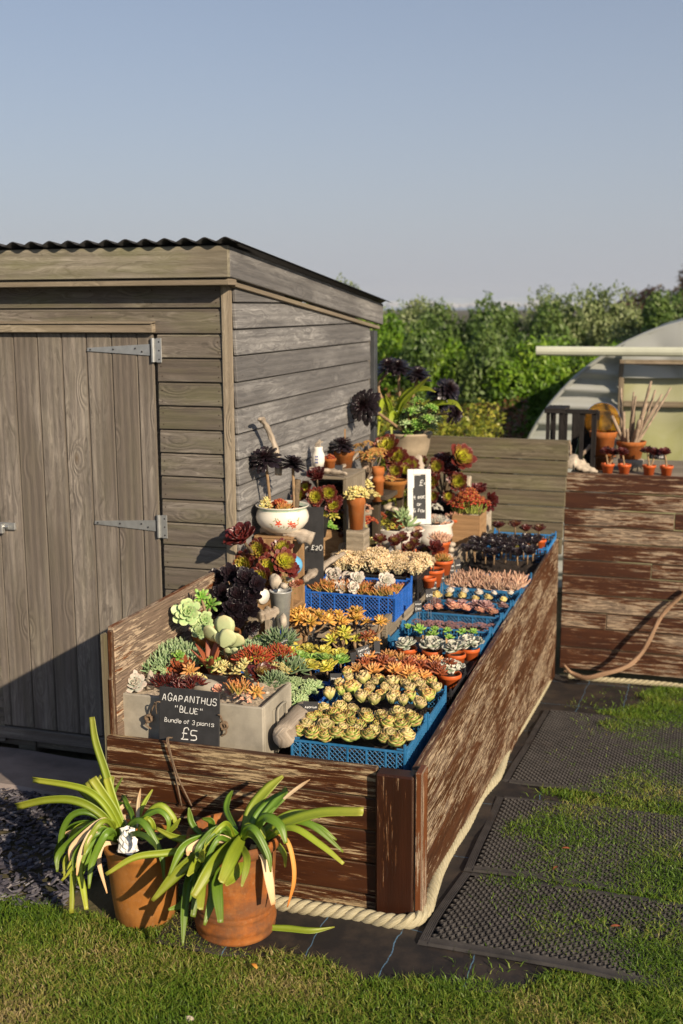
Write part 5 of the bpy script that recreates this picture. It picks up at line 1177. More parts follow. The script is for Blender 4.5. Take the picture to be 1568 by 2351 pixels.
# small wood box with echeverias
c=at(676,1420,Y=4.22); e=empty('wooden_box',(c.x,c.y,.536),'small pine box with pale rosettes, left of the royal blue crate','planter box')
mb=MB(); hollow(mb,c.x-.045,c.x+.04,4.17,4.27,.50,.605,.008,.001); K(mb,'box_body',M['cratewood'],e)
for px,py,R,m_ in ((678,1345,.032,'pinkro'),(664,1350,.028,'silver'),(688,1340,.025,'rust'),(668,1330,.025,'silver')): HD('rosette',e,'ech',m_,at(px,py,Y=4.2),R,(0,-.5,1))
mb=MB(); abox(mb,c.x-.045,c.x+.04,4.17,4.27,.386,.499,.002); tag(mb.build('wood_block',M['cratewood']),'bare pine block under the small pine box','block')
# fern
e=empty('fern',tuple(at(640,1335,Y=4.2)),'small bright green fern under the red aeonium heads','plant'); mb=MB(); b=at(640,1335,Y=4.22)
for k in range(9):
    a=k*.7; T=Vector((math.cos(a),math.sin(a)-.4,.5)).normalized()
    for j in range(9):
        q=b+T*(.012*j)+Vector((0,0,-.0012*j*j))
        for s in (-1,1):
            sub=MB(); petal(mb,tuple(q),a+s*1.2,.022*(1-j/11),.006,.001,R_(75),R_(100),'ovate',.0,.3)
K(mb,'fronds',LM['fern'],e,True)
# red aeonium on left
base=at(605,1330,Y=4.25)
hd=[(560,1242,4.3,.075,(-.2,-.7,.9),'aeoc','aeor'),(566,1298,4.18,.055,(-.3,-1,.25)),(600,1270,4.18,.04),(619,1303,4.14,.052,(.1,-1,.35)),(652,1292,4.14,.05),(648,1262,4.2,.042),(602,1330,4.1,.055,(-.1,-1,.3)),(594,1263,4.18,.045,(-.1,-1,.4)),(540,1305,4.2,.045,(-1,-.6,.2)),(664,1308,4.16,.04,(1,-.7,.2),'aeoc','aeor')]
bush('red_aeonium','red aeonium with many lime centred heads, below the floral chamber pot',base,hd,'aeo','aeo',r=.006)
base=at(600,1420,Y=4.12)
# wooden wine box standing open to the right
bx0,bx1=-1.735,-1.565; e=empty('wine_box',(-1.65,4.3,.386),'pine box standing on end, open to the right, under the floral pot','crate')
zt_=at(671,1240,X=bx1).z
FY=at(671,1290,X=bx1).y; BY=FY+.145
mb=MB(); abox(mb,bx0,bx1,FY,FY+.01,FZ+.001,zt_,.002,'z'); K(mb,'front_panel',M['cratewood'],e)
mb=MB(); abox(mb,bx0,bx1,BY,BY+.01,FZ+.001,zt_,.002,'z'); K(mb,'back_panel',M['cratewood'],e)
mb=MB(); abox(mb,bx0,bx1,FY,BY+.01,zt_+.001,zt_+.011,.002,'xf'); K(mb,'top_panel',M['cratewood'],e)
mb=MB(); abox(mb,bx0,bx1-.005,FY+.011,BY-.001,.60,.61,.002,'xf'); K(mb,'lower_panel',M['cratewood'],e)
mb=MB(); p=at(672,1297,Y=FY+.06); lathe(mb,[(.042*math.sin(a),-.042*math.cos(a)) for a in np.linspace(.01,3.13,16)],tuple(p),28); M['skyblue']=plain('painted_blue_float',(.12,.38,.62),.5); tag(mb.build('blue_float',M['skyblue'],smooth=True),'light blue round float inside the pine box','ball')
slab('driftwood_plank',[Vector((bx0+.02,FY+.05,zt_+.03)),Vector((bx0+.1,FY+.04,zt_+.026)),Vector((bx1-.01,FY+.04,zt_+.022)),at(718,1238,Y=FY+.05)],[.018,.022,.024,.03],'pale driftwood branch with knobbly end under the floral pot',1.1)
# floral chamber pot
fz=zt_+.045; fp=at(648,1155,Y=FY+.06); R0=.112
c=(fp.x,fp.y,at(648,1222,Y=FY+.03).z); H_=at(648,1160,Y=fp.y).z-c[2]
e=empty('chamber_pot',c,'cream ceramic chamber pot with green rim and red floral spray, planted with dark aeoniums','potted plant')
pr=[(0,0),(.062,0),(.066,.006),(.09,.022*1.),(.108,.05),(.112,.075),(.107,.098),(.1,.112),(.1005,.118),(.112,.128),(.113,.131),(.110,.132),(.096,.118),(.09,.115)]
k_=H_/.128; pr=[(r*R0/.112,z*k_) for r,z in pr]
t=NT('floral_glaze'); o=t.co('Object'); sz=t.n('SeparateXYZ',{0:t.co('UV')}).outputs[1]
gr=t.math('MULTIPLY',t.math('GREATER_THAN',sz,pr[7][1]),t.math('LESS_THAN',sz,pr[9][1]*.985)); t.out(t.mix(t.math('MULTIPLY',gr,t.noise(o,30,2)),(.78,.73,.62),(.12,.4,.25)),.15,spec=.6)
mb=MB(); lathe(mb,pr,c,48); K(mb,'pot_body',t.m,e,True); soil(e,c,.1,pr[-1][1]); 
# painted spray: thin petals lying on the glaze
def onpot(a,z,off=.0008):
    r=np.interp(z,[p_[1] for p_ in pr[:8]],[p_[0] for p_ in pr[:8]])+off; return Vector((c[0]+r*math.cos(a),c[1]+r*math.sin(a),c[2]+z))
def blob(mb,a,z,la,lz,rot):
    V=[]; 
    for k in range(9):
        q=6.283*k/9; u,v_=math.cos(q)*la,math.sin(q)*lz; V.append(onpot(a+(u*math.cos(rot)-v_*math.sin(rot))/R0,z+u*math.sin(rot)+v_*math.cos(rot)))
    mb.add(V,[tuple(range(9))])
a0=-1.15; M['redpaint']=plain('red_enamel',(.65,.1,.05),.3,.3); M['leafpaint']=plain('olive_enamel',(.35,.33,.15),.3,.3)
mr,ml=MB(),MB(); rg=random.Random(5)
for da,dz in ((.25,.055*k_),(-.22,.06*k_),(.42,.045*k_)):
    for k in range(5): q=k*1.256+da; blob(mr,a0+da+math.cos(q)*.008/R0,dz+math.sin(q)*.008,.008,.0035,q)
for k in range(16): blob(ml,a0+rg.uniform(-.55,.6),k_*rg.uniform(.03,.085),.007,.0018,rg.random()*3)
K(mr,'flower_spray',M['redpaint'],e); K(ml,'leaf_spray',M['leafpaint'],e)
rim=Vector((c[0],c[1],c[2]+H_-.01))
for px,py,R,d in ((609,1052,.056,(-.1,-.5,1)),(672,1066,.05,(.2,.1,1))):
    p=at(px,py,Y=fp.y-.01); HD('rosette',e,'black','black',p,R*1.5,d); mb=MB(); tube(mb,smoothpath([Vector((p.x+.0,fp.y,rim.z)),Vector((p.x,fp.y,rim.z+.05)),p],9),.0065,8); K(mb,'stem',M['stem'],e,True)
mb=MB(); tube(mb,smoothpath([rim+Vector((.055,.01,0)),rim+Vector((.06,.01,.06)),rim+Vector((.065,.01,.12))],9),.014,10,jit=.1); K(mb,'stem',M['darkstem'],e,True)
LK('succulent_clump',clumpmesh('pgreen_cl2','jade','pgreen',6,.022,.03,.04,.5,5,.7),e,rim+Vector((-.06,-.04,-.005)),1,.9)
LK('succulent_clump',clumpmesh('rust_cl','mini','redj',14,.035,.02,.025,.5,15,.7),e,rim+Vector((-.015,.0,.0)),1,1.1)
LK('succulent_clump',km[0],e,rim+Vector((.02,-.05,-.01)),1,.9); LK('succulent_clump',clumpmesh('pinkc','mini','pinkro',8,.02,.015,.006,.5,16,.7),e,rim+Vector((.075,-.03,-.005)),1,1)
# tall bleached stick
slab('driftwood_stick',[at(640,1090,X=-1.64),at(636,1045,X=-1.66),at(626,1010,X=-1.68),at(612,980,X=-1.69),at(602,964,X=-1.69),at(594,962,X=-1.68)],[.016,.014,.012,.012,.013,.006],'tall crooked bleached driftwood stick leaning against the shed wall',.8,cat='stick')
# £20 slate
e=empty('price_slate',tuple(at(722,1300,Y=4.55)),'tall narrow black slate chalked £20 behind the pine box','sign')
a=at(706,1302,Y=4.55); b=at(739,1285,Y=4.55); zt2=at(722,1165,Y=4.56).z; ex=Vector((b.x-a.x,.02,0)); zb=.534
mb=MB(); cbox(mb,Vector((a.x-.045,4.55,zb)),Vector((b.x-a.x+.045,.02,0)),(0,.01,zt2-zb),(0,-.006,0),.001); K(mb,'slate',M['slate'],e)
write('writing',e,'r £20',at(720,1262,Y=4.541),(1,.05,0),(0,0,1),(0,-1,0),.019,.0028,3)
mb=MB(); abox(mb,-1.75,-1.2,4.5,6.79,.531,.533,.0005,'yf'); K(mb,'shelf_skin',M['darkshelf'],planter)
# square black pot
c=at(724,1235,Y=4.9); e=empty('square_pot',tuple(c),'tapered square black plastic pot of red lime centred aeoniums','potted plant')
mb=MB(); zt3=at(724,1172,Y=4.88).z; rb,rt=.038,.058; z0=c.z
V=[(c.x+sx_*rb,c.y+sy_*rb,z0) for sx_,sy_ in ((-1,-1),(1,-1),(1,1),(-1,1))]+[(c.x+sx_*rt,c.y+sy_*rt,zt3) for sx_,sy_ in ((-1,-1),(1,-1),(1,1),(-1,1))]+[(c.x+sx_*(rt-.004),c.y+sy_*(rt-.004),zt3) for sx_,sy_ in ((-1,-1),(1,-1),(1,1),(-1,1))]+[(c.x+sx_*(rt-.008),c.y+sy_*(rt-.008),zt3-.02) for sx_,sy_ in ((-1,-1),(1,-1),(1,1),(-1,1))]
mb.add(V,[(3,2,1,0)]+[(i+4*j,(i+1)%4+4*j,(i+1)%4+4*j+4,i+4*j+4) for j in range(3) for i in range(4)]+[(12,13,14,15)]); K(mb,'pot',M['black'],e)
mb=MB(); tp0=Vector((c.x,c.y,zt3-.01))
for px,py,Y,R,d,s_,m_ in ((689,1138,4.75,.045,(-.2,-1,.3),'aeo','aeo'),(703,1120,4.8,.04,(-.2,-1,.4),'aeo','aeo'),(726,1142,4.72,.052,(0,-1,.35),'aeo','aeo'),(727,1098,4.75,.065,(0,-.6,1),'aeoc','aeor'),(755,1133,4.75,.05,(.2,-1,.3),'aeo','aeo'),(765,1160,4.75,.045,(.2,-1,.3),'aeo','aeo'),(772,1150,4.85,.04,(.9,-.6,.2),'aeoc','aeor'),(742,1180,4.75,.035,(0,-1,.5),'flow','lime'),(765,1182,4.75,.035,(.3,-1,.3),'flow','lime')):
    p=at(px,py,Y=Y); HD('rosette',e,s_,m_,p,R,d); tube(mb,smoothpath([tp0,tp0.lerp(p,.5)+Vector((0,.02,.01)),p-Vector(d).normalized()*.01],8),.005,6)
K(mb,'stem',M['darkstem'],e,True)
# bottle crate standing on its side
e=empty('bottle_crate',tuple(at(790,1250,Y=5.15)),'grey wooden crate on its side with brown bottle necks poking out','crate')
xr=at(799,1100,Y=5.12).x; zt4=at(790,1095,Y=5.12).z; xl=xr-.27; zb4=.534
mb=MB(); abox(mb,xl,xr,5.1,5.42,zt4-.012,zt4,.002); K(mb,'top_panel',M['greywood'],e)
mb=MB(); abox(mb,xr-.02,xr,5.1,5.42,zb4,zt4-.013,.002,'z'); K(mb,'side_panel',M['greywood'],e)
mb=MB(); abox(mb,xl,xl+.015,5.1,5.42,zb4,zt4-.013,.002,'z'); K(mb,'side_panel',M['greywood'],e)
mb=MB(); abox(mb,xl+.016,xr-.021,5.10,5.115,zb4,.79,.002); K(mb,'front_board',M['cratewood'],e)
mb=MB(); abox(mb,xl+.016,xr-.021,5.40,5.415,zb4,zt4-.013,.002); K(mb,'back_panel',M['shed_side'],e)
for i,(px,py) in enumerate(((785,1140),(785,1175),(778,1215),(783,1228))):
    p=at(px,py,Y=5.08); mb=MB(); q=Vector((-.35,.93,.03)); tube(mb,[p,p+q*.004,p+q*.02,p+q*.022,p+q*.07,p+q*.11,p+q*.2],[.012,.0145,.0145,.012,.013,.03,.032],16)
    tag(mb.build('glass_bottle',M['brown_glass'],smooth=True),'brown glass bottle neck poking out of the grey crate, %s from the top'%ORD[i],'bottle','brown bottles in the grey crate')
slab('driftwood_branch',[at(712,1075,Y=5.1),at(745,1080,Y=5.12),at(775,1085,Y=5.12),at(797,1088,Y=5.1)],[.008,.014,.016,.007],'bleached driftwood pieces lying on top of the grey crate',.7)
slab('slate_tile',[Vector((xl+.01,5.2,zt4+.004)),Vector((xr-.06,5.2,zt4+.004))],[.06,.06],'thin grey slate tile on top of the grey crate',.05,'slate',8,0,2,'tile')
# white blue vase
c=at(731,1072,Y=5.2); e=empty('ceramic_vase',tuple(c),'small white vase with blue transfer print holding pale twigs','vase'); hh=at(731,1025,Y=5.2).z-c.z
mb=MB(); lathe(mb,[(0,0),(.024,0),(.03,hh*.3),(.03,hh*.6),(.02,hh*.85),(.022,hh),(.018,hh),(.016,hh*.8)],tuple(c),24); K(mb,'vase_body',M['ceramic'],e,True)
M['bluepaint']=plain('blue_transfer',(.05,.09,.3),.3); mb=MB()
for k in range(9): V=[];a1=-1.75+.09*(k%3)*2; z1=hh*(.22+.14*(k//3)); mb.add([(c.x+.0308*math.cos(a1+u),c.y+.0308*math.sin(a1+u),c.z+z1+w_) for u,w_ in ((0,0),(.12,.0),(.12,.008),(.0,.008))],[(0,1,2,3)])
K(mb,'blue_print',M['bluepaint'],e)
mb=MB(); rg=random.Random(3)
for k in range(7): tube(mb,smoothpath([c+Vector((0,0,hh*.8)),c+Vector((rg.uniform(-.015,.015),0,hh+.01)),c+Vector((rg.uniform(-.02,.025),0,hh+rg.uniform(.015,.035)))],5),.003,5)
K(mb,'twigs',M['drift'],e,True)
# small terracotta pots
def tpot(name,label,px,pyb,pyt,Y,r,mat,plant=None,group=None,cat='potted plant'):
    c=at(px,pyb,Y=Y); h=at(px,pyt,Y=Y).z-c.z; pr_=[(0,0),(r*.68,0),(r*.86,h*.74),(r*.95,h*.76),(r,h*.985),(r*.99,h),(r*.9,h),(r*.86,h*.9)]
    e=pot(name,label,tuple(c),r*.7,r*.9,h,mat,cat,group,prof=pr_); pass
    if plant:
        for a in plant: 
            if a[0]=='c': LK('succulent_clump',a[1],e,c+Vector((a[2],a[3],h-.006)),random.random()*6,a[4])
            else: HD('rosette',e,a[1],a[2],c+Vector(a[3]),a[4],a[5])
    return e,c,h
tpot('terracotta_pot','little terracotta pot with a red tipped succulent beside the white vase',757,1078,1052,5.2,.034,'terra',[('c',clumpmesh('redtip','mini','redj',12,.024,.016,.02,.6,17,.7),0,0,1.)])
e,c,h=tpot('terracotta_pot','tall terracotta pot of pale green plump succulents right of the grey crate',818,1214,1140,5.03,.046,'terra',[('c',clumpmesh('pgreen_big','jade','pgreen',16,.05,.032,.04,.6,18,.8),0,0,.95)])
c2_=at(818,1214,Y=5.03); mb=MB(); abox(mb,c2_.x-.04,c2_.x+.05,4.99,5.085,.534,c2_.z-.001,.003); tag(mb.build('wood_block',M['greywood']),'grey wooden block under the tall terracotta pot','block')
# black flat aeonium + rusty tin behind
e,c,h=tpot('rusty_tin','rusty brown tin pot with a flat topped black aeonium',790,1078,1035,5.45,.055,'terra2'); p=at(785,1022,Y=5.45); HD('rosette',e,'black','black',p,.08,(0,-.1,1)); mb=MB(); tube(mb,[c+Vector((0,0,h-.01)),p],.006,6); K(mb,'stem',M['stem'],e,True)
woodtag(e,at(792,1012,Y=5.5),(.0,0,1),.06); 
# brown twiggy jade and white pot, branches
e,c,h=tpot('white_pot','white and blue glazed pot with a twiggy bronze succulent',842,1150,1098,5.75,.075,'ceramic')
mb=MB(); b=c+Vector((0,0,h-.01)); rg=random.Random(8)
for k in range(16):
    q=at(rg.uniform(822,880),rg.uniform(1015,1062),Y=5.7+rg.uniform(-.05,.08)); tube(mb,smoothpath([b,b.lerp(q,.5)+Vector((rg.uniform(-.02,.02),0,0)),q],6),[.006,.005,.005,.004,.004,.003,.002],5,False); LK('leaf_cluster',clumpmesh('bronze_cl','mini','rust' if k%2 else 'spike',9,.026,.015,.014,.7,19+k%2,.6),e,q,k,1.15)
K(mb,'stem',M['stick'],e,True)
slab('driftwood_branch',[at(800,1120,Y=5.4),at(815,1090,Y=5.5),at(845,1070,Y=5.6)],[.008,.012,.006],'brown branch leaning up to the right from the grey crate',1.,'stick',8)
slab('driftwood_branch',[at(770,1080,Y=5.35),at(800,1062,Y=5.45),at(822,1040,Y=5.55)],[.008,.011,.006],'pale twisted branch pointing at the bronze succulent',1.,'drift',8)
mb=MB(); abox(mb,-1.75,-1.5,5.6,6.75,.86,.885,.003,'yf'); 
e=empty('back_bench',(-1.58,6.1,.534),'grey plank bench along the shed wall carrying the back row of pots','bench'); K(mb,'bench_top',M['darkshelf'],e)
for a,b_ in ((-1.74,5.65),(-1.6,5.65),(-1.74,6.7),(-1.6,6.7)): mb=MB(); abox(mb,a,a+.04,b_,b_+.04,.534,.859,.003,'z'); K(mb,'leg',M['darkshelf'],e)
# orange stacked pipe and pots
c=at(868,1150,Y=5.62); hh=at(872,1072,Y=5.62).z-c.z
mb=MB(); lathe(mb,[(0,0),(.027,0),(.029,hh*.55),(.034,hh*.57),(.034,hh*.66),(.028,hh*.68),(.028,hh*.78),(.033,hh*.8),(.033,hh),(.026,hh),(.025,hh*.7)],tuple(c),20); tag(mb.build('rust_orange_pipe',M['terra'],smooth=True),'upright orange clay pipe with collars beside the white glazed pot','pipe')
tpot('terracotta_pot','broken rimmed terracotta pot with dry bronze sedum left of the white framed board',905,1140,1102,5.85,.07,'terra1',[('c',clumpmesh('bronze_cl','mini','spike',9,.026,.015,.014,.7,20,.6),-.03,0,1.6)])
# red aeonium behind
base=at(905,1100,Y=6.1)
bush('red_aeonium','red aeonium with wide heads below the large beige pot',base,[(890,1030,5.95,.075,(-.2,-.8,.7)),(910,1052,6.0,.06),(925,1066,6.05,.06),(908,1082,5.95,.045,(0,-1,.3)),(930,1085,6.0,.05),(942,1070,6.1,.05),(900,1060,6.0,.055,(0,-.6,.8),'aeoc','aeor')],'aeo','aeo')
# large beige pot
c=at(938,1065,Y=6.45); hh=at(938,992,Y=6.45).z-c.z
M['beige']=plain('beige_stoneware',(.36,.29,.2),.7,.2,15,.1)
e=pot('stoneware_pot','large beige stoneware pot of tall black aeoniums and green jade in the far corner',tuple(c),.1,.12,hh,'beige','potted plant',None,prof=[(0,0),(.085,0),(.12,hh*.5),(.13,hh*.9),(.14,hh*.94),(.14,hh),(.128,hh),(.12,hh*.9)])
top=c+Vector((0,0,hh)); mb=MB()
for px,py,Y,R,d,bend in ((893,840,6.4,.085,(-.2,-.4,1),(870,900)),(915,843,6.4,.085,(0,-.3,1),(918,910)),(960,860,6.4,.085,(.1,-.3,1),(948,910)),(1030,895,6.35,.09,(.7,-.4,.5),(985,935)),(1045,950,6.3,.07,(1,-.4,-.1),(1000,955)),(835,932,5.7,.1,(-.3,-1,.3),(870,950)),(1000,905,6.5,.06,(.3,-.4,.8),(975,940)),(1015,925,6.4,.06,(.6,-.5,.3),(985,945))):
    p=at(px,py,Y=Y); m=at(*bend,Y=(Y+6.45)/2); HD('rosette',e,'black','black',p,R*1.05,d); tube(mb,smoothpath([top+Vector((0,0,-.02)),m,p-Vector(d).normalized()*.015],12),.009,7)
K(mb,'stem',M['stem'],e,True); mb=MB(); rg=random.Random(4)
for k in range(30):
    q=at(rg.uniform(912,1000),rg.gauss(958,22),Y=6.4+rg.uniform(-.12,.12)); LK('rosette_clump',clumpmesh('jadeg%d'%(k%2),'flow','green' if k%2 else 'bgreen',4,.025,.03,.006,.8,61+k%2,.8),e,q,k*1.1,1.25)
    tube(mb,[top+Vector((0,0,-.02)),top.lerp(q,.6),q],[.006,.005,.003],5,False)
K(mb,'stem',M['stem'],e,True)
def strap(mb,pts,w,n=18,vf=.22,taper=(.55,1.,.9,.12),twist=0,up=None):
    P=smoothpath(pts,n); V=[];UV=[];m=len(taper)-1; vd=None; cc=Vector((0,0,CH))
    for i,p in enumerate(P):
        t=i/n; tg=(P[min(i+1,n)]-P[max(i-1,0)]).normalized(); v_=(cc-p).normalized(); s=tg.cross(v_).normalized(); nn=s.cross(tg).normalized()
        a=twist*(t-.3)+.35; s,nn=s*math.cos(a)+nn*math.sin(a),nn*math.cos(a)-s*math.sin(a)
        k=min(int(t*m),m-1); ww=w/2*(taper[k]*(1-(t*m-k))+taper[k+1]*(t*m-k))
        for u in (-1,-.5,0,.5,1): V.append(p+s*(u*ww)+nn*(abs(u)*ww*vf*2)); UV.append((abs(u)*.6,t))
        for u in (.9,0,-.9): V.append(p+s*(u*ww)+nn*(abs(u)*ww*vf*2-.0012)); UV.append((abs(u)*.6,t))
    F_=[(i*8+k,i*8+(k+1)%8,i*8+8+(k+1)%8,i*8+8+k) for i in range(n) for k in range(8)]+[tuple(range(7,-1,-1)),tuple(n*8+k for k in range(8))]
    mb.add(V,F_,UV)
mb=MB()
for pts in (((905,985),(890,930),(876,925),(868,1000)),((912,985),(905,950),(897,960),(900,1005)),((900,970),(930,905),(975,893),(1000,900)),((905,970),(895,930),(885,905)),((930,960),(990,930),(1040,925),(1062,945)),((910,970),(925,925),(960,890),(985,865))):
    strap(mb,[at(*q_,Y=6.4-.05*i) for i,q_ in enumerate(pts)],.035)
K(mb,'strap_leaves',LM['strap'],e,True)
# white shackle and floats hanging
slab('dock_cleat',[at(963,1045,Y=6.25),at(964,1068,Y=6.22),at(966,1085,Y=6.2)],[.018,.03,.03],'worn white rust streaked wooden float leaning on the beige pot',.4,'drift',8,.05,8,'float')
# right red aeonium in black bowl
c=at(1020,1188,Y=6.35); hh=at(1020,1140,Y=6.35).z-c.z
e=pot('black_bowl','wide black bowl of red aeoniums with one huge tilted green head',tuple(c),.1,.13,hh,'black','potted plant',None,prof=[(0,0),(.11,0),(.125,hh*.8),(.135,hh*.82),(.135,hh),(.125,hh),(.12,hh*.85)])
mb=MB(); top=c+Vector((0,0,hh-.01))
for px,py,Y,R,d,s_ in ((1052,1058,6.3,.12,(.6,-.7,.6),'aeoc'),(1020,1068,6.35,.1,(-.1,-.4,1),'aeoc'),(1003,1072,6.25,.06,(-.1,-1,.3),'aeo'),(993,1105,6.25,.06,(-.2,-1,.2),'aeo'),(1052,1107,6.2,.07,(.1,-1,.3),'aeo'),(995,1140,6.2,.045,(-.1,-1,.2),'aeo'),(1030,1140,6.2,.045,(0,-1,.3),'aeo'),(1030,1090,6.3,.09,(.3,-.5,1),'aeoc'),(968,1062,6.3,.05,(-.2,-.8,.8),'aeo')):
    p=at(px,py,Y=Y); HD('rosette',e,s_,'aeo' if s_=='aeo' or R>.11 else 'aeor',p,R,d); tube(mb,smoothpath([top,top.lerp(p,.5),p-Vector(d).normalized()*.02],8),.008,6)
K(mb,'stem',M['darkstem'],e,True)
mb=MB(); q=at(1062,1150,Y=6.5); abox(mb,q.x-.03,q.x+.04,6.5,6.56,.534,at(1062,1095,Y=6.5).z,.004,'z'); tag(mb.build('white_post',M['stone']),'pale stone block standing behind the black bowl','block')
mb=MB(); abox(mb,c.x-.1,c.x+.1,c.y-.09,c.y+.09,.534,c.z-.001,.003); tag(mb.build('wood_block',M['black']),'dark crate under the wide black bowl','block')
# white framed chalkboard
e=empty('framed_chalkboard',tuple(at(960,1200,Y=5.9)),'white framed narrow chalkboard reading £4 each or 6, standing among the pots','sign')
a,b,c_,d_=at(936,1204,Y=5.86),at(990,1190,Y=5.90),at(989,1071,Y=5.95),at(936,1077,Y=5.91)
ex=(b-a); ex.z=0; exn=ex.normalized(); L=ex.length; ey=(d_-a); ey=ey-exn*ey.dot(exn); eyn=ey.normalized(); H=ey.length; n=exn.cross(eyn); w_=.03
for o_,A_,B_ in ((a,exn*w_,eyn*H),(a+exn*(L-w_),exn*w_,eyn*H),(a+exn*w_,exn*(L-2*w_),eyn*w_),(a+exn*w_+eyn*(H-w_),exn*(L-2*w_),eyn*w_)): mb=MB(); cbox(mb,o_-n*.015,A_,B_,n*.015,.002); K(mb,'frame',M['white'],e)
mb=MB(); cbox(mb,a+exn*w_+eyn*w_-n*.013,exn*(L-2*w_),eyn*(H-2*w_),n*.006,.0005); K(mb,'board',M['slate'],e)
ctr=a+exn*(L/2)-n*.006
write('writing',e,'£4',ctr+exn*.022+eyn*(H*.70),exn,eyn,n,.026,.0035,2); write('writing',e,'£4 each',ctr+eyn*(H*.47),exn,eyn,n,.017,.003,4); write('writing',e,'or',ctr+eyn*(H*.34),exn,eyn,n,.016,.003,5); write('writing',e,'6 for',ctr+eyn*(H*.22),exn,eyn,n,.018,.003,6)
mb=MB(); o_=ctr+eyn*(H*.66)-exn*.035; 
for A_,B_ in ((exn*.008,eyn*.075),(exn*.045,eyn*.008)): cbox(mb,o_+(eyn*.068 if A_.length>.02 else Vector()),A_,B_,n*.001,.0002)
K(mb,'writing',M['chalk'],e)
# white oval dish
def ovalpot(name,label,px,pyb,pyt,Y,rx,ry,mat,h2=None,bulge=0,cat='potted plant'):
    c=at(px,pyb,Y=Y); h=at(px,pyt,Y=Y).z-c.z; e=empty(name,tuple(c),label,cat); mb=MB()
    lathe(mb,[(0,0),(rx*.7,0),(rx*(.86+bulge),h*.45),(rx*.9,h*.8),(rx,h*.96),(rx*1.01,h),(rx*.94,h),(rx*.86,h*.85)],tuple(c),44,ry/rx); K(mb,'pot_body',M[mat],e,True); soil(e,tuple(c),ry*.86,h*.86); return e,c,h
e,c,h=ovalpot('oval_dish','long white oval dish of mixed small succulents',915,1262,1213,5.75,.14,.085,'ceramic')
for dx,dy,me,s_ in ((-.07,0,clumpmesh('greeng','mini','lime',26,.05,.02,.045,.6,33,.7),1.1),(-.02,.05,clumpmesh('redg','mini','redj',22,.05,.02,.05,.7,34,.7),1.1),(.06,-.02,clumpmesh('silv','mini','silver',14,.04,.018,.015,.6,35,.7),1.),(.03,.03,clumpmesh('aloeg','spk2','bgreen',2,.01,.07,.02,.3,36,.9),1.1),(.1,.02,clumpmesh('pinkc','mini','pinkro',8,.02,.015,.006,.5,16,.7),1.6)): LK('succulent_clump',me,e,c+Vector((dx,dy,h-.01)),0,s_)
e,c,h=ovalpot('white_bowl','round white bowl with grey and pink succulents below the framed board',993,1253,1197,6.0,.115,.115,'ceramic',bulge=.12)
for dx,dy,me,s_ in ((-.06,-.03,clumpmesh('silv2','ech','silver',1,.01,.055,.03,.1,37,1.),1.),(.02,.0,clumpmesh('silvf','fing','silver',12,.04,.04,.01,.7,38,.8),1.),(-.01,-.02,clumpmesh('pf','fing','pink',6,.02,.045,.01,.4,39,.8),1.),(.06,-.02,clumpmesh('pinkd','mini','pinkro',12,.035,.015,.006,.5,40,.7),1.2)): LK('succulent_clump',me,e,c+Vector((dx,dy,h-.008)),0,s_)
# pine box with red jade
c=at(1085,1225,Y=6.2); zt5=at(1085,1180,Y=6.15).z; e=empty('pine_box',(c.x,6.2,.534),'orange pine box of rust red leafy kalanchoe near the divider','planter box')
mb=MB(); hollow(mb,c.x-.1,c.x+.06,6.1,6.3,.534,zt5,.01,.002); K(mb,'box_body',M['cratewood'],e)
mb=MB(); abox(mb,c.x-.088,c.x+.048,6.112,6.288,zt5-.03,zt5-.012,.001); K(mb,'soil',M['grit'],e)
for dx,dy,dz in ((-.05,0,.0),(.01,-.02,.02),(-.02,.05,.03),(.04,.03,.0)): LK('leafy_bush',clumpmesh('kal','jade','redj',16,.055,.026,.035,.8,41,.8,.06),e,Vector((c.x+dx-.02,6.2+dy,zt5-.02+dz)),dx*30,1.1)
bush('red_aeonium','dark red aeonium leaning out behind the pine box',at(1105,1190,Y=6.45),[(1100,1132,6.45,.07,(0,-.4,1)),(1122,1150,6.4,.065,(.8,-.6,.3)),(1112,1160,6.35,.05,(.5,-.8,.2))],'aeoc','aeor')
mb=MB(); q=at(1110,1200,Y=6.5); abox(mb,q.x-.04,q.x+.03,6.4,6.6,.534,at(1110,1185,Y=6.4).z,.004,'z'); tag(mb.build('stone_trough',M['stone']),'pale stone block at the far end of the divider','block')
# orange plastic pots on the right of the shelf
def opot(px,pyb,pyt,Y,r,lab,heads=(),cl=None):
    c=at(px,pyb,Y=Y); h=at(px,pyt,Y=Y).z-c.z; c=Vector((c.x,c.y,max(c.z,.535))); e=pot('potted_succulent',lab,tuple(c),r*.72,r,h,'pot_orange','potted plant','orange plastic pots on the shelf')
    for hx in heads:
        p=at(hx[0],hx[1],Y=hx[2]); HD('rosette',e,hx[5] if len(hx)>5 else 'aeo',hx[6] if len(hx)>6 else 'aeob',p,hx[3],hx[4]); mb=MB(); tube(mb,smoothpath([c+Vector((0,0,h-.01)),(c+Vector((0,0,h))).lerp(p,.5),p],6),.005,6); K(mb,'stem',M['darkstem'],e,True)
    if cl: LK('succulent_clump',cl,e,c+Vector((0,0,h-.008)),0,1.1)
opot(1010,1290,1242,5.6,.05,'orange pot with pinkish finger leaved succulent, right of the white bowl',cl=clumpmesh('pf2','fing','pink',16,.035,.045,.008,.3,42,.8))
opot(1045,1232,1190,6.15,.05,'orange pot with pink succulent between the bowl and the pine box',cl=clumpmesh('pf3','spk2','pinkro',6,.03,.045,.008,.5,43,.8))
opot(993,1345,1306,5.15,.052,'nearest large orange pot with a dark red aeonium by the divider',[(998,1263,5.15,.06,(.3,-.5,.8),'aeoc','aeor')])
opot(1015,1318,1285,5.35,.05,'orange pot with brown tufted succulent behind the nearest large one',cl=clumpmesh('pf4','fing','spike',10,.03,.035,.008,.5,44,.8))
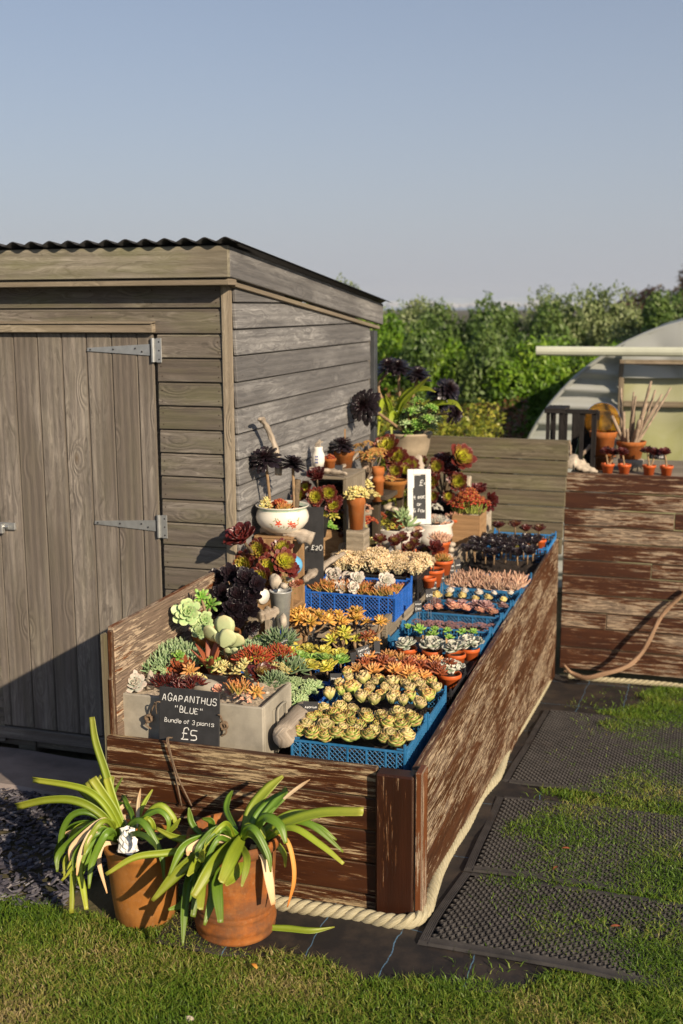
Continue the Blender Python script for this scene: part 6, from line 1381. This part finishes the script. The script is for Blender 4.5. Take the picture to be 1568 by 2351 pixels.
opot(985,1348,1325,4.98,.03,'small orange pot squeezed against the black crate')
RA=[(873,1243,5.4,.05),(872,1270,5.3,.048),(906,1248,5.4,.055),(922,1240,5.5,.055),(942,1263,5.3,.055),(957,1235,5.55,.05),(950,1250,5.4,.045),(972,1290,5.15,.06),(975,1270,5.2,.05)]
nm_=['leftmost, upper','leftmost, lower','beside the oval dish','largest, before the oval dish','right of the label','highest, below the round bowl','middle, bronze red','lowest, nearest the camera','second lowest, dark red']
for i,(px,py,Y,R) in enumerate(RA):
    p=at(px,py,Y=Y); q=Vector((p.x,p.y+.02,.60)); e=pot('potted_aeonium','bronze red aeonium in orange pot, %s'%nm_[i],(q.x,q.y,.535),.036,.045,.075,'pot_orange','potted plant','bronze red aeoniums in pots'); HD('rosette',e,'aeoc','aeob',p,R,(random.uniform(-.3,.3),-.6,.9)); mb=MB(); tube(mb,[q,q.lerp(p,.6),p],.006,6); K(mb,'stem',M['darkstem'],e,True)
CL('succulent','chain_cl','jade','pgreen',12,.04,.028,845,1255,5.45,'pale yellow plump upright succulent left of the bronze aeoniums',.04,.5,45)
CL('succulent','chain_cl2','jade','pgreen',10,.035,.026,828,1240,5.5,'orange tipped pale plump succulent by the tall terracotta pot',.05,.5,46,stemh=.04)
CL('succulent','twig_cl','mini','pinkro',14,.04,.014,832,1300,5.1,'thin stemmed pinkish succulent behind the cream stonecrops',.03,.6,47,stemh=.06)
# driftwood on the shelf
slab('driftwood_log',[at(700,1330,Y=4.42),at(722,1312,Y=4.58),at(745,1296,Y=4.72),at(790,1270,Y=4.88)],[.016,.026,.022,.01],'long bleached driftwood log on the shelf behind the royal blue crate',.8,n=18)
slab('driftwood_log',[at(765,1300,Y=5.0),at(795,1268,Y=5.1),at(818,1300,Y=5.15)],[.03,.05,.03],'short hooked bleached driftwood piece left of the pale succulents',.9,n=18,jit=.2)
slab('driftwood_piece',[at(835,1180,Y=5.9),at(870,1172,Y=5.95),at(905,1155,Y=6.0)],[.02,.04,.02],'flat driftwood piece below the orange clay pipe',.5)
for i,(px,py,Y,a_) in enumerate(((1035,1262,5.75,.022),(1030,1278,5.6,.024),(1038,1250,5.9,.02),(890,1165,5.9,.026),(905,1170,5.85,.022),(850,1190,5.7,.02),(1085,1250,6.0,.016),(868,1185,5.8,.02))):
    rock('stone',px,py,Y,a_,a_*.8,a_*.7,'pale stone on the shelf, %s of eight scattered among the pots'%(['by the divider','nearest the divider','small, by the bowl','large, under the pipe','beside the largest','left of the oval dish','beyond the pine box','above the oval dish'][i]),'stone',i+11,'stone',0,'pale stones among the pots')
slab('driftwood_strip',[at(1045,1285,Y=5.65),at(1075,1245,Y=6.0),at(1100,1222,Y=6.3)],[.01,.014,.008],'thin driftwood strip lying along the divider',.4)
# ================================================================ RIGHT BOX TOP
e=empty('slatted_crate',tuple(at(1300,1085,Y=7.0)),'dark slatted upright crate with an unlit lantern glass inside','crate')
x0_,x1_=at(1255,1000,Y=6.95).x,at(1370,1000,Y=6.95).x; ztc=at(1310,948,Y=6.95).z; zbc=.863
M['darkwood']=weathered('black_crate_wood',(.022,.019,.018),(.012,.01,.01),(.05,.045,.04),0,0)
for x,w_ in ((x0_,.022),(x0_+.038,.02),(x0_+.076,.02),(x0_+.112,.016),(x0_+.2,.026),(x1_-.03,.03)):
    mb=MB(); abox(mb,x,x+w_,6.9,6.915,zbc,ztc,.002,'z'); K(mb,'slat',M['darkwood'],e)
for x in (x0_,x0_+.06,x1_-.03):
    mb=MB(); abox(mb,x,x+.03,7.12,7.135,zbc,ztc,.002,'z'); K(mb,'slat',M['darkwood'],e)
mb=MB(); abox(mb,x0_+.13,x1_-.002,7.14,7.15,zbc,ztc-.001,.002,'z'); K(mb,'back_panel',M['darkwood'],e)  # dark panel placed to stand in for the shaded interior of the right half
mb=MB(); abox(mb,x0_-.01,x0_+.115,6.885,7.14,ztc+.001,ztc+.03,.003); K(mb,'top_rail',M['darkwood'],e); mb=MB(); abox(mb,x0_+.118,x1_+.01,6.885,6.92,ztc+.003,ztc+.026,.003); K(mb,'top_rail',M['darkwood'],e)
mb=MB(); p=at(1330,1030,Y=7.0); lathe(mb,[(0,-.1),(.03,-.1),(.03,.0),(.012,.05),(.012,.09),(0.009,.09)],(p.x,p.y,zbc+.1),20); tag(mb.build('glass_bottle',M['green_glass'],smooth=True),'green glass bottle standing in the dark slatted crate','bottle')
p=at(1382,965,Y=7.12); mb=MB(); V=[]; lathe(mb,[(0,0),(.06,.0),(.105,.006),(.11,.01),(.105,.012),(.06,.006),(0,.006)],(0,0,0),40); v=mb.v[0]; mb.v[0]=np.c_[v[:,0]+p.x,v[:,2]+p.y+v[:,1]*.15,v[:,1]+p.z]; tag(mb.build('amber_dish',M['amber_glass'],smooth=True),'round amber glass dish standing on edge above a terracotta pot','dish')
e1,c,h=tpot('terracotta_pot','upper terracotta pot in a stack beside the dark slatted crate',1383,1045,990,7.05,.085,'terra'); 
c=at(1383,1085,Y=7.05); mb=MB(); e=empty('terracotta_pot',(c.x,c.y,.863),'lower terracotta pot of the stack beside the dark slatted crate','pot'); lathe(mb,[(0,0),(.05,0),(.065,.08),(.075,.082),(.08,at(1383,1046,Y=7.05).z-.864),(.06,at(1383,1046,Y=7.05).z-.864)],(c.x,c.y,.863),32); K(mb,'pot_body',M['terra2'],e,True)
e,c,h=tpot('stick_pot','terracotta pot crammed with driftwood sticks',1447,1052,1012,7.1,.092,'terra')
rg=random.Random(9)
for i,(x1s,y1s,x0s,r_) in enumerate(((1426,890,1405,.009),(1460,910,1425,.009),(1455,900,1430,.007),(1495,875,1468,.011),(1505,895,1470,.009),(1520,905,1470,.008),(1540,890,1472,.008),(1455,935,1450,.012),(1485,925,1462,.01),(1510,930,1468,.009),(1432,945,1418,.012),(1475,960,1460,.012),(1405,955,1428,.014),(1440,985,1432,.012),(1468,965,1455,.016))):
    mb=MB(); a=at(x0s*.35+1447*.65,1030,Y=7.1+rg.uniform(-.04,.04)); b=at(x1s,y1s,Y=7.1+rg.uniform(-.12,.1)); tube(mb,smoothpath([a,a.lerp(b,.5)+Vector((rg.uniform(-.012,.012),0,0)),b],8),[r_,r_,r_*.95,r_*.9,r_*.9,r_*.85,r_*.8,r_*.8,r_*.6],8,jit=.08)
    tag(mb.build('driftwood_stick',M['stick'],smooth=True),'bare driftwood stick in the right terracotta pot, %s of the bundle'%(['far left slanting','left leaning pale','left leaning thin','tallest upright','second tallest upright','thin right of the tallest','far right long slanting','short central','slim central','thick right','stumpy left','knobbly middle','forked left','short stubby','thickest curved'][i]),'stick','driftwood sticks in a pot')
c=at(1447,1085,Y=7.08); mb=MB(); lathe(mb,[(0,0),(.07,0),(.078,.06),(.075,at(1447,1052,Y=7.1).z-.865),(0,at(1447,1052,Y=7.1).z-.865)],(c.x,c.y,.863),32); tag(mb.build('stone_pot',M['conc'],smooth=True),'upturned grey stone pot under the pot of sticks','pot')
for i,(px,hx) in enumerate(((1395,1038),(1433,1040),(1490,1037),(1530,1040))):
    yy=6.9; c=Vector((at(px,1080,Y=yy).x,yy,.863)); e=pot('potted_aeonium','dark red aeonium in orange pot, right hand box, %s of four'%ordl(i,4),tuple(c),.028,.036,.058,'pot_orange','potted plant','potted aeoniums on the right hand box')
    for k in range(2 if i in (0,2) else 1):
        p=at(px+k*16-4,hx+k*3,Y=yy+.02*k); HD('rosette',e,'aeo','aeor',p,.046,(random.uniform(-.3,.3),-.5,1)); mb=MB(); tube(mb,smoothpath([c+Vector((0,0,.045)),c.lerp(p,.6)+Vector((.004,0,0)),p],6),.0055,6); K(mb,'stem',M['stem'],e,True)
label(1510,1045,6.95,.1,.05,'Aeo/Leuco','black slate label behind the potted aeoniums on the right hand box',.05,.15,.07,roll=-.05)
slab('bleached_shell',[at(1302,1075,Y=6.88)+Vector((-.03,0,0)),at(1318,1060,Y=6.9),at(1345,1074,Y=6.9),at(1372,1083,Y=6.88)],[.02,.055,.035,.006],'large white bleached shell at the left end of the right hand box',.6,'stone',14,.06,cat='shell')
slab('driftwood_stick',[at(1322,1060,Y=6.92),at(1340,1040,Y=6.93),at(1356,1022,Y=6.94)],[.008,.011,.01],'short stick leaning on the white shell',1.,'stick',8,cat='stick')
slab('driftwood_stick',[at(1308,1060,Y=6.93),at(1310,1030,Y=6.94),at(1307,1010,Y=6.95)],[.01,.008,.006],'upright thin stick beside the white shell',1.,'stick',8,cat='stick')
# leaning branch at right
mb=MB(); B=[(1296,1527,6.55),(1312,1545,6.6),(1345,1556,6.55),(1390,1546,6.55),(1440,1530,6.6),(1472,1500,6.68),(1490,1470,6.7),(1515,1420,6.76),(1545,1385,6.78),(1590,1350,6.78)]
tube(mb,smoothpath([at(x,y,Y=Y) for x,y,Y in B],40),[.005+.0105*min(1,i/6)*(1-.3*i/40) for i in range(41)],10,True,1,.08)
t=weathered('brown_branch_wood',(.32,.2,.12),(.2,.12,.07),(.42,.29,.19),0,0); tag(mb.build('driftwood_branch',t,smooth=True),'long curved brown driftwood branch leaning on the right hand box','branch')

# ---- small plants, shells and stones that fill the gaps of the raised shelf
random.seed(33)
GAP=[('succulent','jadeA','jade','green',10,.04,.03,748,1215,5.0,'green leafy succulent in the shade left of the grey crate'),
('succulent','minA','mini','pinkro',14,.04,.016,838,1172,5.6,'pinkish tiny leaved succulent just below the white glazed pot'),
('succulent','minB','mini','pgreen',14,.045,.02,850,1140,5.5,'pale yellow green trailing succulent hanging in front of the white glazed pot'),
('succulent','jadeB','jade','pgreen',9,.04,.03,832,1118,5.45,'pale green plump succulent above the tall terracotta pot'),
('succulent','redB','mini','redj',20,.05,.018,845,1200,5.6,'red trailing stonecrop above the white oval dish'),
('succulent','redC','mini','redj',14,.04,.018,872,1190,5.75,'second red stonecrop, nearer the framed board'),
('succulent','spkB','spk2','bgreen',4,.02,.06,925,1195,5.7,'pointed green aloe left of the framed board'),
('succulent','minC','mini','silver',12,.04,.018,1000,1170,6.1,'grey silver succulent tucked behind the round white bowl'),
('succulent','rustA','flow','rust',12,.05,.028,880,1115,5.9,'dry rusty leaved plant between the clay pipe and broken pot'),
('succulent','rustB','flow','spike',12,.05,.026,858,1050,5.6,'upper dry bronze leafed cluster above the white glazed pot'),
('succulent','lmA','mini','lime',14,.04,.02,790,1195,5.3,'lime green trailing plant beside the brown bottles'),
('succulent','pnkD','fing','pink',10,.03,.04,1060,1200,6.2,'pink finger leaved plant at the left of the pine box')]
for k,g in enumerate(GAP): CL(g[0],g[1],g[2],g[3],g[4],g[5],g[6],g[7],g[8],g[9],g[10],.03,.7,90+k,.75)
for i,(px,py,Y,R,t_) in enumerate(((815,1300,5.1,.05,'behind the cream stonecrop'),(850,1290,5.15,.045,'left of the tilted slate label'))):
    tag(head('aeonium',None,'aeoc','aeob',at(px,py,Y=Y),R,(0,-.6,1)),'low bronze aeonium head '+t_,'plant')

TRF=[('tA','mini','bgreen',12,.035,.02,362,1548,3.36,'grey green low succulent between the left orange rosette and the dark red one'),
('tB','mini','pgreen',10,.03,.02,450,1563,3.34,'pale green little succulent just left of the swirl rock'),
('tC','mini','redj',16,.035,.02,385,1548,3.40,'small red green stonecrop under the finger leaved mat'),
('tD','spk2','aeor',7,.03,.035,445,1575,3.27,'dark maroon spiky succulent at the rock, behind the slate top'),
('tE','mini','pinkro',12,.035,.016,565,1602,3.25,'pinkish pebble like succulent at the front rim of the trough'),
('tF','fing','finger',14,.035,.035,625,1572,3.30,'grey green finger leaves hanging over the right rim of the trough'),
('tG','jade','pgreen',8,.028,.024,640,1545,3.38,'pale plump succulent at the right rim of the trough'),
('tH','flow','green',6,.03,.03,487,1530,3.46,'green loose rosette at the foot of the terracotta pot'),
('tI','mini','rust',12,.03,.018,545,1560,3.38,'rusty brown low succulent between the two pale plump ones'),
('tJ','flow','aeob',5,.03,.035,620,1548,3.36,'bronze loose rosette behind the drooping bronze one')]
for k,g in enumerate(TRF): CL('succulent',g[0],g[1],g[2],g[3],g[4],g[5],g[6],g[7],g[8],g[9],.02,.7,120+k,.75)
for k,(px,py,Y,h,m,t_) in enumerate(((600,1500,3.62,.1,'finger','behind the red jade plant'),(560,1505,3.55,.09,'finger','between the flapjack plant and the red jade plant'),(345,1500,3.62,.08,'finger','against the left wall above the orange rosette'))):
    CL('blue_chalksticks','fx%d'%k,'fing',m,40,.055,.04,px,py,Y,'grey green finger leaves '+t_,.02,.6,140+k,.7)
# ================================================================ FRONT POTS
def c1_(x,y,Y): return at(x/1.8119,1591.7+y/1.8119,Y=Y)
random.seed(12)
def bigpot(cx,yb,yt,Y,r,prof,mat,label):
    c=at(cx,yb,Y=Y); c.z=0; h=at(cx,yt,Y=Y).z; e=empty('terracotta_pot',tuple(c),label,'potted plant','agapanthus pots in front of the planter'); mb=MB(); lathe(mb,[(a*r,b*h) for a,b in prof],tuple(c),56); K(mb,'pot_body',M[mat],e,True); soil(e,tuple(c),r*.86,h*.93); return e,c,h
LP=[(0,0),(.74,0),(.77,.02),(.84,.3),(.93,.8),(.96,.9),(1.,.93),(1.01,.985),(.99,1.),(.93,1.),(.9,.93),(.86,.8)]
RP=[(0,0),(.78,0),(.86,.015),(.88,.05),(.855,.085),(.9,.11),(.905,.15),(.865,.2),(.86,.23),(.885,.25),(.86,.27),(.855,.285),(.88,.3),(.86,.32),(.89,.6),(.93,.86),(.95,.88),(1.02,.9),(1.04,.955),(1.02,1.),(.95,1.),(.92,.95),(.88,.85)]
eL,cL,hL=bigpot(336,2118,1931,2.90,.12,LP,'terra1','left plain terracotta pot with a bundle of bright strap leaves')
eR,cR,hR=bigpot(542,2150,1909,2.91,.137,RP,'terra2','right banded weathered terracotta pot with drooping strap leaves')

y0p=.65
def leaves(e,items):
    for pts,w,mat,yt,*tw in items:
        n=len(pts); y0=e['y0']; P=[c1_(x,y,y0+(yt-y0)*(i/(n-1))**y0p) for i,(x,y) in enumerate(pts)]
        mb=MB(); strap(mb,P,w*.0008,22,twist=tw[0] if tw else random.uniform(-.6,.6),taper=(.6,.95,1.,.9,tw[1] if len(tw)>1 else .25)); o=K(mb,'strap_leaf',LM[mat],e,True)
eL['y0']=2.88; eR['y0']=2.87
leaves(eL,[
 ([(515,600),(430,490),(338,385)],44,'strap',2.9,.1,.9),([(522,600),(468,480),(385,352)],44,'strap',2.88,.0,.9),([(526,600),(480,470),(445,352)],40,'strap',2.92,.2,.9),([(528,598),(490,490),(462,400),(470,345)],34,'strap',2.95,.2,.5),
 ([(525,600),(482,470),(442,330),(400,200),(384,98)],34,'strap',2.95,.1,.7),
 ([(515,600),(450,480),(380,410),(290,380),(137,357)],30,'strap',2.85,.2,.8),
 ([(505,600),(420,500),(320,445),(200,440),(68,468)],34,'strap',2.8,.2,.9),
 ([(520,600),(455,480),(365,365)],42,'strap',2.98,.1,.9),([(525,600),(462,470),(405,350)],42,'strap',3.0,0,.9),([(522,595),(470,460),(425,360)],38,'strap',3.02,0,.9),
 ([(500,600),(390,500),(300,505),(252,600),(265,735)],26,'strapd',2.78),([(500,605),(380,540),(290,560),(240,640),(225,700)],26,'strapd',2.85),
 ([(500,610),(370,580),(310,680),(300,800),(296,915)],28,'strap',2.75,.2,.6),([(495,612),(380,600),(330,720),(345,820),(358,900)],28,'strap',2.72,.2,.6),
 ([(500,610),(410,590),(330,690),(255,780)],20,'strap',2.74,.3,.5),([(490,620),(430,630),(410,700),(445,832)],20,'dry',2.78),
 ([(500,605),(400,545),(320,560),(290,640),(330,760)],22,'strap',2.8),([(505,600),(430,540),(340,560),(245,590)],18,'dry',2.82,.3,.6),([(505,605),(400,600),(330,640),(300,700),(255,750)],24,'strap',2.75),
 ([(520,600),(450,560),(380,545),(320,600),(310,690),(330,740)],24,'strap',2.8),([(510,610),(440,600),(380,640),(350,720),(320,800)],24,'strapd',2.78),
 ([(560,570),(540,480),(470,440),(510,350)],22,'strapd',3.02),([(570,560),(590,480),(635,400)],20,'strap',3.0,.2,.3),([(575,560),(575,470),(585,395)],16,'dry',3.0,.2,.2),([(540,570),(500,490),(545,450)],20,'dry',2.98),
 ([(590,560),(620,500),(670,470),(720,520),(735,560)],28,'strap',2.9),([(580,560),(600,520),(660,490),(700,530),(690,600)],22,'strapd',2.86),([(560,580),(500,520),(560,520)],22,'dry',2.95),
 ([(600,600),(640,560),(610,520),(560,600)],20,'strap',2.86),([(565,565),(545,500),(520,440),(505,425)],20,'strapd',3.0),([(600,590),(660,600),(720,560),(750,520)],22,'strap',2.86)])
# white plastic tie at the neck of the bundle
mb=MB(); rg=random.Random(3); V=[]; b=c1_(530,600,2.83)
for i in range(7):
    for k in range(16): a=6.283*k/16; r=.015+.010*(i/6)+.005*math.sin(a*4+i*2)+rg.uniform(-.002,.002); V.append((b.x+r*math.cos(a)*1.2,b.y+r*math.sin(a),b.z+.03-.012*i))
mb.add(V,[(i*16+k,i*16+(k+1)%16,(i+1)*16+(k+1)%16,(i+1)*16+k) for i in range(6) for k in range(16)]); K(mb,'plastic_wrap',M['white'],eL,False)
leaves(eR,[
 ([(1015,600),(1045,490),(1110,405),(1178,345)],44,'strap',3.0,.1,.3),([(1030,595),(1090,500),(1150,450),(1185,425)],54,'strapd',2.97,.3,.6),([(1040,600),(1120,490),(1180,420),(1178,395)],40,'strapd',2.98),
 ([(1090,605),(1180,545),(1330,500),(1512,495)],40,'strap',2.85,.15,.85),([(1090,610),(1190,535),(1300,550),(1428,660)],28,'strapd',2.86),([(1100,610),(1210,560),(1330,630),(1428,710)],26,'strap',2.8,.2,.5),([(1070,590),(1180,510),(1260,495),(1330,520)],22,'strap',2.95),([(1080,600),(1200,530),(1320,555),(1400,610)],22,'strapd',2.9),
 ([(1120,560),(1190,610),(1218,700),(1220,790),(1195,890)],18,'dryo',2.8),([(1040,640),(1095,670),(1115,770),(1135,880)],38,'dry',2.8,.2,.5),([(1180,440),(1230,400),(1290,358)],14,'dry',2.95,.1,.2),
 ([(990,600),(870,640),(740,740),(632,862)],48,'strap',2.66,.2,.3),([(1005,600),(960,680),(915,785)],52,'strap',2.64,.2,.6),([(995,600),(890,700),(800,845)],48,'strap',2.62,.2,.6),([(970,620),(850,640),(700,660),(560,680),(440,752)],28,'strap',2.62,.2,.5),
 ([(950,640),(890,740),(880,850),(850,965)],36,'strapd',2.66),([(940,660),(900,780),(915,955)],44,'strapd',2.64,.1,.5),([(830,640),(785,760),(765,900),(760,1050)],32,'strapd',2.62,.1,.2),([(900,640),(840,760),(830,900)],40,'strap',2.62,.1,.6),
 ([(990,620),(1025,690),(1005,805)],28,'strap',2.68),([(950,600),(890,570),(880,530),(840,520)],30,'strapd',2.86),([(985,570),(945,490),(950,440),(968,404)],26,'strapd',3.02,.3,.3),([(850,600),(800,540),(785,475)],24,'strapd',2.88),
 ([(1060,580),(1100,520),(1160,550),(1188,625)],38,'strapd',2.8,.2,.4),([(1000,600),(940,560),(900,620),(850,690)],34,'strapd',2.8),([(980,590),(860,600),(760,640),(700,760)],40,'strapd',2.66),([(960,610),(850,600),(740,600),(650,560)],30,'strap',2.84,.2,.4),
 ([(960,650),(850,700),(770,860),(700,900)],34,'strapd',2.68),([(1010,610),(1060,560),(1090,590),(1070,640)],30,'strap',2.84),([(900,600),(850,590),(800,620),(745,620)],30,'strap',2.82),([(880,650),(820,640),(840,680),(850,655)],44,'strap',2.66),
 ([(985,640),(990,720),(960,770),(940,800)],40,'strap',2.66),([(900,660),(830,760),(800,930)],34,'strapd',2.65,.1,.6),([(1050,600),(1120,590),(1200,520)],30,'strap',2.9),([(870,620),(820,700),(780,760)],36,'strap',2.66)])
rg=random.Random(44)
for e_,cx_,cy_,n_,lo in ((eL,500,612,18,-1),(eR,985,625,14,-1)):
    for k in range(n_):
        sgn=-1 if (rg.random()<(.8 if e_ is eL else .75)) else 1
        L=rg.uniform(110,240); up=rg.uniform(20,110); x1=cx_+sgn*L*.5; x2=cx_+sgn*L*rg.uniform(.7,1.05); y2=cy_+rg.uniform(20,200)
        leaves(e_,[([(cx_+sgn*rg.uniform(0,30),cy_),(cx_+sgn*L*.25,cy_-up*.8),(x1,cy_-up*.7),(x2,(cy_+y2)/2-up*.2),(x2+sgn*12,y2)],rg.uniform(20,34),rg.choice(['strap','strapd','strapd','strap','dry'] if k%4==0 else ['strap','strapd']),rg.uniform(2.68,2.98))])
for e_ in (eL,eR): del e_['y0']
mb=MB(); P=[atG(x/1.8119,1591.7+y/1.8119)+Vector((0,0,.018)) for x,y in ((1112,998),(1200,1003),(1300,1012),(1392,995))]; V=[];strap(mb,P,.021,16,taper=(.8,1,.9,.15)); tag(mb.build('fallen_leaf',LM['strap'],smooth=True),'single yellow green strap leaf lying on the membrane by the right pot','leaf')
p=atG(1053,1885); e=tag(link('weed_sprig',clumpmesh('weedc','jade','green',5,.014,.03,.03,.5,77,.7,.04),None,p,(0,0,0),1.),'small green weed sprouting beside the rope at the planter foot','weed')
for i,(x,y) in enumerate(((1183,2204),(1222,2208),(1053,2074),(1275,1985),(1146,1873),(435,2340))):
    p=atG(x,y); rock('pebble',x,y,p.y,.009+.004*(i==5),.008,.007+.003*(i==5),'pale pebble %s'%(['under the lifted front edge of the near mat','right of another under the near mat edge','between the rope and the near mat','lying in the grass over the mat','on the strip between the mats','pale, half buried in the front lawn'][i]),'stone',i+21,'pebble')

for i,(x,y,a,t_) in enumerate(((1402,2142,.3,'in the grass near the lower right corner'),(1270,2010,1.2,'on the grass over the middle mat'),(590,2240,2.5,'orange, on the lawn below the right pot'),(1290,1960,.1,'curled, right of the one over the middle mat'))):
    p=atG(x,y)+Vector((0,0,.022)); mb=MB(); petal(mb,(0,0,0),a,.028,.012,.0015,R_(70),R_(105),'ovate',.6,.5); tag(mb.build('dry_leaf',LM['dryo' if i==2 else 'rust'],smooth=True,loc=p),'small dry leaf '+t_,'leaf')
# ================================================================ HAZE
mb=MB(); abox(mb,-3200,3200,-60,3700,-4,60,.1); hz=bpy.data.materials.new('sea_haze'); hz.use_nodes=True; ht=hz.node_tree; ht.nodes.remove(ht.nodes['Principled BSDF'])
pv=ht.nodes.new('ShaderNodeVolumePrincipled'); pv.inputs['Color'].default_value=(.8,.87,.95,1); pv.inputs['Density'].default_value=.00022; ht.links.new(pv.outputs[0],ht.nodes['Material Output'].inputs['Volume'])
tag(mb.build('haze',hz),kind='stuff')
